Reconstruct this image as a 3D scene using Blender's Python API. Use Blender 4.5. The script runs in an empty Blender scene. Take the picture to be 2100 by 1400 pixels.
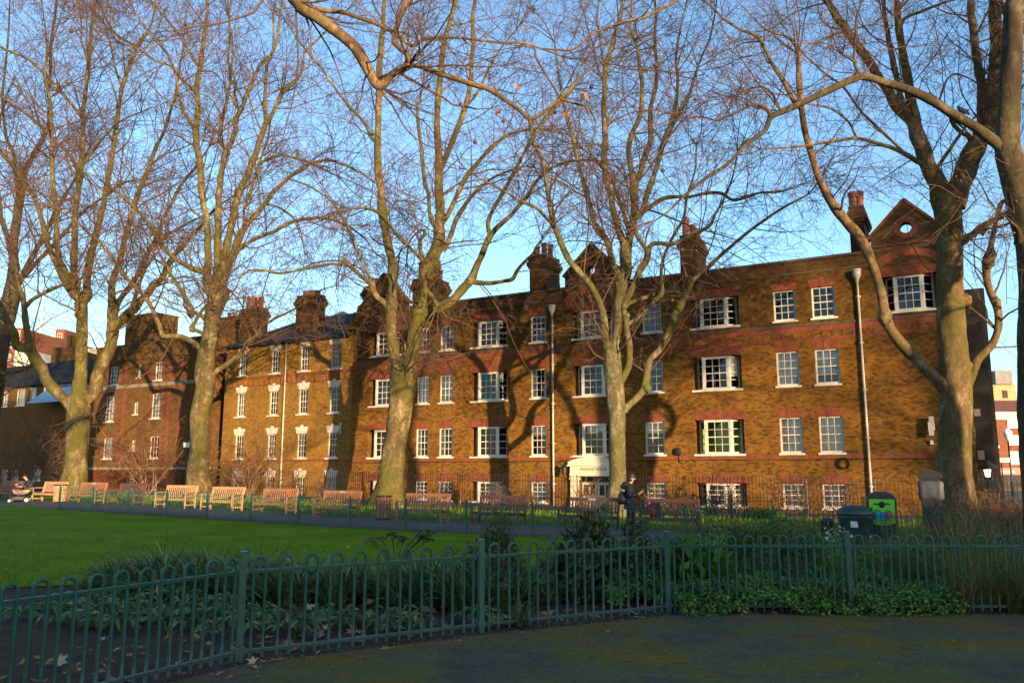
import bpy, math, random
import numpy as np
from mathutils import Vector, Matrix
random.seed(7); RNG = np.random.default_rng(7)
R = math.radians
scene = bpy.context.scene
COL = scene.collection

# ---------------------------------------------------------------- camera
F_PX = 1670.0; HORIZON = 966.0; EYE = 1.65
TILT = math.atan((HORIZON - 700.0) / F_PX)
cam_d = bpy.data.cameras.new('camera'); cam = bpy.data.objects.new('camera', cam_d); COL.objects.link(cam)
cam_d.sensor_width = 36.0; cam_d.lens = 36.0 * F_PX / 2100.0; cam_d.clip_end = 3000.0; cam_d.clip_start = 0.05
cam.location = (0, 0, EYE); cam.rotation_euler = (math.pi/2 + TILT, 0, 0)
scene.camera = cam

def ray(px, py):
    x = (px - 1050.0) / F_PX; u = (700.0 - py) / F_PX
    return np.array([x, math.cos(TILT) - u*math.sin(TILT), math.sin(TILT) + u*math.cos(TILT)])
def at(px, py, Y):
    d = ray(px, py); k = Y / d[1]
    return np.array([d[0]*k, Y, EYE + d[2]*k])
TH = R(29.25)
NRM = np.array([math.sin(TH), math.cos(TH)])        # into the facade
XAX = np.array([math.cos(TH), -math.sin(TH)])       # along the facade, to the right
FD = 37.1
def sm(a, b, x):
    t = np.clip((x - a) / (b - a), 0, 1); return t*t*(3 - 2*t)
def gz(x, y):
    x = np.asarray(x, float); y = np.asarray(y, float)
    t = -(x*XAX[0] + y*XAX[1])
    return -0.13*sm(9, 22, y) + 0.33*sm(8, 42, t)*sm(14, 32, y)
def gpt(px, n):                                     # ground point on the line NRM.P = n seen in column px
    k = (px - 1050.0) / (F_PX / math.cos(TILT)); Y = n / (NRM[0]*k + NRM[1]); X = k*Y
    return np.array([X, Y, float(gz(X, Y))])
def gray(px, py):                                   # where the ray of a pixel meets the ground
    d = ray(px, py); z = 0.0
    for _ in range(12):
        k = (z - EYE) / d[2]; z = float(gz(d[0]*k, d[1]*k))
    return np.array([d[0]*k, d[1]*k, z])
def fpt(px, py, d=0.0):                             # facade-local x and world z of a pixel
    r = ray(px, py); k = (FD + d) / (NRM @ r[:2]); P = r*k
    return float(P[:2] @ XAX), float(EYE + P[2])

# ---------------------------------------------------------------- objects
def tag(o, label=None, cat=None, group=None, kind=None):
    if label: o['label'] = label
    if cat: o['category'] = cat
    if group: o['group'] = group
    if kind: o['kind'] = kind
    return o
def thing(name, label, cat, loc=(0, 0, 0), rz=0.0, group=None):
    o = bpy.data.objects.new(name, None); COL.objects.link(o); o.empty_display_size = 0.2
    o.location = tuple(float(v) for v in loc); o.rotation_euler = (0, 0, rz)
    return tag(o, label, cat, group)
KIDS = {}
def link(name, me, mat=None, parent=None):
    o = bpy.data.objects.new(name, me); COL.objects.link(o)
    if mat is not None and len(me.materials) == 0: me.materials.append(mat)
    if parent is not None:
        o.parent = parent; KIDS.setdefault(parent.name, []).append(o)
    return o
def dup(root, loc=None, rz=None, label=None, group=None, scale=None):
    r = root.copy(); COL.objects.link(r)
    if loc is not None: r.location = tuple(float(v) for v in loc)
    if rz is not None: r.rotation_euler = (0, 0, rz)
    if scale is not None: r.scale = (scale,)*3 if not hasattr(scale, '__len__') else scale
    if label: r['label'] = label
    if group: r['group'] = group
    for ch in KIDS.get(root.name, []):
        c = ch.copy(); COL.objects.link(c); c.parent = r; KIDS.setdefault(r.name, []).append(c)
        for g in KIDS.get(ch.name, []):
            d = g.copy(); COL.objects.link(d); d.parent = c; KIDS.setdefault(c.name, []).append(d)
    return r
def np_mesh(name, V, Q, smooth=False):
    V = np.ascontiguousarray(V, np.float32).reshape(-1, 3); Q = np.ascontiguousarray(Q, np.int32)
    k = Q.shape[1]; me = bpy.data.meshes.new(name)
    me.vertices.add(len(V)); me.vertices.foreach_set('co', V.ravel())
    me.loops.add(Q.size); me.loops.foreach_set('vertex_index', Q.ravel())
    me.polygons.add(len(Q)); me.polygons.foreach_set('loop_start', np.arange(0, Q.size, k, dtype=np.int32))
    me.polygons.foreach_set('loop_total', np.full(len(Q), k, np.int32))
    if smooth: me.polygons.foreach_set('use_smooth', np.ones(len(Q), bool))
    me.update(calc_edges=True); return me
def tubes(P, rad, sides=3, wob=None):
    """P (N,K,3) polylines, rad (N,K): returns V, Q of open tubes"""
    N, K, _ = P.shape
    T = np.empty_like(P); T[:, 1:-1] = P[:, 2:] - P[:, :-2]; T[:, 0] = P[:, 1] - P[:, 0]; T[:, -1] = P[:, -1] - P[:, -2]
    T /= np.linalg.norm(T, axis=2, keepdims=True) + 1e-9
    mx = np.abs(T).max(axis=1); ref = np.eye(3)[np.argmin(mx, axis=1)][:, None, :]; ref = np.broadcast_to(ref, P.shape)
    A = np.cross(T, ref); A /= np.linalg.norm(A, axis=2, keepdims=True) + 1e-9
    B = np.cross(T, A)
    ang = np.arange(sides)*2*np.pi/sides
    rr = np.broadcast_to(rad[:, :, None], (N, K, sides)).copy()
    if wob is not None: rr = rr*wob
    V = P[:, :, None, :] + rr[..., None]*(np.cos(ang)[None, None, :, None]*A[:, :, None, :] + np.sin(ang)[None, None, :, None]*B[:, :, None, :])
    i = np.arange(sides); j = (i + 1) % sides
    base = (np.arange(N)[:, None]*K + np.arange(K - 1)[None, :])[..., None]*sides
    Q = np.stack([base + i, base + j, base + sides + j, base + sides + i], axis=-1).reshape(-1, 4)
    return V.reshape(-1, 3), Q
class MB:
    def __init__(s): s.v = []; s.f = []
    def add(s, vs, fs):
        b = len(s.v); s.v.extend([tuple(float(c) for c in p) for p in vs]); s.f.extend([tuple(i + b for i in f) for f in fs]); return s
    def quad(s, *p): return s.add(p, [tuple(range(len(p)))])
    def box(s, x0, x1, y0, y1, z0, z1):
        return s.add([(x0,y0,z0),(x1,y0,z0),(x1,y1,z0),(x0,y1,z0),(x0,y0,z1),(x1,y0,z1),(x1,y1,z1),(x0,y1,z1)],
                     [(0,3,2,1),(4,5,6,7),(0,1,5,4),(1,2,6,5),(2,3,7,6),(3,0,4,7)])
    def bar(s, a, b, w, t, up=(0, 0, 1)):           # box from a to b: width w across, thickness t along up
        a = np.array(a, float); b = np.array(b, float); d = b - a; d /= np.linalg.norm(d)
        up = np.array(up, float); x = np.cross(d, up)
        if np.linalg.norm(x) < 1e-6: x = np.cross(d, (0, 1, 0)) if abs(d[1]) < .9 else np.cross(d, (1, 0, 0))
        x /= np.linalg.norm(x); u = np.cross(x, d); x = x*w/2; u = u*t/2
        return s.add([a-x-u, a+x-u, a+x+u, a-x+u, b-x-u, b+x-u, b+x+u, b-x+u],
                     [(0,3,2,1),(4,5,6,7),(0,1,5,4),(1,2,6,5),(2,3,7,6),(3,0,4,7)])
    def prism(s, poly, y0, y1):                     # polygon in x,z extruded along y
        n = len(poly)
        vs = [(x, y0, z) for x, z in poly] + [(x, y1, z) for x, z in poly]
        return s.add(vs, [tuple(range(n)), tuple(range(2*n-1, n-1, -1))] + [(i, i+n, (i+1) % n + n, (i+1) % n) for i in range(n)])
    def prism_z(s, poly, z0, z1):
        n = len(poly); vs = [(x, y, z0) for x, y in poly] + [(x, y, z1) for x, y in poly]
        return s.add(vs, [tuple(range(n-1, -1, -1)), tuple(range(n, 2*n))] + [(i, (i+1) % n, (i+1) % n + n, i+n) for i in range(n)])
    def tube(s, pts, rad, sides=8, cap=True):
        P = np.array(pts, float)[None]; r = np.array(rad if hasattr(rad, '__len__') else [rad]*len(pts), float)[None]
        V, Q = tubes(P, r, sides); n = len(V); b = len(s.v); s.add(V, Q.tolist())
        if cap: s.f.append(tuple(b + i for i in range(sides))); s.f.append(tuple(b + n - 1 - i for i in range(sides)))
        return s
    def lathe(s, prof, c=(0, 0, 0), sides=16, sq=None):
        vs = []; fs = []
        for r, z in prof:
            for i in range(sides):
                a = 2*math.pi*(i + .5)/sides; vs.append((c[0] + r*math.cos(a), c[1] + r*math.sin(a), c[2] + z))
        for k in range(len(prof) - 1):
            for i in range(sides): fs.append((k*sides+i, k*sides+(i+1) % sides, (k+1)*sides+(i+1) % sides, (k+1)*sides+i))
        fs.append(tuple(range(sides-1, -1, -1))); fs.append(tuple((len(prof)-1)*sides + i for i in range(sides)))
        return s.add(vs, fs)
    def ball(s, c, rx, ry=None, rz=None, n=8, m=6):
        ry = ry or rx; rz = rz or rx; vs = [(c[0], c[1], c[2]-rz)]; fs = []
        for k in range(1, m):
            th = -math.pi/2 + math.pi*k/m
            for i in range(n):
                a = 2*math.pi*i/n; vs.append((c[0]+rx*math.cos(th)*math.cos(a), c[1]+ry*math.cos(th)*math.sin(a), c[2]+rz*math.sin(th)))
        vs.append((c[0], c[1], c[2]+rz)); L = len(vs)-1
        for i in range(n):
            fs.append((0, 1+(i+1) % n, 1+i)); fs.append((L, L-n+i, L-n+(i+1) % n))
            for k in range(m-2): fs.append((1+k*n+i, 1+k*n+(i+1) % n, 1+(k+1)*n+(i+1) % n, 1+(k+1)*n+i))
        return s.add(vs, fs)
    def build(s, name, mat=None, parent=None, smooth=False, bevel=0.0):
        me = bpy.data.meshes.new(name); me.from_pydata(s.v, [], s.f)
        if smooth: me.polygons.foreach_set('use_smooth', [True]*len(me.polygons))
        me.update(); o = link(name, me, mat, parent)
        if bevel:
            m = o.modifiers.new('bevel', 'BEVEL'); m.width = bevel; m.segments = 2; m.limit_method = 'ANGLE'
        return o

# ---------------------------------------------------------------- materials
def mat_new(name):
    m = bpy.data.materials.new(name); m.use_nodes = True; nt = m.node_tree
    return m, nt, nt.nodes['Principled BSDF']
def N(nt, t, **kw):
    n = nt.nodes.new(t)
    for k, v in kw.items():
        if k in n.inputs: n.inputs[k].default_value = v
        else: setattr(n, k, v)
    return n
def L(nt, a, b): nt.links.new(a, b)
def ramp(nt, fac, stops):
    r = nt.nodes.new('ShaderNodeValToRGB'); e = r.color_ramp.elements
    while len(e) < len(stops): e.new(0.5)
    for k, (p, c) in enumerate(stops):
        e[k].position = p; e[k].color = (*c, 1) if len(c) == 3 else c
    L(nt, fac, r.inputs[0]); return r.outputs[0]
def mixc(nt, fac, a, b, mode='MIX'):
    m = nt.nodes.new('ShaderNodeMix'); m.data_type = 'RGBA'; m.blend_type = mode
    for sock, v in ((m.inputs[0], fac), (m.inputs[6], a), (m.inputs[7], b)):
        if hasattr(v, 'is_linked') or hasattr(v, 'links'): L(nt, v, sock)
        elif hasattr(v, '__len__'): sock.default_value = (*v[:3], 1)
        else: sock.default_value = v
    return m.outputs[2]
def noise(nt, vec, scale, detail=5, rough=0.6, dist=0.0):
    n = N(nt, 'ShaderNodeTexNoise', Scale=scale, Detail=detail, Roughness=rough, Distortion=dist)
    if vec is not None: L(nt, vec, n.inputs['Vector'])
    return n.outputs[0]
def coord(nt, kind='Object'): return nt.nodes.new('ShaderNodeTexCoord').outputs[kind]
def geo_pos(nt): return nt.nodes.new('ShaderNodeNewGeometry').outputs['Position']
def bump(nt, bs, h, strength=0.3, dist=0.02):
    b = N(nt, 'ShaderNodeBump', Strength=strength, Distance=dist); L(nt, h, b.inputs['Height']); L(nt, b.outputs[0], bs.inputs['Normal'])
def plain(name, col, rough=0.6, var=0.25, scale=6.0, metallic=0.0, spec=0.5, bmp=0.0, grime=None):
    m, nt, bs = mat_new(name); c = coord(nt)
    n = noise(nt, c, scale); lo = tuple(v*(1-var) for v in col); hi = tuple(min(1, v*(1+var)) for v in col)
    o = ramp(nt, n, [(0.3, lo), (0.7, hi)])
    if grime: o = mixc(nt, ramp(nt, noise(nt, c, scale*0.35, 6), [(0.45, (0, 0, 0)), (0.7, (1, 1, 1))]), o, grime)
    L(nt, o, bs.inputs['Base Color']); bs.inputs['Roughness'].default_value = rough; bs.inputs['Metallic'].default_value = metallic
    bs.inputs['Specular IOR Level'].default_value = spec
    if bmp: bump(nt, bs, noise(nt, c, scale*4), bmp, 0.01)
    return m
def leafy(name, stops, scale=3.0, rough=0.5, trans=0.25, spec=0.16):
    m, nt, bs = mat_new(name); g = nt.nodes.new('ShaderNodeNewGeometry')
    a = N(nt, 'ShaderNodeMath', operation='ADD'); nz = noise(nt, g.outputs['Position'], scale, 4)
    mul = N(nt, 'ShaderNodeMath', operation='MULTIPLY'); mul.inputs[1].default_value = 0.55
    L(nt, g.outputs['Random Per Island'], mul.inputs[0]); L(nt, mul.outputs[0], a.inputs[0])
    mul2 = N(nt, 'ShaderNodeMath', operation='MULTIPLY'); mul2.inputs[1].default_value = 0.5; L(nt, nz, mul2.inputs[0]); L(nt, mul2.outputs[0], a.inputs[1])
    L(nt, ramp(nt, a.outputs[0], stops), bs.inputs['Base Color'])
    bs.inputs['Roughness'].default_value = rough; bs.inputs['Specular IOR Level'].default_value = spec
    if trans:
        tr = nt.nodes.new('ShaderNodeBsdfTranslucent'); mx = N(nt, 'ShaderNodeMixShader'); mx.inputs[0].default_value = trans
        L(nt, bs.inputs['Base Color'].links[0].from_socket, tr.inputs[0]); L(nt, bs.outputs[0], mx.inputs[1]); L(nt, tr.outputs[0], mx.inputs[2])
        L(nt, mx.outputs[0], nt.nodes['Material Output'].inputs[0])
    return m
def brick(name, c1, c2, mortar, dark, darkamt=0.5, bw=0.172, bh=0.071, light=None):
    m, nt, bs = mat_new(name); c = coord(nt)
    sx = N(nt, 'ShaderNodeSeparateXYZ'); L(nt, c, sx.inputs[0])
    ad = N(nt, 'ShaderNodeMath', operation='ADD'); L(nt, sx.outputs[0], ad.inputs[0]); L(nt, sx.outputs[1], ad.inputs[1])
    cb = N(nt, 'ShaderNodeCombineXYZ'); L(nt, ad.outputs[0], cb.inputs[0]); L(nt, sx.outputs[2], cb.inputs[1])
    bt = N(nt, 'ShaderNodeTexBrick', Scale=1.0, **{'Mortar Size': 0.006, 'Brick Width': bw, 'Row Height': bh, 'Bias': 0.0, 'Mortar Smooth': 0.2})
    bt.offset = 0.5; L(nt, cb.outputs[0], bt.inputs['Vector'])
    bt.inputs['Color1'].default_value = (*c1, 1); bt.inputs['Color2'].default_value = (*c2, 1); bt.inputs['Mortar'].default_value = (*mortar, 1)
    wn = N(nt, 'ShaderNodeTexWhiteNoise', noise_dimensions='2D')   # each brick its own tone
    rw_ = N(nt, 'ShaderNodeMath', operation='DIVIDE'); L(nt, sx.outputs[2], rw_.inputs[0]); rw_.inputs[1].default_value = bh
    rf_ = N(nt, 'ShaderNodeMath', operation='FLOOR'); L(nt, rw_.outputs[0], rf_.inputs[0])
    md = N(nt, 'ShaderNodeMath', operation='FLOORED_MODULO'); L(nt, rf_.outputs[0], md.inputs[0]); md.inputs[1].default_value = 2.0
    cl = N(nt, 'ShaderNodeMath', operation='DIVIDE'); L(nt, ad.outputs[0], cl.inputs[0]); cl.inputs[1].default_value = bw
    hf = N(nt, 'ShaderNodeMath', operation='MULTIPLY_ADD'); L(nt, md.outputs[0], hf.inputs[0]); hf.inputs[1].default_value = 0.5; L(nt, cl.outputs[0], hf.inputs[2])
    cf = N(nt, 'ShaderNodeMath', operation='FLOOR'); L(nt, hf.outputs[0], cf.inputs[0])
    c2_ = N(nt, 'ShaderNodeCombineXYZ'); L(nt, cf.outputs[0], c2_.inputs[0]); L(nt, rf_.outputs[0], c2_.inputs[1]); L(nt, c2_.outputs[0], wn.inputs['Vector'])
    o = mixc(nt, ramp(nt, wn.outputs[0], [(0.42, (0, 0, 0)), (0.95, (0.75,)*3)]), bt.outputs[0], dark)
    big = noise(nt, c, 0.55, 6, 0.65)
    o = mixc(nt, ramp(nt, big, [(0.42, (0, 0, 0)), (0.75, (darkamt,)*3)]), o, dark)
    mid = noise(nt, c, 2.6, 5, 0.7)
    o = mixc(nt, ramp(nt, mid, [(0.5, (0, 0, 0)), (0.8, (0.55,)*3)]), o, light or tuple(min(1, v*1.5) for v in c1))
    L(nt, o, bs.inputs['Base Color']); bs.inputs['Roughness'].default_value = 0.95; bs.inputs['Specular IOR Level'].default_value = 0.05
    bump(nt, bs, bt.outputs[1], -0.35, 0.01)
    return m
M = {}
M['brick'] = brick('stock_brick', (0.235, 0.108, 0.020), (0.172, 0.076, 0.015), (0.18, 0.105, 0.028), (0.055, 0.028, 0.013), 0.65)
M['brick_wing'] = brick('wing_brick', (0.27, 0.138, 0.016), (0.20, 0.10, 0.012), (0.27, 0.18, 0.085), (0.13, 0.07, 0.03), 0.45)
M['brick_upper'] = brick('weathered_shaded_brick', (0.145, 0.074, 0.013), (0.10, 0.05, 0.010), (0.11, 0.066, 0.026), (0.036, 0.021, 0.012), 0.75)  # darker, blacker bricks, with tree crown shade put into the colour too
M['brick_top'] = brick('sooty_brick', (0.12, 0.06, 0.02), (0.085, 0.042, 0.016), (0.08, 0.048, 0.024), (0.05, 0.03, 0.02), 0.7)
M['brick_block'] = brick('block_brick', (0.18, 0.092, 0.024), (0.125, 0.062, 0.018), (0.11, 0.066, 0.03), (0.07, 0.04, 0.025), 0.7)
M['brick_red'] = brick('red_brick', (0.15, 0.045, 0.02), (0.11, 0.035, 0.018), (0.12, 0.055, 0.03), (0.06, 0.025, 0.015), 0.5)
M['brick_far'] = brick('far_brick', (0.22, 0.08, 0.045), (0.18, 0.065, 0.038), (0.2, 0.11, 0.08), (0.12, 0.05, 0.035), 0.3)
M['brick_buff'] = brick('buff_brick', (0.5, 0.32, 0.16), (0.42, 0.27, 0.14), (0.4, 0.3, 0.2), (0.3, 0.19, 0.1), 0.3)
M['rubbed'] = plain('rubbed_red_brick', (0.205, 0.05, 0.018), 0.85, 0.35, 9.0, grime=(0.10, 0.032, 0.016))
M['tile_red'] = plain('clay_pot', (0.34, 0.10, 0.05), 0.8, 0.35, 5.0, grime=(0.08, 0.05, 0.04))
M['tile_cap'] = plain('clay_coping', (0.20, 0.065, 0.035), 0.85, 0.4, 5.0, grime=(0.06, 0.04, 0.03))
M['cap'] = plain('sooty_stone', (0.085, 0.06, 0.045), 0.9, 0.4, 3.0, bmp=0.3)
M['white'] = plain('white_paint', (0.66, 0.61, 0.54), 0.5, 0.08, 3.0, grime=(0.46, 0.41, 0.35))
M['dull_stone'] = plain('dull_stone', (0.24, 0.20, 0.15), 0.9, 0.25, 3.0, grime=(0.13, 0.10, 0.075))
M['stone'] = plain('painted_stone', (0.58, 0.53, 0.45), 0.75, 0.12, 4.0, grime=(0.45, 0.4, 0.33))
M['cream'] = plain('cream_paint', (0.72, 0.62, 0.46), 0.6, 0.06, 2.0, grime=(0.6, 0.5, 0.36))
M['curtain'] = plain('net_curtain', (0.74, 0.70, 0.62), 0.9, 0.12, 4.0)
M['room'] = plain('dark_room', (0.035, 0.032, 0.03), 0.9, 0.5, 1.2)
M['room_green'] = plain('green_room', (0.34, 0.55, 0.04), 0.9, 0.5, 1.3)
M['slate'] = plain('slate', (0.035, 0.037, 0.042), 0.85, 0.4, 2.5, bmp=0.2, spec=0.2)
M['dark_roof'] = plain('dark_roof', (0.022, 0.022, 0.024), 0.95, 0.4, 2.0, spec=0.1)  # roof colour, also standing in for shade on the rear wing
M['lead'] = plain('lead_grey', (0.30, 0.30, 0.31), 0.55, 0.2, 4.0)
M['pipe'] = plain('painted_pipe', (0.45, 0.41, 0.36), 0.45, 0.12, 3.0)
M['black'] = plain('black_iron', (0.012, 0.012, 0.013), 0.5, 0.4, 8.0)
M['char'] = plain('charcoal_plastic', (0.03, 0.03, 0.034), 0.5, 0.3, 5.0)
M['greypl'] = plain('grey_sheet', (0.035, 0.04, 0.055), 0.6, 0.3, 4.0)
M['rug'] = plain('dull_concrete', (0.2, 0.19, 0.18), 0.9, 0.25, 3.0)
M['steel_white'] = plain('white_steel', (0.75, 0.74, 0.72), 0.4, 0.08, 2.0)
M['teak'] = plain('weathered_teak', (0.30, 0.125, 0.055), 0.65, 0.35, 7.0, grime=(0.2, 0.11, 0.07))
M['teak_dark'] = plain('dark_teak', (0.10, 0.045, 0.03), 0.65, 0.35, 7.0)
M['teak_pale'] = plain('pale_teak', (0.42, 0.24, 0.12), 0.65, 0.3, 7.0)
M['brass'] = plain('plaque', (0.55, 0.55, 0.52), 0.35, 0.1, 3.0, metallic=0.6)
M['green_iron'] = plain('green_gloss_paint', (0.007, 0.066, 0.044), 0.38, 0.3, 9.0, spec=0.5, bmp=0.06)
M['green_bin'] = plain('green_bin_plastic', (0.02, 0.055, 0.05), 0.45, 0.3, 4.0)
M['lime'] = plain('lime_panel', (0.16, 0.62, 0.03), 0.5, 0.06, 2.0)
M['p_red'] = plain('red_print', (0.45, 0.06, 0.05), 0.5, 0.1); M['p_blue'] = plain('blue_print', (0.03, 0.25, 0.7), 0.5, 0.1)
M['p_cyan'] = plain('cyan_print', (0.03, 0.45, 0.55), 0.5, 0.1); M['p_orange'] = plain('orange_print', (0.75, 0.16, 0.03), 0.5, 0.1); M['p_grey'] = plain('grey_print', (0.10, 0.12, 0.16), 0.5, 0.1)
M['ink'] = plain('lettering_ink', (0.09, 0.08, 0.075), 0.7, 0.1)
M['sign_white'] = plain('sign_white', (0.7, 0.7, 0.7), 0.5, 0.05)
M['fascia'] = plain('red_fascia', (0.55, 0.012, 0.012), 0.45, 0.08)
M['skin'] = plain('skin', (0.45, 0.24, 0.16), 0.6, 0.1)
M['coat'] = plain('black_coat', (0.012, 0.013, 0.018), 0.7, 0.5, 14.0, bmp=0.3)
M['jeans'] = plain('denim', (0.03, 0.05, 0.09), 0.85, 0.3, 12.0)
M['hair'] = plain('dark_hair', (0.014, 0.01, 0.009), 0.6, 0.3, 20.0)
M['pram'] = plain('mauve_fabric', (0.22, 0.11, 0.14), 0.85, 0.2, 5.0)
M['yellow'] = plain('yellow_fabric', (0.6, 0.42, 0.02), 0.8, 0.1)
M['redbag'] = plain('red_fabric', (0.32, 0.01, 0.025), 0.7, 0.2, 8.0)
M['rubber'] = plain('rubber', (0.015, 0.015, 0.016), 0.8, 0.2)
M['feather'] = plain('pigeon_feather', (0.16, 0.16, 0.19), 0.8, 0.5, 14.0)
def iron():
    m, nt, bs = mat_new('green_gloss_paint'); p = geo_pos(nt); sx = N(nt, 'ShaderNodeSeparateXYZ'); L(nt, p, sx.inputs[0])
    o = ramp(nt, noise(nt, p, 5.0, 5), [(0.3, (0.006, 0.066, 0.042)), (0.7, (0.012, 0.105, 0.068))])
    mr = N(nt, 'ShaderNodeMapRange'); mr.inputs[1].default_value = 0.0; mr.inputs[2].default_value = 0.45; mr.inputs[3].default_value = 0.75; mr.inputs[4].default_value = 0.0; L(nt, sx.outputs[2], mr.inputs[0])
    dn = N(nt, 'ShaderNodeMath', operation='MULTIPLY'); L(nt, mr.outputs[0], dn.inputs[0]); L(nt, ramp(nt, noise(nt, p, 22, 5, .7), [(0.35, (0.25,)*3), (0.65, (1, 1, 1))]), dn.inputs[1])
    o = mixc(nt, dn.outputs[0], o, (0.075, 0.078, 0.072))
    o = mixc(nt, ramp(nt, noise(nt, p, 17, 6, .75), [(0.66, (0, 0, 0)), (0.72, (0.8,)*3)]), o, (0.10, 0.045, 0.02))
    L(nt, o, bs.inputs['Base Color']); L(nt, ramp(nt, noise(nt, p, 30, 4), [(0.3, (0.3,)*3), (0.7, (0.6,)*3)]), bs.inputs['Roughness']); bump(nt, bs, noise(nt, p, 60, 4), 0.15, 0.004); return m
M['green_iron'] = iron()
def glass():
    m, nt, bs = mat_new('window_glass'); nt.nodes.remove(bs)
    lw = N(nt, 'ShaderNodeFresnel', IOR=1.5); tr = N(nt, 'ShaderNodeBsdfTransparent'); tr.inputs[0].default_value = (0.94, 0.95, 0.95, 1)
    gl = N(nt, 'ShaderNodeBsdfGlossy', Roughness=0.02); mx = N(nt, 'ShaderNodeMixShader')
    mth = N(nt, 'ShaderNodeMath', operation='MULTIPLY_ADD'); mth.inputs[1].default_value = 0.9; mth.inputs[2].default_value = 0.03
    nz = noise(nt, coord(nt), 1.4, 2); b = N(nt, 'ShaderNodeBump', Strength=0.06, Distance=0.05); L(nt, nz, b.inputs['Height']); L(nt, b.outputs[0], gl.inputs['Normal'])
    L(nt, lw.outputs[0], mth.inputs[0]); L(nt, mth.outputs[0], mx.inputs[0]); L(nt, tr.outputs[0], mx.inputs[1]); L(nt, gl.outputs[0], mx.inputs[2])
    L(nt, mx.outputs[0], nt.nodes['Material Output'].inputs[0]); return m
M['glass'] = glass()
def lampglass(name, col, st):
    m, nt, bs = mat_new(name); bs.inputs['Base Color'].default_value = (*col, 1); bs.inputs['Emission Color'].default_value = (*col, 1); bs.inputs['Emission Strength'].default_value = st
    L(nt, ramp(nt, noise(nt, coord(nt), 5), [(0.3, tuple(v*.9 for v in col)), (.7, col)]), bs.inputs['Base Color']); return m
M['lamp'] = lampglass('lit_lantern', (1.0, 0.72, 0.35), 1.6)
def bark(name, base, pale, moss, scale=1.0, mossamt=0.8):
    m, nt, bs = mat_new(name); p = geo_pos(nt)
    mp = N(nt, 'ShaderNodeMapping'); mp.inputs['Scale'].default_value = (1, 1, 0.55); L(nt, p, mp.inputs[0]); v = mp.outputs[0]
    o = ramp(nt, noise(nt, v, 2.2*scale, 7, 0.7, 0.4), [(0.36, tuple(c*.5 for c in base)), (0.5, base), (0.64, pale)])
    vo = N(nt, 'ShaderNodeTexVoronoi', Scale=7.0*scale); L(nt, v, vo.inputs['Vector'])
    o = mixc(nt, ramp(nt, vo.outputs['Distance'], [(0.10, (0.75,)*3), (0.24, (0, 0, 0))]), o, pale)
    o = mixc(nt, ramp(nt, noise(nt, v, 0.9*scale, 5, 0.6), [(0.44, (0, 0, 0)), (0.60, (mossamt,)*3)]), o, moss)
    o = mixc(nt, ramp(nt, noise(nt, v, 16*scale, 4, 0.7), [(0.35, (0.6,)*3), (0.55, (0, 0, 0))]), o, tuple(c*.45 for c in base))
    L(nt, o, bs.inputs['Base Color']); bs.inputs['Roughness'].default_value = 0.9; bs.inputs['Specular IOR Level'].default_value = 0.2
    bump(nt, bs, noise(nt, v, 9*scale, 8, 0.75), 0.6, 0.05); return m
M['bark'] = bark('plane_bark', (0.115, 0.080, 0.036), (0.29, 0.23, 0.115), (0.082, 0.085, 0.012))
M['bark_dark'] = bark('dark_plane_bark', (0.07, 0.05, 0.032), (0.15, 0.115, 0.07), (0.055, 0.055, 0.016), mossamt=0.5)
M['bark_pale'] = bark('pale_plane_bark', (0.125, 0.105, 0.052), (0.29, 0.25, 0.145), (0.10, 0.10, 0.02))
M['bark_ruddy'] = bark('ruddy_plane_bark', (0.15, 0.092, 0.048), (0.33, 0.22, 0.13), (0.088, 0.08, 0.015), mossamt=0.7)
def twigmat(name, a, b):
    m, nt, bs = mat_new(name); g = nt.nodes.new('ShaderNodeNewGeometry')
    L(nt, ramp(nt, g.outputs['Random Per Island'], [(0.1, a), (0.9, b)]), bs.inputs['Base Color']); bs.inputs['Roughness'].default_value = 0.85; bs.inputs['Specular IOR Level'].default_value = 0.2; return m
M['twig'] = twigmat('twig_bark', (0.06, 0.036, 0.024), (0.15, 0.09, 0.054))
M['seed'] = plain('seed_ball', (0.07, 0.035, 0.025), 0.9, 0.3)
M['deadleaf'] = leafy('dead_leaf', [(0.2, (0.16, 0.05, 0.02)), (0.5, (0.42, 0.13, 0.03)), (0.8, (0.55, 0.26, 0.10))], 9.0, 0.7, 0.3)
M['paleleaf'] = leafy('pale_dead_leaf', [(0.2, (0.25, 0.13, 0.07)), (0.5, (0.45, 0.27, 0.15)), (0.8, (0.5, 0.38, 0.26))], 9.0, 0.7, 0.2)
M['strap'] = leafy('strap_leaf', [(0.15, (0.026, 0.050, 0.018)), (0.5, (0.079, 0.125, 0.043)), (0.75, (0.197, 0.250, 0.090)), (0.92, (0.446, 0.450, 0.191))], 2.0, 0.4, 0.15)
M['hell'] = leafy('hellebore_leaf', [(0.2, (0.038, 0.075, 0.021)), (0.55, (0.108, 0.172, 0.047)), (0.85, (0.253, 0.299, 0.103))], 3.0, 0.4, 0.15)
M['shrub'] = leafy('shrub_leaf', [(0.2, (0.025, 0.043, 0.015)), (0.6, (0.069, 0.100, 0.031)), (0.9, (0.163, 0.188, 0.062))], 3.0, 0.45, 0.15)
M['rhodo'] = leafy('rhododendron_leaf', [(0.2, (0.031, 0.043, 0.016)), (0.6, (0.090, 0.106, 0.040)), (0.9, (0.192, 0.198, 0.084))], 3.0, 0.4, 0.1)
M['bright'] = leafy('bright_leaf', [(0.2, (0.03, 0.08, 0.012)), (0.6, (0.08, 0.19, 0.025)), (0.9, (0.2, 0.32, 0.06))], 3.0, 0.4, 0.3)
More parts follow.
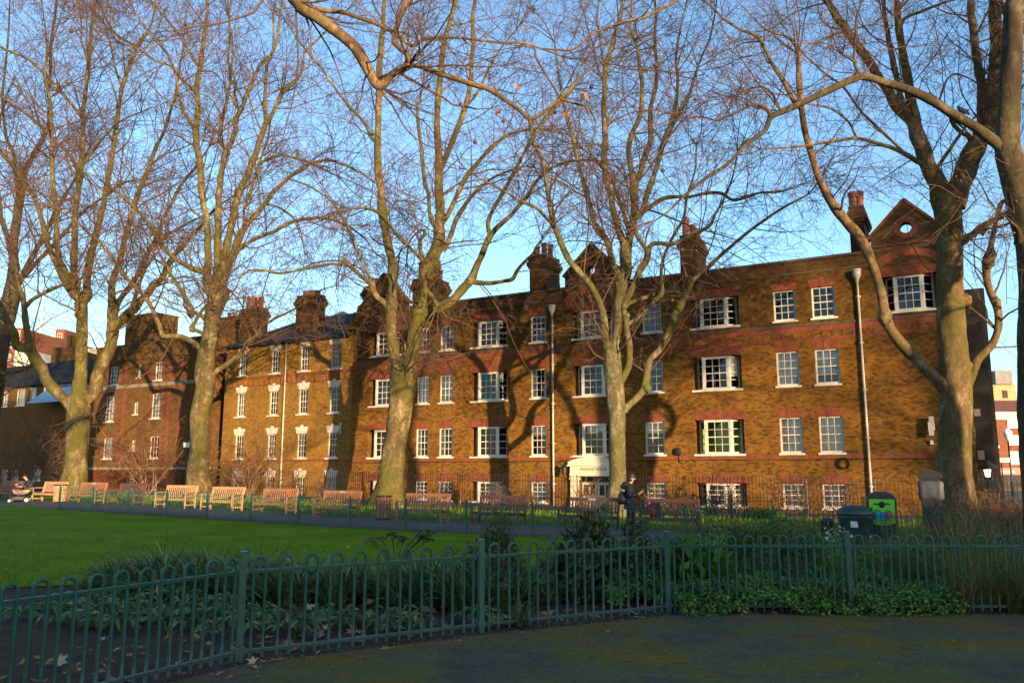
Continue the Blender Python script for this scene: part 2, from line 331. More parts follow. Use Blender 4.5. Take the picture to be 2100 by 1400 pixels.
M['ivy'] = leafy('ground_cover_leaf', [(0.15, (0.029, 0.065, 0.013)), (0.5, (0.091, 0.195, 0.033)), (0.85, (0.234, 0.364, 0.072))], 1.6, 0.35, 0.15)
M['drygrass'] = leafy('dry_grass', [(0.15, (0.04, 0.065, 0.016)), (0.5, (0.12, 0.125, 0.035)), (0.78, (0.30, 0.22, 0.065)), (0.97, (0.5, 0.36, 0.14))], 1.2, 0.6, 0.25)
M['lawnblade'] = leafy('lawn_blade', [(0.15, (0.08, 0.16, 0.006)), (0.5, (0.16, 0.26, 0.010)), (0.85, (0.30, 0.38, 0.02))], 0.8, 0.5, 0.3)
M['greengrass'] = leafy('green_grass_blade', [(0.15, (0.03, 0.06, 0.012)), (0.5, (0.085, 0.14, 0.03)), (0.8, (0.19, 0.24, 0.06)), (0.97, (0.42, 0.38, 0.14))], 1.6, 0.5, 0.25)
M['flower'] = plain('white_petal', (0.75, 0.72, 0.6), 0.6, 0.1)
M['stem'] = plain('woody_stem', (0.12, 0.075, 0.045), 0.9, 0.3)
M['stemgreen'] = plain('green_stem', (0.05, 0.08, 0.025), 0.7, 0.3)
M['bareshrub'] = twigmat('bare_shrub_twig', (0.12, 0.06, 0.035), (0.26, 0.14, 0.075))
def ground_mat(name, stops, scale, moss=None, mossr=(0.5, 0.68), speck=None, bmp=0.4, rough=0.95, fine=40):
    m, nt, bs = mat_new(name); p = geo_pos(nt)
    o = ramp(nt, noise(nt, p, scale, 8, 0.7), stops)
    if moss: o = mixc(nt, ramp(nt, noise(nt, p, 0.75, 8, 0.68, 0.3), [(mossr[0], (0, 0, 0)), (mossr[1], (0.9,)*3)]), o, moss)
    o = mixc(nt, ramp(nt, noise(nt, p, fine, 4, 0.7), [(0.35, (0.55,)*3), (0.6, (0, 0, 0))]), o, tuple(c*.4 for c in stops[0][1]))
    o = mixc(nt, ramp(nt, noise(nt, p, fine*0.22, 5, 0.75), [(0.30, (0.6,)*3), (0.5, (0, 0, 0))]), o, tuple(c*.45 for c in stops[0][1]))
    if speck:
        vo = N(nt, 'ShaderNodeTexVoronoi', Scale=15.0); L(nt, p, vo.inputs['Vector'])
        wn = noise(nt, p, 7.0, 2)
        a = ramp(nt, vo.outputs['Distance'], [(0.07, (1, 1, 1)), (0.13, (0, 0, 0))]); b2 = ramp(nt, wn, [(0.52, (0, 0, 0)), (0.6, (1, 1, 1))])
        o = mixc(nt, mixc(nt, 1.0, a, b2, 'MULTIPLY'), o, speck)
    L(nt, o, bs.inputs['Base Color']); bs.inputs['Roughness'].default_value = rough; bs.inputs['Specular IOR Level'].default_value = 0.04
    bump(nt, bs, noise(nt, p, fine*0.6, 8, 0.75), bmp, 0.03); return m
M['soil'] = ground_mat('bare_soil', [(0.3, (0.062, 0.042, 0.032)), (0.7, (0.144, 0.098, 0.074))], 3.0, None, speck=(0.275, 0.208, 0.149), bmp=0.9, fine=30)
M['asphalt'] = ground_mat('mossy_asphalt', [(0.3, (0.098, 0.076, 0.054)), (0.7, (0.18, 0.14, 0.10))], 1.6, (0.20, 0.175, 0.018), (0.40, 0.62), speck=(0.42, 0.37, 0.30), bmp=0.35, fine=70)
M['path'] = ground_mat('grey_path', [(0.3, (0.135, 0.115, 0.100)), (0.7, (0.229, 0.195, 0.171))], 0.9, None, bmp=0.25, fine=25)
M['lawn'] = ground_mat('lawn_grass', [(0.25, (0.09, 0.17, 0.006)), (0.5, (0.17, 0.27, 0.010)), (0.75, (0.29, 0.37, 0.018))], 0.55, (0.24, 0.20, 0.03), (0.50, 0.72), bmp=0.9, fine=28)
M['grass2'] = ground_mat('tree_strip_grass', [(0.3, (0.057, 0.115, 0.014)), (0.7, (0.184, 0.218, 0.034))], 0.9, (0.149, 0.103, 0.040), (0.5, 0.7), bmp=0.9, fine=14)
M['paving'] = ground_mat('paving', [(0.3, (0.14, 0.13, 0.12)), (0.7, (0.22, 0.2, 0.19))], 1.2, None, bmp=0.2)
# ---------------------------------------------------------------- ground
def axis(a, b, fine0, fine1, step, grow=1.25):
    xs = list(np.arange(fine0, fine1 + 1e-6, step)); s = step
    x = fine1
    while x < b: s *= grow; x += s; xs.append(min(x, b))
    s = step; x = fine0
    while x > a: s *= grow; x -= s; xs.insert(0, max(x, a))
    return np.array(xs)
def grid_mesh(name, X, Y, zoff, mat, rough=0.0, kind='structure'):
    gx, gy = np.meshgrid(X, Y); z = gz(gx, gy) + zoff
    if rough: z = z + rough*(np.sin(gx*7.1 + 1.3*np.sin(gy*5.3)) * np.sin(gy*6.3 + np.sin(gx*3.7)))*((gy > 6) & (gy < 16))
    V = np.stack([gx, gy, z], -1).reshape(-1, 3); n = len(X); i = (np.arange(len(Y)-1)[:, None]*n + np.arange(n-1)[None]).ravel()
    o = link(name, np_mesh(name, V, np.stack([i, i+1, i+n+1, i+n], -1), True), mat); tag(o, kind=kind); return o
grid_mesh('ground', axis(-500, 500, -60, 40, 0.5), axis(-120, 900, -10, 75, 0.5), 0.0, M['soil'])
def strip(name, A, B, nu, nv, off, mat, kind='structure', lift=None):
    A = np.array(A, float); B = np.array(B, float)
    def rs(P, n):
        d = np.r_[0, np.cumsum(np.linalg.norm(np.diff(P, axis=0), axis=1))]; t = np.linspace(0, d[-1], n)
        return np.stack([np.interp(t, d, P[:, k]) for k in (0, 1)], -1)
    a = rs(A, nu); b = rs(B, nu); s = np.linspace(0, 1, nv)[:, None, None]; P = a[None]*(1-s) + b[None]*s
    z = gz(P[..., 0], P[..., 1]) + off
    if lift is not None: z = z + lift(P[..., 0], P[..., 1])
    V = np.concatenate([P, z[..., None]], -1).reshape(-1, 3)
    i = (np.arange(nv-1)[:, None]*nu + np.arange(nu-1)[None]).ravel()
    Q = np.stack([i, i+1, i+nu+1, i+nu], -1)
    o = link(name, np_mesh(name, V, Q, True), mat); tag(o, kind=kind); return o
FENCE = [gray(-330, 2060)[:2], None, None, None, None, None]
PB = gray(489, 1355); PC = gray(986, 1295); PD = gray(1371, 1256); PE = gray(1746, 1256)
dAB = np.array([-0.98, -1.62]); dAB /= np.linalg.norm(dAB)
PA = np.array([PB[0] + dAB[0]*2.15, PB[1] + dAB[1]*2.15, 0]); PF = np.array([PE[0] + 2.15, PE[1] - 0.02, 0])
PA0 = PA + np.array([dAB[0]*2.15 - .1, dAB[1]*2.15, 0])
FP = [PA0, PA, PB, PC, PD, PE, PF]
edge = [(p[0] + 0.10, p[1] - 0.16) for p in FP] + [(14, PF[1] - 0.2), (40, PF[1] - 2)]
strip('near_path', [(-30, -14), (45, -14)], [(-30, -6)] + edge, 160, 60, 0.012, M['asphalt'])
def npt(n, t): p = NRM*n - XAX*t; return (p[0], p[1])
FARN = 20.2                                         # line of the far fence, bench line behind it
l0 = gpt(-40, 23.2); lend = gpt(1560, FARN - .25)
far_edge = [(-42, 33), (-30, 31.0)] + [tuple(gpt(px, n)[:2]) for px, n in ((0, 20.9), (60, 20.5), (120, FARN - .2), (500, FARN - .2), (900, FARN - .2), (1300, FARN - .2), (1560, FARN - .2))]
near_edge = [(-42, 9), (-14, 10.2), (-7.6, 12.0), (-6.2, 12.6), (-4.8, 12.6), (-3.2, 12.3), (-1.5, 12.0), (0.4, 11.6), (2.0, 11.4), (3.5, 11.6), (6.3, 12.6)]
strip('lawn', near_edge, far_edge, 150, 60, 0.014, M['lawn'])
strip('far_path', [npt(FARN - .1, 62)] + [npt(FARN - .1, t) for t in range(40, -14, -6)] + [npt(FARN - .4, -30)], [npt(24.8, 62)] + [npt(24.6, t) for t in range(40, -14, -6)] + [npt(24.8, -30)], 120, 24, 0.010, M['path'])
strip('grass_strip', [npt(24.7, 62)] + [npt(24.5, t) for t in range(40, -14, -6)] + [npt(24.9, -30)], [npt(32.9, 62)] + [npt(32.9, t) for t in range(40, -14, -6)] + [npt(32.9, -30)], 120, 24, 0.012, M['grass2'])
strip('building_forecourt', [npt(33.0, 62), npt(33.0, -30)], [npt(37.0, 62), npt(37.0, -30)], 120, 12, 0.010, M['paving'])
strip('side_street', [(19.0, 38), (60, 30)], [(22, 110), (120, 110)], 40, 40, 0.008, M['path'])

# ---------------------------------------------------------------- windows and walls
def wallgrid(mb, x0, x1, z0, z1, holes, y=0.0):
    xs = sorted({x0, x1} | {h[0] for h in holes} | {h[1] for h in holes}); zs = sorted({z0, z1} | {h[2] for h in holes} | {h[3] for h in holes})
    for a, b in zip(xs, xs[1:]):
        if b - a < 1e-4 or a < x0-1e-6 or b > x1+1e-6: continue
        for c, d in zip(zs, zs[1:]):
            if d - c < 1e-4 or c < z0-1e-6 or d > z1+1e-6: continue
            mx, mz = (a+b)/2, (c+d)/2
            if any(h[0] < mx < h[1] and h[2] < mz < h[3] for h in holes): continue
            mb.quad((a, y, c), (b, y, c), (b, y, d), (a, y, d))
    for h in holes:
        a, b, c, d, dp = h
        mb.quad((a, y, c), (a, y, d), (a, y+dp, d), (a, y+dp, c)); mb.quad((b, y, d), (b, y, c), (b, y+dp, c), (b, y+dp, d))
        mb.quad((a, y, d), (b, y, d), (b, y+dp, d), (a, y+dp, d)); mb.quad((b, y, c), (a, y, c), (a, y+dp, c), (b, y+dp, c))
def sash(fr, gl, A, B, z0, z1, cols, rows, stile=0.055, barw=0.024, sash_box=0.035, bottom=0.09):
    """a glazed sash in the vertical plane through plan points A, B (outside is to the right of A->B rotated -90)"""
    A = np.array(A, float); B = np.array(B, float); w = np.linalg.norm(B - A); d = (B - A)/w; n = np.array([d[1], -d[0]])
    def bx(u0, u1, v0, v1, o0, o1):
        vs = []
        for v in (v0, v1):
            for u, o in ((u0, o0), (u1, o0), (u1, o1), (u0, o1)):
                p = A + d*u + n*o; vs.append((p[0], p[1], v))
        fr.add(vs, [(0,3,2,1),(4,5,6,7),(0,1,5,4),(1,2,6,5),(2,3,7,6),(3,0,4,7)])
    bx(0, stile, z0, z1, -0.03, sash_box); bx(w-stile, w, z0, z1, -0.03, sash_box)
    bx(stile, w-stile, z1-stile, z1, -0.03, sash_box-.003); bx(stile, w-stile, z0, z0+bottom, -0.03, sash_box-.003)
    u0, u1, v0, v1 = stile, w-stile, z0+bottom, z1-stile
    for k in range(1, cols):
        u = u0 + (u1-u0)*k/cols; bx(u-barw/2, u+barw/2, v0, v1, -0.01, 0.012)
    for k in range(1, rows):
        v = v0 + (v1-v0)*k/rows; big = (rows % 2 == 0 and k == rows//2); t = 0.022 if big else barw/2
        bx(u0, u1, v-t, v+t, -0.012, 0.026 if big else 0.010)
    p = [A + d*u - n*0.004 for u in (u0-.01, u1+.01)]
    gl.quad((p[0][0], p[0][1], v0-.01), (p[1][0], p[1][1], v0-.01), (p[1][0], p[1][1], v1+.01), (p[0][0], p[0][1], v1+.01))
def roombox(x0, x1, y0, y1, z0, z1):
    mb = MB(); mb.quad((x0,y1,z0),(x1,y1,z0),(x1,y1,z1),(x0,y1,z1)); mb.quad((x0,y0,z0),(x0,y1,z0),(x0,y1,z1),(x0,y0,z1)); mb.quad((x1,y0,z0),(x1,y0,z1),(x1,y1,z1),(x1,y1,z0))
    mb.quad((x0,y0,z0),(x1,y0,z0),(x1,y1,z0),(x0,y1,z0)); mb.quad((x0,y0,z1),(x0,y1,z1),(x1,y1,z1),(x1,y0,z1)); return mb
def drape(x0, x1, y, z0, z1, n=26, amp=0.03):
    mb = MB(); vs = []; ph = random.random()*6
    for i in range(n+1):
        x = x0 + (x1-x0)*i/n; yy = y + amp*math.sin(i*1.9+ph) + amp*.5*math.sin(i*.7+ph)
        vs += [(x, yy, z0), (x, yy, z1)]
    return mb.add(vs, [(2*i, 2*i+2, 2*i+3, 2*i+1) for i in range(n)])
def sill(mb, x0, x1, z, y1, over=0.07, th=0.08, proj=0.07):
    mb.box(x0-over, x1+over, -proj, 0.002, z-th, z-.002); mb.box(x0+.003, x1-.003, -.002, y1, z-th, z+.0)
def flared(mb, x0, x1, z, h=0.36, fl=0.10, key=0.07, y=-0.012):
    cx = (x0+x1)/2; k = 0.11
    mb.prism([(x0-.02, z), (cx-k*.75, z), (cx-k, z+h-.004), (x0-fl-.02, z+h-.004)], y, 0.10)
    mb.prism([(cx+k*.75, z), (x1+.02, z), (x1+fl+.02, z+h-.004), (cx+k, z+h-.004)], y, 0.10)
    mb.prism([(cx-k*.75, z-.012), (cx+k*.75, z-.012), (cx+k, z+h+key), (cx-k, z+h+key)], y-.014, 0.10)
def window(parent, x0, x1, z0, z1, dep=0.11, cols=3, rows=4, curtain=None, lint='red', mats=None, room='room', over=0.07):
    fr, gl = MB(), MB(); sash(fr, gl, (x0+.02, dep), (x1-.02, dep), z0+.02, z1-.005, cols, rows)
    fr.box(x0, x0+.022, dep-.028, dep+.05, z0+.02, z1); fr.box(x1-.022, x1, dep-.028, dep+.05, z0+.02, z1)
    w = fr.build('window', M['white'], parent); gl.build('pane', M['glass'], w)
    s = MB(); sill(s, x0, x1, z0+.02, dep+.03, over); s.build('sill', M['white'], w)
    if lint:
        lm = MB(); flared(lm, x0, x1, z1, **(dict(h=0.40, fl=0.13, key=0.11, y=-.02) if lint == 'white' else {})); lm.build('lintel', M['stone' if lint == 'white' else 'rubbed'], w)
    roombox(x0-.25, x1+.25, dep+.05, dep+1.3, z0-.1, z1+.1).build('room', M[room], w)
    if curtain == 'full': drape(x0+.03, x1-.03, dep+.13, z0+.05, z1-.02).build('curtain', M['curtain'], w)
    elif curtain == 'sides':
        c = drape(x0+.03, x0+.03+(x1-x0)*.28, dep+.14, z0+.05, z1-.02, 10); d = drape(x1-.03-(x1-x0)*.24, x1-.03, dep+.14, z0+.05, z1-.02, 10); c.add(d.v, d.f); c.build('curtain', M['curtain'], w)
    elif curtain == 'blind': drape(x0+.03, x1-.03, dep+.12, z0+.05+(z1-z0)*.62, z1-.02, 4, .004).build('blind', M['curtain'], w)
    elif curtain == 'top': drape(x0+.03, x1-.03, dep+.13, z0+.05+(z1-z0)*.3, z1-.02).build('curtain', M['curtain'], w)
    return w
BAYD = 0.46
def bay(parent, x0, x1, z0, z1, rows=4, curtain=None, room='room', lint=True):
    W = x1-x0; fr, gl = MB(), MB(); yb, yf = BAYD-.03, 0.06
    a = (x0+.16, yb); b = (x0+.52, yf); c = (x1-.60, yf); d = (x1-.20, yb); z0 += .02
    sash(fr, gl, a, b, z0, z1-.004, 1, rows, .07); sash(fr, gl, b, c, z0, z1-.004, 3, rows, .10); sash(fr, gl, c, d, z0, z1-.004, 1, rows, .07)
    for q in (b, c): fr.box(q[0]-.05, q[0]+.05, q[1]-.045, q[1]+.06, z0+.001, z1-.002)
    w = fr.build('bay_window', M['white'], parent); 
    for ca, cb_ in ((x0+.002, x0+.15), (x1-.19, x1-.002)): ck = MB(); ck.box(ca, cb_, yb, yb+.05, z0, z1-.003); ck.build('cheek', M['brick'], w); gl.build('pane', M['glass'], w)
    s = MB(); sill(s, x0, x1, z0, BAYD, .03, .09, .06); s.build('sill', M['white'], w)
    if lint:
        lm = MB(); flared(lm, x0, x1, z1, 0.40, 0.07, .02); lm.build('lintel', M['rubbed'], w)
    roombox(x0, x1, BAYD+.06, BAYD+1.8, z0-.1, z1+.1).build('room', M[room], w)
    if curtain == 'full': drape(x0+.25, x1-.25, BAYD+.1, z0+.05, z1-.02, 40).build('curtain', M['curtain'], w)
    if curtain == 'blind': drape(x0+.7, x1-.7, .16, z0+.05+(z1-z0)*.72, z1-.02, 4, .004).build('blind', M['curtain'], w)
    if curtain == 'right': drape(x1-.62, x1-.27, .30, z0+.05+(z1-z0)*.35, z1-.02, 12, .01).build('curtain', M['curtain'], w)
    return w
def text(name, body, size, mat, parent, loc, rot=(math.pi/2, 0, 0), ext=0.004, align='CENTER'):
    cu = bpy.data.curves.new(name, 'FONT'); cu.body = body; cu.size = size; cu.extrude = ext; cu.align_x = align; cu.align_y = 'CENTER'; cu.resolution_u = 3
    t = bpy.data.objects.new('tmp', cu); COL.objects.link(t); dg = bpy.context.evaluated_depsgraph_get()
    me = bpy.data.meshes.new_from_object(t.evaluated_get(dg)); bpy.data.objects.remove(t); me.materials.clear()
    o = link(name, me, mat, parent); o.location = loc; o.rotation_euler = rot; return o
def chimney(parent, x0, x1, y0, y1, z0, z1, pots, mat='brick_top', name='chimney', potmat='tile_red'):
    mb = MB(); mb.box(x0, x1, y0, y1, z0, z1-.75); mb.box(x0+.12, x1-.12, y0-.05, y0+.001, z0+.02, z1-.77)
    for k, (o, a, b) in enumerate(((.07, .75, .62), (.13, .62, .40), (.06, .40, .22), (.0, .22, .06))): mb.box(x0-o, x1+o, y0-o, y1+o, z1-a, z1-b)
    c = mb.build(name, M[mat], parent)
    cap = MB(); cap.box(x0-.02, x1+.02, y0-.02, y1+.02, z1-.06, z1); cap.build('chimney_cap', M['cap'], c)
    for (px, py, h, r) in pots:
        p = MB(); p.lathe([(r*1.1, 0), (r, .06), (r*.92, h*.75), (r*1.1, h*.85), (r*1.15, h*.93), (r*.95, h)], (x0+(x1-x0)*px, y0+(y1-y0)*py, z1-.01), 12); p.build('chimney_pot', M[potmat], c, True)
    return c

# ---------------------------------------------------------------- the apartment building
O3 = (NRM[0]*FD, NRM[1]*FD, 0.0)
B = thing('apartment_building', 'long brown brick apartment building with red brick gables, bay windows and a cream doorcase', 'building', O3, -TH)
zr = {}
for k, (ys, yt) in {'b': (1043, 992), '1': (929, 853), '2': (787.5, 714.5), '3': (650.5, 585.5)}.items():
    zr[k] = (fpt(1706, ys)[1], fpt(1706, yt)[1])
XL = fpt(722, 800)[0]; XR = fpt(1991, 800)[0]
ZP = fpt(1740, 519)[1]
def cx(px, py=900): return fpt(px, py)[0]
flat = {'c2': (852.6, 877.8), 'c3': (900, 928), 'c5': (1088.7, 1120.5), 'c7': (1323, 1363), 'c9': (1599.6, 1646.8), 'c10': (1680.6, 1730.8)}
flat = {k: (cx(a), cx(b)) for k, (a, b) in flat.items()}
WB = cx(1040) - cx(964.5)
bays = {'c1': (cx(754), cx(754)+WB), 'c4': (cx(964.5), cx(1040)), 'c6': (cx(1176), cx(1176)+WB), 'c8': (cx(1424.5), cx(1527))}
bay5 = (fpt(1808, 600)[0], fpt(1926, 600)[0])
holes = []
for k, (a, b) in flat.items():
    for r in 'b123': holes.append((a, b, zr[r][0], zr[r][1], .13))
for k, (a, b) in bays.items():
    for r in 'b123':
        if k == 'c6' and r == 'b': continue
        holes.append((a, b, zr[r][0], zr[r][1], BAYD+.06))
holes.append((bay5[0], bay5[1], zr['3'][0], zr['3'][1]+.12, BAYD+.06))
dx0, dx1 = bays['c6'][0]+.30, bays['c6'][1]-.30
ZD = 1.42
holes.append((dx0, dx1, -0.6, ZD, 0.5))
ZS = zr['3'][1] + 0.62                               # above this the parapet brick is sooty, with shade put into its colour
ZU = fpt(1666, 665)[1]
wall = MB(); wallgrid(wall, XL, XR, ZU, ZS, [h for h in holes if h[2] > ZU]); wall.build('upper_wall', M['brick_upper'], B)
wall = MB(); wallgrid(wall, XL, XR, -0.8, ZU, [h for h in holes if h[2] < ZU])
wall.quad((XR, 0, -.8), (XR, 13, -.8), (XR, 13, ZS), (XR, 0, ZS)); wall.quad((XL, 13, -.8), (XL, 0, -.8), (XL, 0, ZS), (XL, 13, ZS)); wall.quad((XR, 13, -.8), (XL, 13, -.8), (XL, 13, ZS), (XR, 13, ZS))
W0 = wall.build('wall', M['brick'], B)
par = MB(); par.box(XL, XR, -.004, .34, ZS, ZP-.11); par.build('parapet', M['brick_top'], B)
cop = MB(); cop.box(XL-.05, XR+.05, -.07, .40, ZP-.11, ZP); cop.box(XL, XR, -.03, .002, ZS+.06, ZS+.13); cop.build('coping', M['cap'], B)
rf = MB(); rf.quad((XL, .3, ZP-.7), (XR, .3, ZP-.7), (XR, 6.5, ZP-.25), (XL, 6.5, ZP-.25)); rf.quad((XL, 6.5, ZP-.25), (XR, 6.5, ZP-.25), (XR, 13, ZP-.7), (XL, 13, ZP-.7)); rf.box(XR-.25, XR-.002, .35, 13, ZS-.2, ZP-.02); rf.build('roof', M['dark_roof'], B)
# bands
zf = [fpt(1666, y)[1] for y in (663, 668, 679, 692, 698)]
fz = MB(); fz.box(XL, XR, -.05, .001, zf[1]+.0, zf[0]); fz.build('string_course', M['cap'], B)
fz = MB(); fz.box(XL, XR, -.016, .001, zf[2], zf[1]-.002); fz.box(XL, XR, -.016, .001, zf[4], zf[3])
n = int((XR-XL)/.42)
for k in range(n):
    x = XL + .2 + k*(XR-XL-.2)/n; fz.box(x, x+.11, -.016, .001, zf[3]+.001, zf[2]-.001)
fz.build('frieze', M['rubbed'], B)
zb = (fpt(1708, 939)[1], fpt(1708, 930)[1])
segs = [XL] + sorted([v for a, b in list(flat.values())+list(bays.values()) for v in (a-.075, b+.075)]) + [XR]
bd = MB()
for a, b in zip(segs[::2], segs[1::2]): bd.box(a, b, -.014, .001, zb[0]+.09, zb[1])
bd.box(XL, XR, -.016, .001, zb[0], zb[0]+.088); bd.build('red_band', M['rubbed'], B)
cb = MB(); cb.tube([(XL+.02, -.03, zb[0]-.04)] + [(XL + (XR-XL)*k/40, -.03, zb[0]-.04-.02*math.sin(k*2.1)**2) for k in range(1, 41)], .013, 5); cb.build('cable', M['black'], B)
# windows
cur = {'1': {'c9': 'full', 'c10': 'full', 'c2': 'sides', 'c3': 'sides', 'c5': 'blind', 'c7': 'blind'}, '2': {'c9': 'full', 'c10': 'top', 'c2': 'full', 'c3': 'full', 'c5': 'sides', 'c7': None}, '3': {'c2': None, 'c3': 'sides'}, 'b': {'c9': 'full', 'c10': 'full', 'c7': 'full', 'c2': 'sides', 'c3': 'full', 'c5': 'full'}}
for k, (a, b) in flat.items():
    for r in 'b123': window(B, a, b, *zr[r], curtain=cur[r].get(k), lint='red')
for k, (a, b) in bays.items():
    for r in 'b123':
        if k == 'c6' and r == 'b': continue
        g = k == 'c8' and r == '1'
        bay(B, a, b, *zr[r], room='room_green' if g else 'room', curtain={('c8', '2'): 'right', ('c6', '1'): 'blind', ('c8', 'b'): 'full', ('c4', 'b'): 'full', ('c1', 'b'): 'full'}.get((k, r)))
bay(B, bay5[0], bay5[1], zr['3'][0], zr['3'][1]+.12)
# gables
def gable(cxm, hw, zbase, zeave, zapex, zo, ro, bayr, arch=True, scroll=False):
    y0, y1 = -.05, .36
    hole = [(cxm + ro*math.sin(t), zo + ro*math.cos(t)) for t in np.linspace(0, math.pi, 13)]
    g = MB()
    for s in (-1, 1):
        pts = [(cxm, zapex), (cxm + s*hw, zeave), (cxm + s*hw, zbase), (cxm, zbase)] + [(cxm + s*(x-cxm), z) for x, z in reversed(hole)]
        if s > 0: pts = pts[::-1]
        g.prism(pts[::-1], y0, y1)
    go = g.build('gable', M['brick_top'], B)
    c = MB()
    for s in (-1, 1): c.bar((cxm, (y0+y1)/2, zapex+.05), (cxm + s*(hw+.12), (y0+y1)/2, zeave-.05), .50, .11, (0, 0, 1))
    c.build('gable_coping', M['tile_cap'], go)
    rg = MB()
    for k in range(16):
        t0, t1 = 2*math.pi*k/16, 2*math.pi*(k+1)/16
        rg.prism([(cxm+r*math.sin(t), zo+r*math.cos(t)) for r, t in ((ro+.01, t0), (ro+.24, t0), (ro+.24, t1), (ro+.01, t1))], y0-.02, y0+.01)
    rg.build('oculus_ring', M['rubbed'], go)
    rb = MB(); w = hw*.98
    z2 = zr['3'][1] + (.12 if cxm > 0-6 and scroll is None else 0)
    rb.box(cxm-w, cxm+w, y0-.035, y0+.01, zbase+1.28, zbase+1.36)                       # moulding under the gable
    zc = zbase - .25; ra = hw*.95
    for k in range(18):                                                                # relieving arch
        t0, t1 = math.pi*(.16+.68*k/18), math.pi*(.16+.68*(k+1)/18)
        rb.prism([(cxm-r*math.cos(t)*.98, zc + r*math.sin(t)*.78) for r, t in ((ra, t0), (ra+.42, t0), (ra+.42, t1), (ra, t1))], y0-.03, y0+.01)
    rb.box(cxm-w, cxm+w, y0-.022, y0+.01, zbase-.05, zbase+.34)
    rb.build('relieving_arch', M['rubbed'], go)
    return go
zg = fpt(1790, 560)[1]
g1c = (bay5[0]+bay5[1])/2
ga = fpt(1853, 411); ge = fpt(1785, 489); go_ = fpt(1858.5, 467)
zgb = zr['3'][1]+.16
gable(ga[0], ga[0]-ge[0], zgb, ge[1], ga[1], go_[1], .23, bay5)
gb = fpt(1212, 502); gbe = fpt(1159, 566); gbo = fpt(1214.5, 554)
gable(gb[0], gb[0]-gbe[0], zgb, gbe[1], gb[1], gbo[1], .21, bays['c6'])
gc = fpt(788, 562); gce = fpt(833, 618.6)
gable(gc[0], gce[0]-gc[0], zgb, gce[1], gc[1], gce[1]+.35, .18, bays['c1'])
sc = MB()
xl0 = fpt(720, 640)[0]; zt = gce[1]; hwc = gce[0]-gc[0]
sc.prism([(gc[0]-hwc, zt+.2), (gc[0]-hwc-.25, zt+.1), (gc[0]-hwc-.45, zt-.5), (gc[0]-hwc-.9, zt-.9), (gc[0]-hwc-1.1, zt-1.3), (gc[0]-hwc, zt-1.3)][::-1], -.03, .34); sc.build('gable_scroll', M['brick_top'], B)
# chimneys (front edges read from their columns)
def chx(px0, px1, py, d): return fpt(px0, py, d)[0], fpt(px1, py, d)[0]
for (p0, p1, dep, yt, yw, pots) in ((846, 886, 1.7, 573, 1.8, [(.3, .15, 1.05, .17), (.75, .5, .6, .15), (.75, .75, .75, .15), (.3, .6, .6, .15)]),
                                (1086, 1120, 1.5, 524, 1.7, [(.3, .2, .55, .16), (.72, .2, .7, .16), (.5, .5, .55, .16), (.6, .8, .9, .16)]),
                                (1394, 1426, 1.5, 483, 1.9, [(.35, .12, .95, .18), (.6, .4, .7, .16), (.5, .66, .6, .16), (.55, .9, .5, .16)]),
                                (1741, 1772, 1.0, 424, 2.0, [(.32, .2, .78, .2), (.72, .2, .55, .17), (.55, .7, 1.1, .2)]),
                                (744, 792, 2.2, 588, 1.5, [(.2, .2, .6, .17), (.45, .2, .5, .17), (.7, .2, .5, .17), (.9, .2, .45, .17)])):
    a, b = chx(p0, p1, yt+30, dep); zt = fpt(p0, yt, dep)[1]
    chimney(B, a, b, dep, dep+yw, ZP-1.0, zt, pots)
# pipes
def pipe(parent, px, ytop, ybot, hopper=True, name='downpipe', y=-.11, r=.05):
    x, z1 = fpt(px, ytop); mb = MB(); mb.tube([(x, y, z1), (x, y, -.5)], r, 10)
    for z in np.arange(1, z1-.5, 2.0): mb.box(x-.1, x+.1, y-.05, .001, z, z+.05)
    if hopper: mb.lathe([(.06, -.45), (.09, -.25), (.17, -.12), (.18, .0), (.17, .1), (.2, .12), (.2, .16)], (x, y-.02, z1+.1), 12)
    return mb.build(name, M['pipe'], parent, True)
pipe(B, 1757.5, 566, 985); pipe(B, 1134.3, 637, 1020); pipe(B, 833, 700, 1030, False)
# alarm bell / floodlight, coil, flood cameras
def facade_thing(name, label, cat, px, py, d=0.0, group=None):
    x, z = fpt(px, py, d); p = NRM*(FD+d) + XAX*x; return thing(name, label, cat, (p[0], p[1], z), -TH, group)
t = facade_thing('wall_lamp', 'small black bulkhead lamp on the brick wall left of the green lit bay window', 'lamp', 1392, 926)
mb = MB(); mb.box(-.12, .12, -.14, -.0, -.15, .17); mb.box(-.09, .09, -.19, -.14, -.1, .12); mb.build('lamp_body', M['black'], t, bevel=.02)
mb = MB(); mb.tube([(0, -.03, -.15), (.02, -.03, -.5), (.2, -.03, -.55)], .014, 6); mb.build('cable', M['black'], t)
t = facade_thing('cable_coil', 'coil of black cable hanging on the wall below the right net curtained window', 'cable', 1731, 950)
mb = MB()
for k in range(4): mb.tube([((.17+.02*k)*math.cos(a), -.04-.02*k, (.19+.015*k)*math.sin(a)) for a in np.linspace(0, 6.28, 20)], .014, 5, False)
mb.build('coil', M['black'], t)
FL = [('topmost white floodlight on the blank brick wall beside the big plane tree', 861), ('middle and largest white floodlight on the blank brick wall beside the big plane tree', 874), ('lower white floodlight on the blank brick wall, under the largest one', 887), ('small white junction box on the blank brick wall, lowest below the floodlights', 907)]
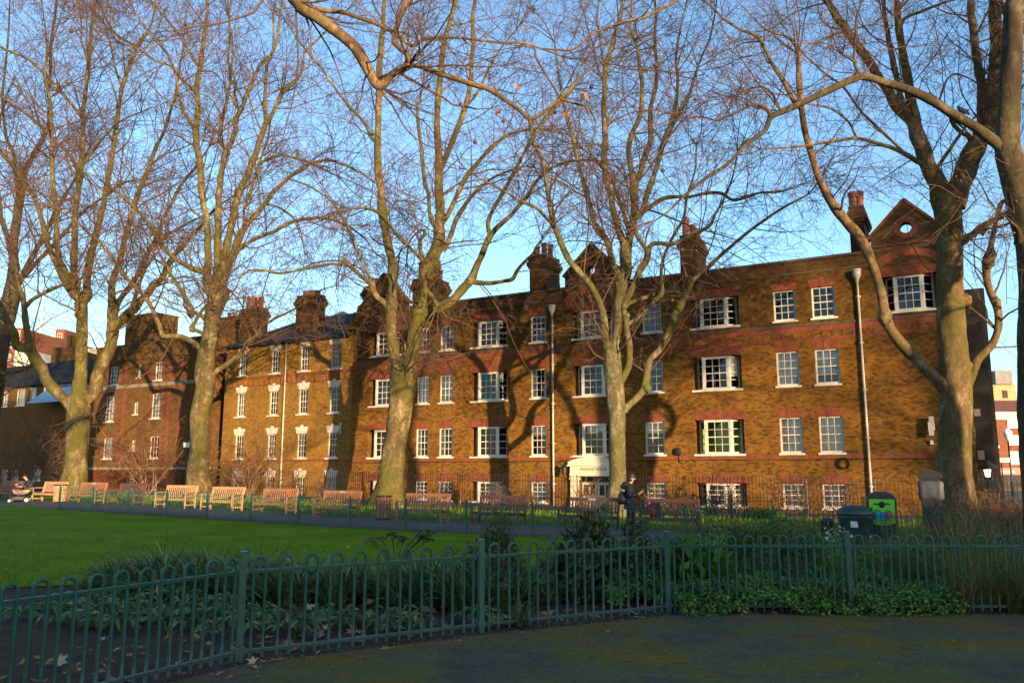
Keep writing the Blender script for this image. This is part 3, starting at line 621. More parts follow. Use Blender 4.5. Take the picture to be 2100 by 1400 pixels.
for k, (lb, py) in enumerate(FL):
    t = facade_thing('floodlight' if k < 3 else 'junction_box', lb, 'floodlight' if k < 3 else 'box', 1910.5, py, 0, 'white lights on the blank wall')
    s = (.13, .17, .13, .09)[k]; mb = MB(); mb.box(-s*.7, s*.7, -.34 if k < 3 else -.1, -.2 if k < 3 else 0, -s, s); mb.build('lamp_head' if k < 3 else 'casing', M['white'], t, bevel=.015)
    if k < 3: mb = MB(); mb.box(-.03, .03, -.2, 0, -.03, .03); mb.build('bracket', M['white'], t)
# doorcase
px0, px1 = bays['c6'][0]-.12, bays['c6'][1]+.12; zc0 = zr['1'][0]-.07
P = MB()
for a, b in ((px0, dx0), (dx1, px1)):
    P.box(a, b, -.36, .0, -.3, ZD); P.box(a-.04, b+.04, -.41, .0, ZD-.16, ZD-.06); P.box(a-.04, b+.04, -.41, 0, -.3, .0)
P.box(px0-.02, px1+.02, -.40, 0, ZD+.002, ZD+.16); P.box(px0, px1, -.38, 0, ZD+.162, ZD+.48); P.box(px0-.14, px1+.14, -.52, 0, ZD+.482, ZD+.56); P.box(px0-.08, px1+.08, -.46, 0, ZD+.562, ZD+.62)
cxp = (px0+px1)/2; hw = (px1-px0)/2+.1; zt = ZD+.622
arc = [(cxp-hw + 2*hw*k/20, zt + .26*math.sin(math.pi*k/20)**.8) for k in range(21)]
P.prism([(cxp-hw, zt-.001)] + arc[1:-1] + [(cxp+hw, zt-.001)], -.40, 0)
for k in range(20):
    (xa, za), (xb, zb2) = arc[k], arc[k+1]; P.bar((xa, -.25, za+.03), (xb, -.25, zb2+.03), .5, .06, (0, 0, 1))
P.box(px0-.05, px1+.05, -.2, 0.0, zt+.30, max(zc0-.03, zt+.33))
P.v = [(x, y*.5, z) for x, y, z in P.v]
po = P.build('doorcase', M['cream'], B)
text('lettering', 'ERNLAND HOUSE', .175, M['ink'], po, (cxp, -.196, ZD+.33))
D = MB(); wdo = (dx1-dx0)/2
for k in range(2):
    D = MB(); a, b = dx0+wdo*k+.01, dx0+wdo*(k+1)-.01; GL = MB()
    D.box(a, b, .30, .36, -.28, ZD-.30)
    for u in range(2):
        xa = a + (b-a)*(.12+.44*u); xb = xa + (b-a)*.32
        D.box(xa-.03, xb+.03, .285, .30, .45, ZD-.36); D.box(xa-.02, xb+.02, .28, .30, -.15, .3); GL.quad((xa, .282, .5), (xb, .282, .5), (xb, .282, ZD-.42), (xa, .282, ZD-.42))
    d = D.build('door', M['cream'], B); GL.build('pane', M['room'], d)
    h = MB(); h.ball((b-.07 if k == 0 else a+.07, .26, .35), .035); h.build('handle', M['brass'], d)
D = MB(); D.box(dx0, dx1, .30, .36, ZD-.28, ZD); D.build('fanlight', M['glass'], B)
D = MB(); D.box(px0-.1, px1+.1, -1.1, -.0, -.6, -.3); D.build('step', M['stone'], B)
roombox(dx0-.2, dx1+.2, .37, 2.2, -.4, ZD).build('hall', M['room'], B)
t = facade_thing('wall_lantern', 'black iron lantern on a curled bracket left of the cream doorcase', 'lamp', 1172, 960)
mb = MB(); mb.tube([(0, 0, .3), (-.1, -.25, .45), (-.2, -.42, .35), (-.2, -.45, .15)], .02, 6); mb.build('bracket', M['black'], t)
mb = MB(); mb.lathe([(.03, -.32), (.09, -.3), (.14, .05), (.17, .07), (.05, .18), (.02, .24)], (-.2, -.45, 0), 8); mb.build('lantern_body', M['black'], t)
# rear wing past the right corner, its shade put into a black colour
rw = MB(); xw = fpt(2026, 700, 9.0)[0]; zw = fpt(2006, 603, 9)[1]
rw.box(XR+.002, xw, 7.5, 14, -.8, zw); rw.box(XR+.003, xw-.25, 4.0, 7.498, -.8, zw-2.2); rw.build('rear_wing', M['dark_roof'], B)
rw = MB()
for (pa, ya, yb_) in ((2004, 838, 853), (1993, 876, 898), (2012, 923, 942)):
    xa, za = fpt(pa-6, yb_, 3.9); xb, zb3 = fpt(pa+6, ya, 3.9); rw.box(max(xa, XR+.02), xb, 3.93, 3.998, za, zb3)
rw.build('pale_panel', M['rug'], B)

# ---------------------------------------------------------------- the lower wing with the slate roof
WG = thing('slate_roofed_building', 'lower brown brick building with white keystone lintels, slate roof and tall chimneys', 'building', O3, -TH)
wx = {'w1': (481, 498), 'w2': (548, 565), 'w3': (609, 626), 'w4': (670, 693)}
wx = {k: (cx(a, 912), cx(b, 912)) for k, (a, b) in wx.items()}
wm = sum(b-a for a, b in wx.values())/4
wx = {k: ((a+b)/2-wm/2, (a+b)/2+wm/2) for k, (a, b) in wx.items()}
wz = [(fpt(681, s)[1], fpt(681, t_)[1]) for s, t_ in ((1026, 978), (939, 886.5), (846.5, 794), (756.5, 706.5))]
XWL = cx(455); ZE = fpt(690, 688)[1]
wh = [(a, b, z0, z1, .15) for a, b in wx.values() for z0, z1 in wz]
mb = MB(); wallgrid(mb, XWL, XL-.001, -.6, ZE, wh, .002); mb.quad((XWL, 9, -.6), (XWL, .002, -.6), (XWL, .002, ZE), (XWL, 9, ZE)); mb.quad((XL-.001, 9, -.6), (XWL, 9, -.6), (XWL, 9, ZE), (XL-.001, 9, ZE)); mb.build('wall', M['brick_wing'], WG)
cw = {('w1', 3): None, ('w2', 1): 'sides', ('w3', 1): 'sides', ('w1', 0): 'full', ('w2', 0): 'sides', ('w3', 0): 'full', ('w4', 0): 'full', ('w1', 2): 'full', ('w1', 3): 'sides'}
for k, (a, b) in wx.items():
    for r, (z0, z1) in enumerate(wz): window(WG, a, b, z0, z1, dep=.13, curtain=cw.get((k, r)), lint='white', over=.14)
zz = [fpt(560, y)[1] for y in (769.5, 774.5, 786, 790)]
mb = MB(); mb.box(XWL, XL-.01, -.014, .003, zz[1], zz[0]); mb.box(XWL, XL-.01, -.014, .003, zz[3], zz[2])
for k in range(22):
    x = XWL + .2 + k*(XL-XWL-.4)/22; mb.box(x, x+.12, -.014, .003, zz[2]+.001, zz[1]-.001)
mb.box(XWL, XL-.01, -.014, .003, fpt(681, 945)[1], fpt(681, 941)[1]); mb.build('frieze', M['rubbed'], WG)
zrg = fpt(640, 652, 4.6)[1]; xh = fpt(628, 655, 4.6)[0]
mb = MB(); e = (-.22, ZE)
mb.quad((XWL-.1, e[0], ZE), (XL-.02, e[0], ZE), (XL-.02, 4.6, zrg), (xh, 4.6, zrg)); mb.quad((XL-.02, 9.2, ZE), (XWL-.1, 9.2, ZE), (xh, 4.6, zrg), (XL-.02, 4.6, zrg)); mb.quad((XWL-.1, 9.2, ZE), (XWL-.1, e[0], ZE), (xh, 4.6, zrg))
mb.quad((XL-.02, e[0], ZE), (XL-.02, 9.2, ZE), (XL-.02, 4.6, zrg)); RO = mb.build('roof', M['slate'], WG)
mb = MB(); mb.box(XWL-.12, XL-.03, -.34, -.20, ZE-.16, ZE+.0); mb.box(XWL-.05, XL-.03, -.2, 0.0, ZE-.06, ZE-.01); mb.build('gutter', M['black'], WG)
for (p0, p1, dep, yt, yw, pots, zb_) in ((607, 647, .9, 607, .9, [(.25, .4, .35, .15), (.45, .5, .35, .15), (.65, .5, .35, .15), (.85, .5, .3, .15)], .2),
                                        (491.5, 531, 1.6, 634, .8, [(.25, .4, .85, .15), (.45, .5, .85, .15), (.65, .5, .8, .15), (.85, .5, .8, .15)], .2),
                                        (446, 478, 2.6, 652, .9, [(.4, .5, .4, .15), (.7, .5, .4, .15)], -3)):
    a, b = chx(p0, p1, yt+30, dep); chimney(WG, a, b, dep, dep+yw, ZE-1.2+zb_, fpt(p0, yt, dep)[1], pots, 'brick_top')
mb = MB(); x, z = fpt(703, 641, 5.2); mb.box(x-.42, x+.42, 4.8, 5.6, zrg-.5, z-.3)
for k in range(4): mb.box(x-.47, x+.47, 4.75, 5.65, z-.95+k*.16, z-.89+k*.16)
mb.add([(x-.6, 4.6, z-.28), (x+.6, 4.6, z-.28), (x+.6, 5.8, z-.28), (x-.6, 5.8, z-.28), (x-.1, 5.2, z+.1), (x+.1, 5.2, z+.1)], [(0,1,5,4), (1,2,5), (2,3,4,5), (3,0,4), (3,2,1,0)])
mb.build('roof_ventilator', M['lead'], WG)
pipe(WG, 590.5, 700, 1000, False, r=.05)
mb = MB(); x, z = fpt(701, 868); mb.tube([(x-.05, 0, z), (x-.05, -.12, z), (x+.02, -.14, z-.1), (x+.02, -.14, z-.55), (x+.08, -.14, z-.62)], .045, 8); mb.build('overflow_pipe', M['pipe'], WG, True)

# ---------------------------------------------------------------- block at the left end
CBD = 0.6
CB = thing('parapet_block', 'dark brick block with pale stone bands, arched windows and a squat roof stack', 'building', (NRM[0]*(FD+CBD), NRM[1]*(FD+CBD), 0), -TH)
f2 = lambda px, py: fpt(px, py, CBD)
XCL, XCR = f2(188, 850)[0], f2(437, 850)[0]; ZC = f2(340, 700)[1]
wl = [(223, 240, 790, 751), (281, 288, 775, 748), (316, 332, 780, 741), (213, 233, 865, 812), (273, 282, 850, 824), (308, 328, 858, 806), (209, 228, 941, 897), (268, 276, 924, 902), (304, 324, 940, 894), (262, 274, 1004, 975), (309, 322, 1004, 975)]
hs = []
for a, b, s, t_ in wl: hs.append((f2(a, s)[0], f2(b, s)[0], f2((a+b)/2, s)[1], f2((a+b)/2, t_)[1], .15))
zpl = f2(260, 961)[1]
mb = MB(); wallgrid(mb, XCL, XCR, zpl, ZC, [h for h in hs if h[2] > zpl]); mb.quad((XCR, 0, -.5), (XCR, 12, -.5), (XCR, 12, ZC), (XCR, 0, ZC)); mb.quad((XCL, 12, -.5), (XCL, 0, -.5), (XCL, 0, ZC), (XCL, 12, ZC)); mb.quad((XCL, 3, ZC-.4), (XCR, 3, ZC-.4), (XCR, 12, ZC-.4), (XCL, 12, ZC-.4)); mb.quad((XCL, .3, ZC-.5), (XCR, .3, ZC-.5), (XCR, 3, ZC-.4), (XCL, 3, ZC-.4)); mb.quad((XCL, .3, ZC-.5), (XCL, .3, ZC), (XCR, .3, ZC), (XCR, .3, ZC-.5)); mb.quad((XCL, 0, ZC), (XCR, 0, ZC), (XCR, .3, ZC), (XCL, .3, ZC)); mb.build('wall', M['brick_block'], CB)
mb = MB(); wallgrid(mb, XCL, XCR, -.5, zpl, [h for h in hs if h[2] < zpl], -.02); mb.build('plinth', M['brick_red'], CB)
for i, h in enumerate(hs): window(CB, h[0], h[1], h[2], h[3], dep=.13, cols=2 if h[1]-h[0] < .5 else 3, rows=6 if 3 <= i < 6 else 4, curtain='full' if i in (2, 3, 5, 6) else None, lint=None)
mb = MB()
for i in (3, 5):
    h = hs[i]; xm = (h[0]+h[1])/2; r = (h[1]-h[0])/2
    for k in range(10):
        t0, t1 = math.pi*k/10, math.pi*(k+1)/10; mb.prism([(xm-q*math.cos(t), h[3]-.02+q*math.sin(t)) for q, t in ((r+.02, t0), (r+.26, t0), (r+.26, t1), (r+.02, t1))], -.015, .01)
for px in (252, 344, 366):
    a = f2(px-3, 850)[0]; b = f2(px+4, 850)[0]; mb.box(a, b, -.012, .01, zpl+.1, ZC-1.4)
for i in (0, 2, 3, 5, 6, 8):
    h = hs[i]; mb.box(h[0]-.24, h[0]-.005, -.01, .005, h[2], h[3]); mb.box(h[1]+.005, h[1]+.24, -.01, .005, h[2], h[3])
mb.build('red_dressing', M['rubbed'], CB)
mb = MB(); za = f2(300, 789)[1]; mb.box(XCL-.02, XCR+.02, -.05, .01, za-.14, za+.1); mb.box(XCL-.02, XCR+.02, -.06, .01, zpl-.06, zpl+.12); mb.build('stone_band', M['dull_stone'], CB)
mb = MB(); mb.box(XCL-.05, XCR+.05, -.06, .36, ZC, ZC+.1); mb.box(XCL, XCR, -.06, .01, ZC-1.1, ZC-1.0); mb.build('coping', M['cap'], CB)
a, zt = fpt(264, 652, CBD+.5); b, _ = fpt(323, 652, CBD+.5); mb = MB(); mb.box(a, b, .3, 2.3, ZC-.3, zt+.0); mb.box(a-.05, b+.05, .25, 2.35, zt, zt+.1); mb.build('roof_stack', M['brick_block'], CB)
GP = thing('recessed_link', 'narrow dark recessed link between the parapet block and the slate roofed building', 'building', (NRM[0]*(FD+3.4), NRM[1]*(FD+3.4), 0), -TH)
mb = MB(); mb.box(XCR+.01, XWL+1.5, 0, 4, -.5, ZE-.2); mb.build('wall', M['brick_top'], GP)
for py in (775, 850, 920):
    a, z = fpt(446, py, 3.4); window_ = MB(); gl_ = MB(); sash(window_, gl_, (a-.35, -.02), (a+.35, -.02), z-.8, z+.8, 2, 4); w = window_.build('window', M['white'], GP); gl_.build('pane', M['glass'], w)

# ---------------------------------------------------------------- far left and far right buildings
FL_D = 9.0
FB = thing('shaded_lodge', 'shaded brick lodge under a dark slate roof with a glazed rooflight at the far left', 'building', (NRM[0]*(FD+FL_D), NRM[1]*(FD+FL_D), 0), -TH)
f3 = lambda px, py: fpt(px, py, FL_D)
xa, xb = f3(-120, 800)[0], f3(205, 800)[0]; ze = f3(60, 792)[1]; zrd = fpt(100, 742, FL_D+4)[1]
hl = [(f3(a, 830)[0], f3(b, 830)[0], f3(40, s)[1], f3(40, t_)[1], .15) for a, b, s, t_ in ((5, 15, 832, 800), (32, 50, 832, 798), (58, 72, 826, 796), (86, 100, 826, 796), (14, 29, 992, 962), (36, 52, 992, 964), (80, 96, 985, 955))]
mb = MB(); wallgrid(mb, xa, xb, -.5, ze, hl); mb.quad((xb, 0, -.5), (xb, 9, -.5), (xb, 9, ze), (xb, 0, ze)); mb.build('wall', M['brick_block'], FB)
for h in hl: window(FB, *h[:4], dep=.13, lint=None, curtain='full')
mb = MB(); mb.quad((xa, -.3, ze), (xb+.2, -.3, ze), (xb-1.5, 4.5, zrd), (xa, 4.5, zrd)); mb.quad((xb+.2, -.3, ze), (xb+.2, 9.3, ze), (xb-1.5, 4.5, zrd)); mb.quad((xa, 4.5, zrd), (xb-1.5, 4.5, zrd), (xb+.2, 9.3, ze), (xa, 9.3, ze)); mb.build('roof', M['dark_roof'], FB)
mb = MB(); x0, z0_ = f3(110, 789); x1, _ = f3(200, 789); mb.quad((x0, -2.4, ze-2.0), (x1, -2.4, ze-2.0), (x1, -.05, ze-.1), (x0, -.05, ze-.1))
mb.build('rooflight', plain('blue_glazing', (0.06, 0.10, 0.13), 0.15, 0.2), FB)
def block(name, label, cat, px0, px1, py0, py1, Y, depth, mat, floors=0, cols=0, winmat='glass', group=None, trim=None, wf=(.55, .5)):
    p0 = at(px0, py1, Y); p1 = at(px1, py0, Y); t = thing(name, label, cat, (p0[0], Y, p0[2]), 0, group)
    w, h = p1[0]-p0[0], p1[2]-p0[2]; mb = MB(); mb.box(0, w, 0, depth, -25 if py1 < 955 else -3, h); mb.build('wall', M[mat], t)
    for i in range(floors):
        for j in range(cols):
            cw_, ch = w/cols, h/floors; x0, z0 = cw_*(j+.5-wf[0]/2), ch*(i+.5-wf[1]/2)
            fr, gl = MB(), MB(); sash(fr, gl, (x0, -.03), (x0+cw_*wf[0], -.03), z0, z0+ch*wf[1], 2, 2, .08, .05); o = fr.build('window', M['white'], t); gl.build('pane', M[winmat], o)
    if trim:
        mb = MB()
        for f in trim: mb.box(-.2, w+.2, -.25, .05, h*f-.18, h*f+.18)
        mb.build('cornice', M['stone'], t)
    return t, w, h
block('brick_tower', 'sunlit red brick tower seen above the dark roof at the left', 'building', 109, 133, 675, 740, 150, 8, 'brick_far', 2, 1)
block('banded_mansion_block', 'sunlit red and white banded mansion block behind the lodge roof', 'building', 66, 112, 690, 745, 140, 14, 'brick_far', 3, 4, trim=(.35, .68, .98))
block('red_gabled_house', 'dark red house behind the lodge roof, left of the banded block', 'building', 10, 46, 672, 745, 130, 12, 'brick_far', 3, 2)
t, w, h = block('chimneyed_house', 'low dark brick house with chimney pots in front of the sunlit tower', 'building', 102, 147, 712, 760, 95, 8, 'brick_top')
mb = MB(); mb.box(w*.5, w*.64, 1, 2, h, h+1.6); mb.box(w*.78, w*.86, 1, 1.8, h, h+1.3); mb.build('chimney', M['brick_top'], t)
block('pale_office_block', 'pale stone office block catching the sun beyond the left trees', 'building', 176, 214, 716, 770, 150, 12, 'stone', 3, 3, trim=(.98,))
block('pale_terrace', 'low pale terrace showing between the trunks at the far left', 'building', 28, 62, 718, 750, 120, 8, 'stone', 1, 3)
t = thing('mast', 'thin white mast rising behind the banded mansion block', 'mast', at(80, 700, 160)); mb = MB(); z = at(80, 598, 160)[2]-at(80, 700, 160)[2]
mb.tube([(0, 0, 0), (0, 0, z)], [.45, .08], 6); mb.build('pole', M['white'], t)
t, w, h = block('shop_terrace', 'red brick street terrace with a red shop front beyond the right corner', 'building', 2010, 2160, 846, 1000, 78, 10, 'brick_far', trim=(.985, .93))
for (a, b, c, d) in ((2066, 2090, 858, 878), (2068, 2093, 892, 912), (2073, 2098, 925, 952), (2010, 2024, 860, 880), (2014, 2027, 893, 912), (2022, 2031, 925, 945), (2106, 2130, 858, 878), (2108, 2132, 892, 912), (2112, 2138, 925, 952)):
    q0 = at(a, d, 78)-np.array(t.location); q1 = at(b, c, 78)-np.array(t.location); fr, gl = MB(), MB(); sash(fr, gl, (q0[0], -.04), (q1[0], -.04), q0[2], q1[2], 3, 2, .07, .05); o = fr.build('window', M['white'], t); gl.build('pane', M['glass'], o); drape(q0[0], q1[0], -.02, q0[2], q1[2], 8, .008).build('curtain', M['curtain'], o)
q0 = at(2040, 973, 78)-np.array(t.location); q1 = at(2160, 959, 78)-np.array(t.location); mb = MB(); mb.box(q0[0], q1[0], -.25, .0, q0[2], q1[2]); fs = mb.build('shop_fascia', M['fascia'], t)
text('lettering', 'ernandes', .5, M['sign_white'], fs, ((at(2058, 966, 78)-np.array(t.location))[0], -.27, (q0[2]+q1[2])/2), ext=.01)
q2 = at(2040, 1003, 78)-np.array(t.location); mb = MB(); mb.box(q0[0], q1[0], -.05, .02, q2[2], q0[2]-.02); mb.build('shop_window', M['room'], t)
rr = MB(); q3 = at(2010, 823, 80)-np.array(t.location); rr.add([(-.3, -.3, h), (w+.3, -.3, h), (w+.3, 5, h+1.6), (-.3, 5, h+1.6), (w+.3, 10, h), (-.3, 10, h)], [(0,1,2,3), (3,2,4,5), (0,3,5), (1,4,2)]); rr.build('roof', M['tile_cap'], t)
t, w, h = block('buff_rooftop_block', 'sunlit buff brick block rising behind the street terrace roof', 'building', 2013, 2082, 788, 850, 96, 8, 'brick_buff')
mb = MB(); mb.box(w*.42, w*.88, -.4, 3, h, h+1.6); mb.build('plant_room', M['rug'], t); mb = MB(); mb.box(w*.62, w*.76, -.06, .01, h*.55, h*.8); mb.build('window', M['room'], t)
def street_lamp(name, label, px, py_top, Y, headmat, lit=False):
    p = at(px, py_top, Y); g = float(gz(p[0], Y)); t = thing(name, label, 'street lamp', (p[0], Y, g)); H = p[2]-g
    mb = MB(); mb.tube([(0, 0, 0), (0, 0, 1.0), (0, 0, 1.05), (0, 0, H-.9)], [.13, .12, .075, .055], 10); mb.build('pole', M[headmat], t, True)
    mb = MB(); mb.lathe([(.05, -.9), (.12, -.85), (.32, -.35), (.34, -.3), (.12, -.05), (.04, 0)], (0, 0, H), 12); mb.build('lamp_head', M['steel_white'], t, True)
street_lamp('street_lamp', 'white painted street lamp standing in the sun before the red shop front', 2037, 905, 52, 'steel_white')
street_lamp('street_lamp', 'slim dark street lamp with a white globe before the brick street terrace', 2065, 878, 60, 'black')
p = at(2024, 955, 34.0); g = float(gz(p[0], 34.0)); t = thing('lantern_post', 'black lantern with two glowing panes on a short post at the building corner', 'street lamp', (p[0], 34.0, g)); H = p[2]-g
mb = MB(); mb.tube([(0, 0, 0), (0, 0, H-.55)], [.07, .05], 8); mb.build('pole', M['black'], t)
mb = MB(); mb.lathe([(.05, -.55), (.2, -.5), (.22, -.45)], (0, 0, H), 8); mb.lathe([(.36, -.12), (.38, -.06), (.14, .12), (.05, .2)], (0, 0, H), 8)
for k in range(8): mb.tube([(.2*math.cos(k*.785), .2*math.sin(k*.785), H-.48), (.33*math.cos(k*.785), .33*math.sin(k*.785), H-.1)], .016, 4)
ln = mb.build('lantern_frame', M['black'], t); mb = MB(); mb.lathe([(.08, -.45), (.13, -.15)], (0, 0, H), 8); mb.build('bulb', M['lamp'], ln)
t = facade_thing('street_sign', 'small white street nameplate on a post before the shop terrace', 'sign', 2053, 943, 20.0)
mb = MB(); mb.box(-.45, .45, -.02, .02, -.14, .14); mb.build('plate', M['sign_white'], t); mb = MB(); mb.box(-.04, .04, .02, .06, -3.5, .14); mb.build('post', M['black'], t)
# unseen terrace added behind the camera, its heights shaped to shade the near ground
OC = -45.0; OH = 13.75
T0 = thing('unseen_terrace', 'unseen brick terrace across the square, shaped to shade the near ground', 'building', (NRM[0]*OC, NRM[1]*OC, 0), -TH)
mb = MB(); mb.box(53.5, 76, -9, 0, -.5, OH); mb.box(76.01, 175, -9, 0, -.5, OH+1.0); mb.box(8, 53.49, -12, 0, -.5, 27); mb.build('wall', M['brick'], T0)  # tall block added to shade the lodge, right part raised to shade the benches
mb = MB(); mb.box(53.5, 76, -9.1, .12, OH, OH+.1); mb.box(76.01, 175.2, -9.1, .12, OH+1.0, OH+1.1); mb.build('coping', M['stone'], T0)
# ---------------------------------------------------------------- trees
def catmull(P, n):
    P = np.array(P, float); m = len(P)
    if m < 3: t = np.linspace(0, 1, n*(m-1)+1)[:, None]; return P[0]*(1-t) + P[-1]*t
    E = np.vstack([2*P[0]-P[1], P, 2*P[-1]-P[-2]]); out = []
    for i in range(m-1):
        a, b, c, d = E[i:i+4]; t = np.linspace(0, 1, n, endpoint=False)[:, None]
        out.append(.5*((2*b) + (c-a)*t + (2*a-5*b+4*c-d)*t*t + (3*b-a-3*c+d)*t**3))
    out.append(P[-1:]); return np.vstack(out)
def unit(v): return v/(np.linalg.norm(v, axis=-1, keepdims=True)+1e-9)
def grow(S, D, Ln, r0, r1, nseg, wig, up, rng, droop=0.0):
    n = len(S); P = np.empty((n, nseg+1, 3)); P[:, 0] = S; d = unit(D); step = (Ln/nseg)[:, None]
    for k in range(nseg):
        d = unit(d + rng.normal(0, wig, (n, 3)) + np.array([0, 0, up - droop*k/nseg])); P[:, k+1] = P[:, k] + d*step
    f = np.linspace(0, 1, nseg+1)[None]; return P, r0[:, None]*(1-f) + r1[:, None]*f
def spawn(P, per, tmin, rng, spread=0.9, keep=0.55):
    n, K, _ = P.shape; N_ = n*per; idx = np.repeat(np.arange(n), per); t = (tmin + (1-tmin)*rng.random(N_))*(K-1.001); i = t.astype(int); f = (t-i)[:, None]
    S = P[idx, i]*(1-f) + P[idx, i+1]*f; T = unit(P[idx, i+1]-P[idx, i]); rnd = rng.normal(0, 1, (N_, 3)); rnd -= (rnd*T).sum(1, keepdims=True)*T
    return S, unit(T*keep + unit(rnd)*spread), t/(K-1), idx
def plane_tree(name, label, limbs, Y0, barkmat, seed, group='big bare plane trees', twigs=1.0, twigY=None, rmin=0.007, base=None, extra=None, leaves=0, seeds=90, droop=0.10, twscale=1.0):
    """limbs: dict id -> (parent id or None, dz, [(px,py,w)...]); pixel widths give the radii at the tree's distance"""
    rng = np.random.default_rng(seed); KF = math.cos(TILT)/F_PX
    done = {}; segs_V = []; segs_Q = []; nv = 0; poly = []
    for key, (par, dz, pts) in limbs.items():
        if par is None: ys = Y0
        else:
            pp, pY = done[par]; k = int(np.argmin((pp[:, 0]-pts[0][0])**2 + (pp[:, 1]-pts[0][1])**2)); ys = pY[k]
        pts = [tuple(p) if len(p) == 3 else (p[0], p[1], None) for p in pts]
        arr = np.array([[p[0], p[1]] for p in pts], float); ws = [p[2] for p in pts]
        kn = [i for i, w in enumerate(ws) if w is not None]; ws = np.interp(np.arange(len(ws)), kn, [ws[i] for i in kn])
        d = np.r_[0, np.cumsum(np.linalg.norm(np.diff(arr, axis=0), axis=1))]; f = d/d[-1]; Ys = ys + dz*(0.25*f + 0.75*f*f)
        done[key] = (arr, Ys); W = np.array([at(a[0], a[1], y) for a, y in zip(arr, Ys)]); rad = ws*0.5*Ys*KF*1.02
        if arr[-1, 1] < 30 and arr[-1, 1] < arr[0, 1] and key != 'x':                     # carry the limb on above the frame
            dv = unit(W[-1]-W[-2]); 
            for q in (1.3, 2.8, 4.4): W = np.vstack([W, W[-1] + dv*1.4 + rng.normal(0, .15, 3) + [0, 0, .15]]); rad = np.r_[rad, rad[-1]*.72]; Ys = np.r_[Ys, Ys[-1]]
        c = catmull(np.c_[W, rad], 6); r = np.maximum(c[:, 3], .006); c = c[:, :3]
        L_ = np.r_[0, np.cumsum(np.linalg.norm(np.diff(c, axis=0), axis=1))]
        wv = .3 if par is None else 1.0
        c += (np.sin(L_*2.1 + rng.random()*6)[:, None]*rng.normal(0, .1, 3)*wv + np.sin(L_*5.3 + rng.random()*6)[:, None]*rng.normal(0, .06, 3)*wv)*r[:, None]
        r = r*(1 + .05*wv*np.sin(L_*3.7+rng.random()*6) + .04*wv*np.sin(L_*9.1+rng.random()*6))
        sides = 20 if r.max() > .3 else (12 if r.max() > .1 else 8)
        ang = np.arange(sides)*2*np.pi/sides
        wob = 1 + .05*np.sin(2*ang[None] + L_[:, None]*.9 + rng.random()*6) + .035*np.sin(5*ang[None] + L_[:, None]*2.3) + rng.normal(0, .012, (len(r), sides))
        if par is None:
            g = float(gz(c[0, 0], c[0, 1])); hgt = np.maximum(c[:, 2]-g, 0)
            wob = wob*(1 + .16*np.exp(-hgt/.4)[:, None]*(1+.5*np.sin(5*ang[None]+1)))
        V, Q = tubes(c[None], r[None], sides, wob[None]); segs_V.append(V); segs_Q.append(Q+nv); nv += len(V)
        e = np.vstack([c[-1]+unit(c[-1]-c[-2])*r[-1]*.6]); segs_V.append(e); top = nv - sides + np.arange(sides)
        segs_Q.append(np.stack([top, np.roll(top, -1), np.full(sides, nv), np.full(sides, nv)], -1)); nv += 1
        poly.append((c, r, L_[-1], key, par))
    c0 = poly[0][0][0]; g0 = float(gz(c0[0], c0[1]))
    t = thing(name, label, 'tree', (c0[0], c0[1], g0), 0, group); off = np.array([c0[0], c0[1], g0])
    for bx_, by_, bw_ in (extra or []):                                  # burls and knots on the limbs
        best = min(((np.hypot(a_[:, 0]-bx_, a_[:, 1]-by_).min(), k_) for k_, (a_, _) in done.items())); pp, pY = done[best[1]]; y_ = pY[int(np.argmin(np.hypot(pp[:, 0]-bx_, pp[:, 1]-by_)))]
        b_ = MB(); c_ = at(bx_, by_, y_-.05); rr_ = bw_*.5*y_*KF; b_.ball(c_, rr_, rr_, rr_*1.25, 14, 10); bv = np.array(b_.v); bv = c_ + (bv-c_)*(1+.18*np.sin(bv[:, :1]*31+bv[:, 2:]*23)+.1*np.sin(bv[:, 1:2]*47))
        segs_V.append(bv); segs_Q.append(np.array([(f+(f[2],))[:4] if len(f) == 3 else f for f in b_.f])+nv); nv += len(bv)
    V = np.vstack(segs_V) - off; Q = np.vstack(segs_Q)
    me = np_mesh('trunk', V, Q, True); link('trunk', me, M[barkmat], t)
    # twigs: four orders of branching, the first set along the traced limbs
    S, D, R0, LN = [], [], [], []
    for c, r, ln, key, par in poly:
        if par is None and len(poly) > 1: tm = .8
        else: tm = .12
        nb = rng.poisson(max(1, ln*1.05*twigs*(1.5 if r.mean() < .12 else 1.0)*(0.5 if tm > .5 else 1)))
        for _ in range(nb):
            k = min(len(c)-2, int((tm+(1-tm)*rng.random()**.8)*(len(c)-1))); T = unit(c[k+1]-c[k]); q = rng.normal(0, 1, 3); q[1] *= 1.0; q -= (q@T)*T; q = unit(q)
            if c[k, 2] < 3.2: continue
            S.append(c[k]+q*r[k]*.5); D.append(unit(T*.55+q*.8+np.array([0, 0, .12]))); R0.append(min(r[k]*.45, .05*twscale)*rng.uniform(.45, 1)); LN.append(twscale*rng.uniform(1.6, 5.2)*(1.2 if r[k] > .08 else .8))
        T = unit(c[-1]-c[-2])                                            # limb ends break up
        for _ in range(5):
            S.append(c[-1]); D.append(unit(T+rng.normal(0, .45, 3))); R0.append(min(r[-1]*.7, .03*twscale)); LN.append(twscale*rng.uniform(1.8, 4.2))
    S = np.array(S); D = np.array(D); R0 = np.array(R0); LN = np.array(LN); allV, allQ, nv = [], [], 0
    def emit(P, r, sides):
        nonlocal nv
        V, Q = tubes(P, np.maximum(r, rmin*.5), sides); allV.append(V); allQ.append(Q+nv); nv += len(V)
    P1, r1 = grow(S, D, LN, np.maximum(R0, rmin*1.6), np.full(len(S), rmin*1.2), 11, .13, .035, rng, droop); emit(P1, r1, 5)
    S2, D2, f2_, i2 = spawn(P1, 6, .1, rng); n2 = len(S2)
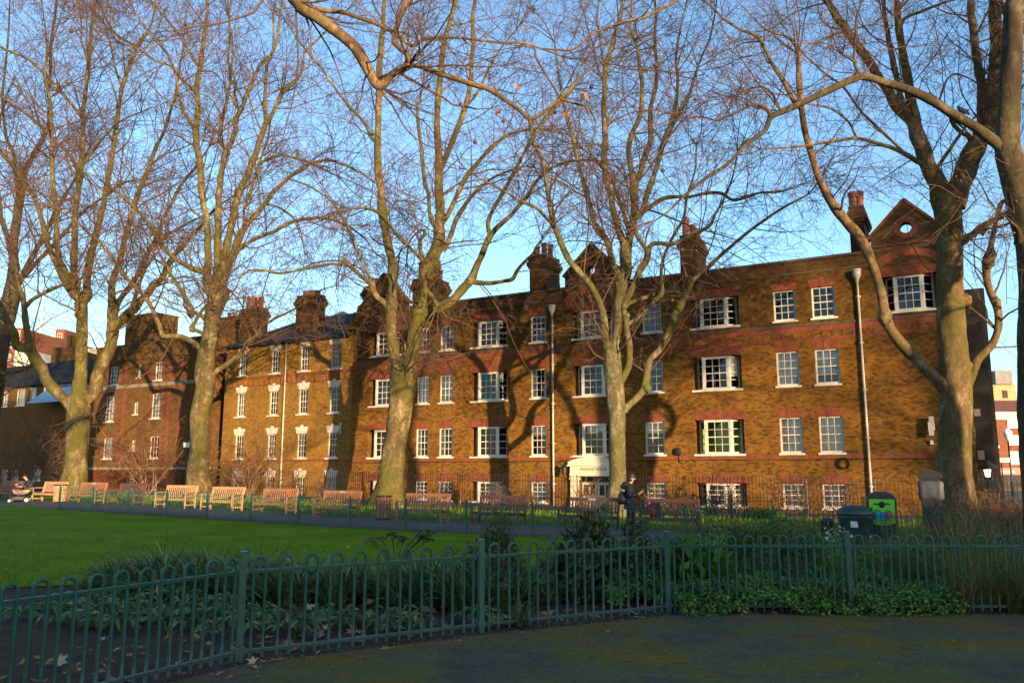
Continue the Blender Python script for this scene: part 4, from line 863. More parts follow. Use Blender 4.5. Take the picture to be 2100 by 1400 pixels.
    P2, r2 = grow(S2, D2, LN[i2]*rng.uniform(.25, .55, n2), np.full(n2, rmin*1.25), np.full(n2, rmin*.8), 7, .17, .02, rng, droop*1.6); emit(P2, r2, 3)
    S3, D3, _, i3 = spawn(P2, 3, .15, rng); n3 = len(S3)
    P3, r3 = grow(S3, D3, twscale*rng.uniform(.3, .95, n3), np.full(n3, rmin*.8), np.full(n3, rmin*.6), 4, .2, .0, rng, droop*2.2); emit(P3, r3, 3)
    S4, D4, _, _ = spawn(P3, 2, .3, rng); n4 = len(S4)
    P4, r4 = grow(S4, D4, twscale*rng.uniform(.15, .5, n4), np.full(n4, rmin*.65), np.full(n4, rmin*.5), 3, .22, .0, rng, droop*2.2); emit(P4, r4, 3)
    link('branches', np_mesh('branches', np.vstack(allV)-off, np.vstack(allQ), False), M['twig'], t)
    if seeds:
        mb = MB(); pick = rng.choice(n2, min(n2, seeds), replace=False)
        for i in pick:
            e = P2[i, -1]-off; l = rng.uniform(.06, .14); mb.tube([e, e-np.array([0, 0, l])], .003, 3, False); mb.ball(e-np.array([0, 0, l+.02]), .026*max(1, twscale), n=6, m=4)
        o = mb.build('seed_balls', M['seed'], t); tag(o, kind='stuff')
    if leaves:
        pool = np.arange(n3)
        if name == 'plane_tree' and Y0 < 10:
            E_ = P3[:, -1]; kx = 1050+(F_PX/math.cos(TILT))*E_[:, 0]/E_[:, 1]; pool = np.where((kx > 960) & (kx < 1240) & (E_[:, 2] > 5.8) & (E_[:, 2] < 7.4))[0]
        pick = rng.choice(pool, min(len(pool), leaves), replace=False)
        for i in pick: TREE_LEAVES.append((t, P3[i, -1]-off, rng.uniform(.07, .12)))
    return t, P1
TREE_LEAVES = []
TREES = {}
exec_order = []
LT0 = {'t': (None, 0, [(-40, 1045, 62), (-38, 960, 46), (-15, 780, 42), (5, 665, 42), (22, 612, 32), (27, 573, 24), (28, 540, 20), (28, 494, 18), (36, 441, 17), (43, 387, 16), (43, 370, 16)]),
 'a': ('t', -1, [(43, 372, 12), (28, 340, 10), (13, 325, 9), (-10, 300, 8), (-40, 240, 5)]),
 'b': ('t', 1, [(43, 372, 12), (54, 344, 11), (71, 314, 10), (90, 280, 9), (103, 246, 8), (103, 214, 8), (99, 193, 7), (103, 150, 6), (105, 86, 6), (113, 32, 5), (116, 0, 4)]),
 'c': ('t', -1.5, [(38, 420, 9), (30, 330, 8), (21, 300, 7), (13, 280, 6), (5, 200, 5), (15, 100, 4), (20, 0, 3)]),
 'd': ('t', 1, [(30, 590, 14), (43, 572, 12), (64, 531, 11), (86, 490, 9), (103, 458, 8), (116, 428, 8), (133, 402, 7), (158, 359, 5), (185, 300, 4)]),
 'e': ('t', 2, [(32, 586, 10), (51, 565, 9), (96, 516, 8), (133, 477, 7), (171, 434, 6), (210, 406, 5), (246, 378, 5), (289, 368, 3)]),
 'f': ('t', -1, [(30, 560, 12), (17, 494, 10), (4, 451, 9), (0, 420, 8), (-10, 330, 7), (0, 240, 6)])}
LT1 = {'t': (None, 0, [(147, 1048, 72), (148, 1003, 58), (153, 978, 46), (157, 907, 40), (160, 860, 46), (163, 820, 46), (164, 800, 30), (166, 746, 23), (168, 690, 22), (168, 657, 22), (166, 621, 26)]),
 'a': ('t', 0, [(166, 625, 20), (160, 603, 18), (152, 578, 15), (153, 494, 13), (154, 441, 12), (161, 387, 11), (164, 355, 13), (169, 312, 10), (171, 268, 9), (171, 225, 9), (176, 182, 8), (181, 129, 7), (185, 86, 7), (189, 43, 6), (193, 0, 5)]),
 'a1': ('a', 2, [(164, 352, 8), (150, 330, 8), (141, 316, 7), (109, 284, 7), (94, 268, 7), (43, 225, 6), (0, 197, 6), (-40, 170, 4)]),
 'a2': ('a', -2, [(164, 345, 7), (175, 332, 7), (200, 296, 6), (229, 264, 5), (255, 244, 4), (290, 230, 3)]),
 'a3': ('a', -2, [(170, 245, 6), (145, 212, 6), (120, 184, 6), (94, 154, 6), (54, 120, 5), (0, 96, 5), (-40, 60, 3)]),
 'a4': ('a', 1, [(180, 126, 5), (172, 100, 4), (167, 86, 4), (167, 50, 3), (159, 0, 3)]),
 'b': ('t', 1.5, [(162, 612, 20), (148, 598, 18), (137, 578, 16), (116, 543, 13), (98, 500, 11), (86, 456, 10), (77, 419, 9), (64, 396, 8), (49, 375, 6), (20, 330, 4)]),
 'b2': ('t', -1.5, [(158, 605, 16), (139, 567, 13), (120, 526, 12), (116, 483, 12), (116, 430, 11), (109, 387, 10), (107, 344, 9), (105, 312, 9), (106, 280, 8), (104, 232, 7), (102, 200, 6), (93, 161, 5), (96, 90, 4), (88, 20, 3)]),
 'c': ('t', -1, [(168, 625, 20), (180, 603, 16), (178, 578, 15), (186, 526, 14), (199, 473, 13), (212, 419, 12), (221, 372, 11), (229, 323, 10), (236, 280, 10), (240, 246, 10), (246, 204, 9), (251, 178, 9), (264, 139, 8), (276, 107, 7), (287, 86, 8), (304, 64, 5), (315, 32, 4), (321, 0, 3)]),
 'c1': ('c', 1, [(250, 180, 5), (236, 137, 5), (225, 86, 4), (210, 43, 4), (167, 0, 3)]),
 'c2': ('c', 2, [(280, 95, 5), (246, 77, 5), (225, 54, 4), (206, 13, 3)]),
 'd': ('t', -.5, [(166, 822, 30), (180, 815, 27), (193, 803, 25), (201, 774, 25), (212, 742, 25), (223, 716, 24), (231, 689, 23), (234, 671, 23), (229, 646, 18), (229, 614, 15), (231, 581, 13), (244, 537, 12), (257, 490, 12), (268, 447, 11), (281, 406, 10), (294, 372, 10), (306, 340, 9), (321, 301, 8), (332, 280, 7), (343, 250, 6), (360, 190, 5), (372, 120, 4)]),
 'd1': ('d', 1.5, [(234, 655, 14), (238, 631, 12), (253, 605, 11), (268, 586, 11), (281, 564, 10), (298, 533, 9), (313, 503, 9), (328, 466, 8), (347, 426, 7), (369, 383, 6), (399, 346, 5), (430, 300, 3)]),
 'd2': ('d', -2.5, [(236, 668, 22), (253, 654, 20), (274, 631, 18), (300, 605, 15), (317, 584, 14), (336, 564, 12), (347, 537, 11), (373, 507, 10), (396, 479, 8), (414, 462, 7), (440, 430, 5), (480, 400, 3)]),
 'd3': ('d2', 1, [(268, 636, 9), (272, 622, 8), (281, 596, 8), (294, 560, 7), (305, 520, 6), (330, 490, 6), (364, 469, 5), (407, 447, 4), (450, 430, 3)]),
 'e': ('t', -2, [(158, 846, 28), (150, 836, 26), (129, 817, 22), (116, 802, 21), (96, 779, 21), (86, 757, 21), (75, 742, 21), (66, 725, 22), (60, 714, 20), (43, 712, 17), (32, 704, 16), (30, 684, 15), (17, 660, 12), (5, 630, 9), (-15, 600, 6)]),
 'e2': ('e', 1, [(62, 720, 15), (58, 700, 14), (57, 680, 13), (54, 656, 12), (47, 624, 10), (42, 592, 8), (36, 573, 6), (30, 530, 4)]),
 'e3': ('e2', -2, [(49, 634, 9), (64, 616, 9), (90, 601, 8), (129, 584, 7), (160, 574, 5), (190, 560, 3)]),
 'e4': ('e', 3, [(70, 745, 8), (55, 755, 8), (43, 759, 7), (0, 766, 6), (-40, 760, 4)])}
LT2 = {'t': (None, 0, [(408, 1045, 66), (408, 1003, 52), (407, 975, 44), (407, 907, 37), (411, 853, 37), (418, 800, 37), (421, 764, 38), (427, 707, 34), (437, 651, 34), (446, 614, 40), (449, 590, 46)]),
 'a': ('t', .5, [(440, 606, 24), (430, 585, 20), (424, 570, 18), (426, 537, 15), (426, 473, 14), (419, 430, 13), (413, 387, 13), (411, 344, 13), (404, 301, 13), (402, 268, 13), (406, 214, 11), (404, 182, 11), (410, 139, 10), (416, 96, 9), (421, 60, 8), (425, 21, 7), (424, 0, 6)]),
 'a1': ('a', 1, [(410, 140, 6), (393, 116, 6), (380, 92, 6), (369, 73, 6), (343, 41, 5), (311, 4, 4)]),
 'a2': ('a', -1, [(404, 200, 6), (392, 180, 5), (364, 154, 5), (343, 111, 5), (309, 71, 4), (280, 30, 3)]),
 'a3': ('a', -2, [(403, 278, 7), (390, 250, 7), (375, 225, 7), (366, 190, 6), (362, 160, 6), (351, 137, 5), (317, 124, 5), (287, 103, 4), (250, 90, 3)]),
 'b': ('t', 0, [(449, 600, 30), (448, 565, 24), (447, 526, 17), (447, 484, 14), (448, 430, 13), (451, 376, 12), (458, 334, 12), (464, 312, 13)]),
 'b1': ('b', 1, [(463, 314, 8), (456, 297, 8), (450, 281, 7), (455, 246, 7), (466, 204, 6), (472, 161, 6), (468, 118, 5), (472, 60, 4), (468, 10, 3)]),
 'b2': ('b', -1, [(465, 312, 10), (473, 293, 10), (481, 272, 10), (485, 246, 10), (496, 221, 9), (506, 193, 9), (519, 167, 8), (534, 133, 7), (558, 109, 6), (569, 79, 6), (573, 43, 5), (579, 0, 4)]),
 'b3': ('b2', 0, [(489, 223, 6), (479, 206, 6), (483, 171, 5), (474, 140, 5), (478, 100, 4), (470, 40, 3)]),
 'c': ('t', -1, [(452, 600, 26), (458, 550, 19), (463, 520, 16), (469, 484, 14), (477, 451, 14), (484, 419, 15), (494, 387, 14), (511, 349, 13), (524, 319, 12), (534, 281, 11), (545, 251, 10), (543, 214, 8), (544, 182, 7), (547, 139, 6), (560, 100, 5), (560, 30, 4)]),
 'c1': ('c', -1, [(545, 257, 8), (560, 231, 8), (573, 204, 8), (584, 186, 8), (605, 167, 7), (618, 146, 6), (624, 116, 5), (631, 101, 5), (669, 64, 4), (700, 30, 3)]),
 'd': ('t', -2, [(455, 598, 24), (462, 565, 17), (466, 548, 15), (477, 520, 14), (490, 490, 14), (503, 465, 13), (524, 439, 11), (546, 415, 10), (559, 396, 9), (582, 374, 8), (597, 361, 8), (625, 344, 7), (640, 334, 6), (674, 329, 6), (704, 338, 5), (741, 355, 4), (775, 380, 2)]),
 'd1': ('d', 1, [(502, 467, 6), (500, 430, 6), (505, 413, 6), (518, 379, 6), (529, 344, 6), (539, 312, 5), (550, 284, 5), (556, 240, 4), (575, 190, 3)]),
 'd2': ('d1', -1, [(531, 335, 5), (550, 326, 5), (576, 319, 5), (608, 325, 5), (636, 334, 4), (690, 360, 3)]),
 'd3': ('d', -1, [(546, 418, 5), (570, 425, 4), (597, 442, 4), (615, 470, 3), (625, 520, 2)]),
 'd4': ('d', 0, [(597, 368, 4), (640, 385, 4), (680, 415, 3), (705, 455, 3), (725, 500, 2)]),
 'e': ('t', -3, [(468, 545, 11), (480, 525, 9), (488, 514, 8), (501, 505, 8), (526, 488, 8), (565, 473, 8), (597, 456, 7), (640, 447, 7), (672, 449, 6), (709, 462, 5), (747, 488, 3), (770, 520, 2)]),
 'g': ('t', -2, [(440, 585, 14), (425, 565, 12), (414, 557, 12), (396, 551, 11), (377, 542, 9), (362, 533, 9), (343, 516, 9), (328, 499, 8), (313, 473, 8), (296, 447, 7), (274, 424, 7), (244, 396, 6)]),
 'h': ('t', -1, [(432, 668, 12), (422, 657, 10), (412, 646, 9), (399, 641, 9), (392, 644, 11), (394, 631, 8), (385, 618, 8), (368, 590, 8), (351, 564, 7), (342, 546, 6), (325, 536, 5), (305, 528, 3)]),
 'i': ('t', -.5, [(428, 695, 10), (418, 685, 9), (403, 677, 8), (394, 674, 9), (405, 651, 7), (420, 632, 6), (436, 620, 5)]),
 'j': ('t', -3, [(422, 722, 16), (409, 713, 13), (396, 703, 11), (377, 692, 11), (359, 689, 10), (340, 689, 10), (333, 684, 10), (324, 663, 10), (311, 631, 9), (296, 607, 9), (274, 584, 8), (253, 564, 8), (246, 552, 7), (214, 505, 6), (189, 484, 5), (154, 454, 4), (120, 430, 3)]),
 'k': ('t', -3, [(424, 778, 16), (433, 772, 13), (444, 761, 12), (466, 746, 11), (489, 731, 11), (502, 720, 11), (505, 705, 11), (518, 694, 12), (531, 685, 11), (534, 676, 6), (537, 670, 5), (568, 651, 5), (607, 632, 4), (637, 612, 4), (656, 596, 3), (690, 585, 2)])}
LT3 = {'t': (None, 0, [(798, 1050, 84), (797, 1014, 64), (801, 980, 54), (806, 943, 49), (816, 871, 46), (824, 800, 46), (827, 764, 50)]),
 'A': ('t', .5, [(820, 775, 30), (811, 740, 22), (807, 715, 21), (803, 680, 22), (802, 640, 23), (805, 600, 20), (805, 563, 20), (806, 545, 20), (800, 518, 19), (793, 486, 18), (787, 453, 19), (783, 421, 19), (782, 395, 15), (775, 339, 16), (775, 268, 14), (777, 200, 14), (778, 143, 13), (782, 89, 11), (786, 40, 9), (788, 0, 8)]),
 'A1': ('A', 1, [(774, 296, 7), (764, 284, 6), (746, 250, 6), (718, 221, 6), (693, 189, 5), (661, 143, 5), (625, 100, 4), (600, 64, 3)]),
 'A2': ('A', -3, [(800, 640, 14), (791, 625, 13), (776, 612, 12), (766, 597, 12), (763, 584, 11), (744, 569, 9), (723, 550, 8), (706, 537, 9), (700, 540, 6), (680, 541, 6), (665, 544, 6), (619, 553, 5), (574, 560, 5), (541, 554, 5), (511, 555, 4), (498, 564, 3), (470, 578, 2)]),
 'A3': ('A2', 1, [(765, 586, 6), (753, 559, 5), (740, 533, 5), (729, 503, 5), (718, 475, 4), (701, 443, 4), (680, 408, 3), (660, 380, 2)]),
 'A4': ('A', -1, [(786, 460, 5), (800, 432, 4), (815, 412, 4), (835, 414, 4), (848, 430, 4), (857, 470, 2)]),
 'B': ('t', -.5, [(830, 775, 38), (838, 750, 30), (845, 725, 28), (851, 689, 30), (854, 658, 31), (859, 637, 28)]),
 'B1': ('B', .5, [(860, 640, 22), (867, 619, 17), (869, 603, 16), (868, 587, 17), (870, 568, 22), (878, 548, 28), (887, 529, 29), (896, 507, 29), (901, 486, 25), (901, 464, 22), (903, 432, 20), (900, 395, 18), (900, 375, 17), (900, 321, 17), (896, 268, 14), (898, 214, 13), (904, 143, 12), (911, 89, 11), (925, 36, 10), (936, 0, 9)]),
 'B1a': ('B1', -1, [(902, 346, 13), (911, 330, 12), (929, 286, 12), (954, 221, 12), (966, 161, 10), (967, 125, 9), (971, 89, 9), (969, 36, 8), (975, 0, 7)]),
 'B1b': ('B1a', -1, [(958, 215, 6), (975, 195, 6), (989, 171, 6), (1007, 132, 5), (1030, 95, 4), (1060, 60, 3)]),
 'B1c': ('B1', 1.5, [(898, 475, 9), (888, 458, 8), (881, 439, 8), (879, 400, 8), (871, 375, 8), (864, 304, 8), (856, 240, 7), (856, 215, 6), (861, 200, 6), (870, 150, 4), (865, 80, 3)]),
 'B1d': ('B1', -2, [(903, 465, 12), (911, 451, 11), (926, 424, 10), (939, 398, 10), (955, 366, 10), (968, 346, 9), (1000, 311, 8), (1029, 286, 8), (1057, 271, 6), (1107, 266, 4), (1160, 275, 2)]),
 'B1e': ('B1', -3, [(908, 515, 12), (916, 502, 10), (926, 479, 10), (935, 451, 10), (950, 426, 9), (968, 402, 8), (1000, 372, 6), (1040, 352, 5), (1080, 340, 3)]),
 'B1f': ('B1', -4, [(884, 556, 8), (874, 543, 8), (864, 531, 7), (839, 507, 7), (817, 486, 7), (796, 456, 7), (772, 434, 7), (744, 426, 6), (721, 428, 6)]),
 'B1g': ('B1', 1, [(878, 545, 7), (866, 528, 7), (862, 510, 7), (864, 490, 7), (872, 480, 7), (866, 472, 5), (850, 482, 4), (838, 500, 4), (834, 540, 3)]),
 'B2': ('B', -2.5, [(858, 655, 26), (872, 642, 24), (894, 632, 22), (918, 622, 21), (937, 607, 19), (956, 586, 19), (969, 567, 20), (980, 539, 14), (993, 511, 13), (1003, 489, 14), (1010, 478, 12), (1023, 464, 10), (1049, 439, 9), (1072, 413, 8), (1083, 400, 8), (1104, 368, 7), (1127, 347, 7), (1157, 334, 6), (1187, 329, 5), (1227, 331, 4), (1260, 340, 2)]),
 'B2a': ('B2', 1, [(1005, 482, 10), (1001, 458, 9), (1010, 432, 9), (1027, 402, 9), (1043, 375, 8), (1071, 321, 7), (1089, 286, 6), (1114, 246, 5), (1136, 214, 4), (1160, 180, 3)]),
 'B2b': ('B2', -1, [(970, 574, 14), (978, 580, 11), (1012, 580, 9), (1035, 576, 8), (1051, 571, 9), (1061, 554, 7), (1076, 537, 7), (1094, 520, 6), (1100, 507, 5), (1112, 490, 3)]),
 'C': ('B1', -1, [(868, 588, 8), (880, 600, 9), (890, 615, 10), (896, 628, 10)])}
LT4 = {'t': (None, 0, [(1265, 1064, 58), (1265, 1030, 46), (1266, 989, 37), (1266, 917, 34), (1264, 860, 34), (1261, 800, 36), (1257, 750, 36), (1254, 715, 34)]),
 'M': ('t', 0, [(1256, 722, 26), (1262, 695, 18), (1267, 670, 19), (1269, 640, 22), (1272, 610, 24), (1278, 580, 28), (1283, 550, 28), (1283, 525, 24), (1285, 495, 24)]),
 'M1': ('M', 1, [(1282, 508, 20), (1276, 490, 17), (1268, 469, 15), (1259, 439, 14), (1252, 400, 13), (1246, 375, 13), (1239, 331, 13), (1241, 280, 13), (1239, 230, 12), (1240, 180, 12), (1243, 136, 12), (1254, 100, 11), (1264, 61, 9), (1279, 0, 7)]),
 'M1b': ('M1', 1, [(1242, 150, 7), (1236, 120, 6), (1232, 89, 6), (1225, 36, 5), (1228, 0, 4)]),
 'M2': ('M', -.5, [(1286, 505, 20), (1291, 486, 18), (1298, 454, 17), (1302, 428, 18), (1301, 400, 17), (1299, 375, 15), (1294, 347, 12), (1289, 314, 11), (1294, 280, 11), (1308, 250, 11), (1314, 229, 11), (1317, 179, 10), (1311, 125, 8), (1306, 93, 7), (1292, 54, 5), (1296, 0, 4)]),
 'M2b': ('M2', .5, [(1301, 385, 14), (1308, 364, 13), (1321, 331, 13), (1334, 285, 12), (1333, 232, 10), (1345, 180, 8), (1346, 130, 7), (1343, 89, 7), (1346, 29, 6), (1342, 0, 5)]),
 'M2c': ('M2', -1, [(1306, 440, 14), (1318, 428, 12), (1331, 388, 12), (1345, 347, 11), (1361, 290, 10), (1378, 247, 9), (1387, 205, 8), (1390, 160, 7), (1386, 125, 6), (1393, 71, 5), (1407, 11, 4)]),
 'M2e': ('M2c', -1, [(1366, 275, 7), (1390, 240, 7), (1411, 200, 7), (1425, 158, 6), (1439, 118, 5), (1455, 80, 4), (1464, 40, 4), (1470, 0, 3)]),
 'M2d': ('M2', -2, [(1303, 445, 15), (1317, 434, 13), (1339, 421, 10), (1361, 407, 9), (1390, 404, 8), (1411, 404, 7), (1450, 396, 7), (1479, 396, 7), (1507, 411, 6), (1557, 396, 5), (1600, 393, 4), (1640, 380, 2)]),
 'M3': ('M2', 1, [(1292, 480, 10), (1283, 452, 9), (1276, 425, 8), (1262, 390, 8), (1254, 365, 7), (1235, 345, 6), (1212, 320, 5), (1195, 305, 4)]),
 'L': ('t', -1, [(1252, 735, 24), (1246, 715, 20), (1242, 690, 18), (1239, 665, 18), (1234, 634, 16), (1223, 607, 15), (1207, 580, 14), (1195, 566, 14), (1180, 548, 14), (1167, 533, 13), (1154, 507, 12), (1146, 486, 12), (1134, 456, 12), (1129, 421, 11), (1124, 400, 10), (1120, 368, 9), (1110, 321, 9), (1094, 294, 9), (1098, 275, 7), (1117, 247, 7), (1140, 220, 6), (1160, 200, 6), (1174, 183, 5), (1190, 140, 3)]),
 'L2': ('L', -1, [(1133, 462, 8), (1129, 456, 7), (1107, 432, 7), (1081, 417, 6), (1060, 409, 6), (1029, 389, 5), (993, 371, 4), (954, 346, 3)]),
 'K': ('M', 1, [(1277, 590, 20), (1270, 565, 15), (1259, 546, 14), (1251, 518, 13), (1246, 496, 13), (1229, 471, 11), (1216, 449, 11), (1212, 428, 11), (1204, 402, 10), (1191, 354, 9), (1184, 324, 9), (1174, 280, 9), (1160, 230, 8), (1154, 200, 7), (1146, 150, 5), (1138, 90, 4)]),
 'R1': ('t', -2, [(1270, 848, 20), (1280, 838, 17), (1305, 816, 15), (1321, 795, 17), (1327, 761, 14), (1334, 737, 13), (1354, 714, 13), (1371, 684, 14), (1381, 650, 14), (1394, 630, 15), (1402, 614, 11), (1411, 597, 10), (1424, 571, 9), (1452, 548, 9), (1480, 522, 8), (1509, 497, 7), (1540, 471, 6), (1564, 454, 6), (1600, 430, 5), (1655, 400, 3)]),
 'R1b': ('R1', 1, [(1409, 603, 7), (1395, 602, 6), (1380, 598, 6), (1357, 600, 7)]),
 'R2': ('t', -1, [(1266, 790, 18), (1277, 774, 15), (1289, 747, 15), (1291, 717, 13), (1287, 685, 13), (1283, 660, 12), (1279, 635, 12), (1281, 620, 13), (1292, 602, 14), (1296, 593, 14), (1305, 572, 14), (1313, 554, 14), (1326, 533, 14), (1328, 516, 12), (1317, 499, 9), (1306, 481, 9), (1300, 462, 7), (1290, 440, 5)]),
 'R2a': ('R2', -1, [(1330, 522, 10), (1333, 508, 10), (1340, 501, 9), (1355, 499, 9), (1377, 501, 9), (1403, 490, 9), (1435, 475, 8), (1456, 462, 8), (1467, 439, 6), (1480, 417, 5), (1500, 370, 4), (1512, 320, 3)]),
 'R2b': ('R2', -1, [(1285, 668, 12), (1297, 660, 10), (1321, 640, 9), (1344, 614, 9), (1355, 600, 13), (1357, 582, 8), (1356, 559, 6), (1360, 533, 6), (1371, 503, 6), (1388, 471, 6), (1403, 443, 6), (1409, 405, 5), (1425, 350, 4), (1428, 300, 3)]),
 'R2c': ('R2', 1, [(1283, 630, 10), (1290, 622, 9), (1317, 612, 9), (1335, 606, 8), (1350, 600, 8)])}
LT5 = {'t': (None, 0, [(1953, 1092, 112), (1955, 1040, 84), (1956, 1000, 74), (1957, 929, 66), (1959, 858, 63), (1961, 806, 62), (1956, 734, 56), (1951, 678, 51), (1949, 594, 50), (1948, 523, 49), (1946, 469, 53), (1944, 434, 55), (1946, 405, 62)]),
 'P': ('t', 1, [(1940, 425, 46), (1928, 388, 40), (1911, 352, 34), (1895, 321, 31), (1884, 285, 29), (1874, 252, 28), (1860, 236, 26), (1846, 223, 23), (1815, 179, 19), (1774, 116, 18), (1739, 67, 17), (1707, 22, 16), (1692, 0, 14)]),
 'P2': ('P', -1, [(1878, 262, 22), (1874, 232, 21), (1868, 201, 20), (1859, 147, 17), (1846, 80, 16), (1841, 27, 14), (1839, 0, 12)]),
 'P3': ('P', 1.5, [(1858, 232, 14), (1848, 205, 12), (1837, 147, 12), (1823, 89, 11), (1814, 27, 9), (1810, 0, 8)]),
 'P4': ('P2', -1, [(1846, 60, 7), (1856, 38, 7), (1895, 22, 6), (1925, 10, 5), (1957, 0, 4)]),
 'P5': ('P', -2.5, [(1905, 345, 12), (1893, 337, 11), (1846, 312, 10), (1801, 295, 8), (1756, 283, 7), (1712, 290, 6), (1649, 299, 5), (1600, 303, 4), (1560, 306, 3)]),
 'P5a': ('P5', -1, [(1756, 284, 6), (1750, 270, 5), (1739, 250, 5), (1703, 223, 4), (1654, 212, 4), (1610, 195, 3)]),
 'P5b': ('P5', 1, [(1856, 316, 6), (1845, 304, 6), (1801, 263, 6), (1765, 228, 5), (1730, 179, 5), (1694, 152, 4), (1649, 112, 3), (1610, 60, 2)]),
 'P6': ('P', -1, [(1920, 352, 9), (1926, 338, 9), (1945, 311, 8), (1962, 286, 7), (1985, 255, 5), (2010, 230, 3)]),
 'Q': ('t', -.5, [(1950, 420, 48), (1967, 380, 44), (1980, 357, 42), (2000, 308, 39), (2012, 280, 38), (2018, 262, 38)]),
 'Q1': ('Q', 1, [(2014, 278, 26), (2014, 240, 23), (2015, 205, 22), (2013, 170, 20), (2005, 125, 18), (1998, 89, 17), (1993, 40, 16), (1991, 0, 15)]),
 'Q2': ('Q', -1, [(2020, 278, 30), (2030, 245, 27), (2038, 205, 27), (2042, 134, 26), (2041, 45, 25), (2042, 0, 24)]),
 'Q3': ('Q', -1, [(1996, 300, 10), (1984, 280, 9), (1971, 272, 9), (1953, 250, 8), (1946, 225, 7), (1930, 210, 7), (1904, 192, 5), (1880, 200, 3)]),
 'Q3a': ('Q3', 0, [(1926, 208, 5), (1935, 180, 5), (1944, 161, 4), (1962, 152, 4), (1985, 160, 3), (2006, 172, 3)]),
 'S': ('t', -1.5, [(1956, 822, 38), (1945, 804, 32), (1934, 792, 28), (1906, 764, 25), (1878, 734, 24), (1853, 709, 24), (1831, 681, 23), (1819, 660, 24), (1814, 640, 21), (1808, 608, 18), (1799, 573, 18), (1785, 530, 18), (1764, 487, 20), (1739, 459, 21), (1710, 423, 19), (1690, 388, 17), (1680, 368, 15), (1663, 312, 14), (1649, 259, 14), (1641, 201, 13), (1638, 147, 12), (1638, 113, 12)]),
 'S2': ('S', 1, [(1642, 222, 11), (1627, 205, 10), (1605, 165, 10), (1582, 129, 9), (1560, 84, 8), (1540, 68, 7), (1521, 62, 6), (1485, 40, 5), (1450, 7, 4)]),
 'S3': ('S', -1, [(1639, 120, 5), (1655, 95, 4), (1700, 75, 4), (1745, 62, 3), (1790, 50, 2)]),
 'S4': ('S', 0, [(1637, 118, 4), (1620, 80, 4), (1570, 60, 4), (1530, 20, 3), (1510, 0, 2)]),
 'U': ('t', -1.5, [(1968, 815, 28), (1979, 797, 23), (1993, 770, 19), (2001, 742, 19), (2012, 728, 18), (2034, 706, 17), (2045, 680, 16), (2048, 655, 15), (2044, 626, 16), (2030, 596, 15), (2023, 565, 15), (2025, 542, 20), (2031, 520, 20), (2032, 505, 11), (2040, 465, 9), (2049, 428, 9), (2056, 414, 9), (2068, 411, 8)]),
 'V': ('t', -1, [(1955, 505, 22), (1968, 498, 19), (1978, 491, 17), (1996, 480, 14), (2010, 468, 16), (2020, 461, 13), (2046, 448, 13), (2056, 442, 14), (2071, 434, 10), (2095, 425, 8), (2130, 400, 6)])}
LT6 = {'t': (None, 0, [(2172, 1215, 124), (2166, 1130, 100), (2152, 1000, 92), (2136, 850, 84), (2128, 700, 74), (2126, 600, 70), (2118, 500, 66), (2106, 440, 64), (2090, 385, 58), (2074, 335, 52), (2066, 300, 47), (2066, 260, 44), (2070, 200, 42), (2076, 110, 40), (2078, 40, 38), (2080, 0, 36)]),
 'W': ('t', -1.5, [(2062, 310, 28), (2048, 296, 24), (2006, 268, 22), (1953, 237, 20), (1908, 205, 18), (1864, 183, 17), (1810, 165, 16), (1774, 156, 16), (1752, 161, 15), (1707, 183, 15), (1649, 210, 15), (1605, 229, 13), (1582, 239, 12), (1571, 264, 10), (1550, 281, 9), (1532, 293, 9), (1493, 336, 8), (1450, 364, 7), (1405, 400, 6), (1372, 432, 4), (1345, 451, 3)]),
 'W1': ('W', 0, [(1768, 156, 9), (1762, 150, 8), (1752, 125, 7), (1755, 86, 7), (1757, 36, 6), (1766, 5, 4)]),
 'W1b': ('W1', -.5, [(1757, 130, 5), (1745, 122, 5), (1728, 113, 4)]),
 'W1c': ('W', .3, [(1775, 154, 3), (1785, 135, 3), (1805, 105, 2)]),
 'W2': ('W', -1, [(1620, 226, 9), (1611, 229, 8), (1582, 238, 8), (1576, 226, 7), (1560, 216, 6), (1539, 216, 6), (1500, 236, 5), (1471, 246, 4), (1440, 240, 3)]),
 'W3': ('W', 0, [(1600, 224, 5), (1590, 205, 5), (1582, 190, 4), (1560, 178, 4), (1530, 185, 4), (1512, 195, 3)]),
 'X': ('t', -1, [(2092, 500, 24), (2085, 470, 10), (2072, 455, 6), (2060, 440, 3)]),
 'Y': ('t', 1, [(2074, 120, 16), (2085, 80, 12), (2110, 40, 9), (2140, 0, 6)]),
 'Z': ('t', 1, [(2074, 100, 18), (2066, 40, 14), (2058, 10, 12), (2040, 0, 10)])}
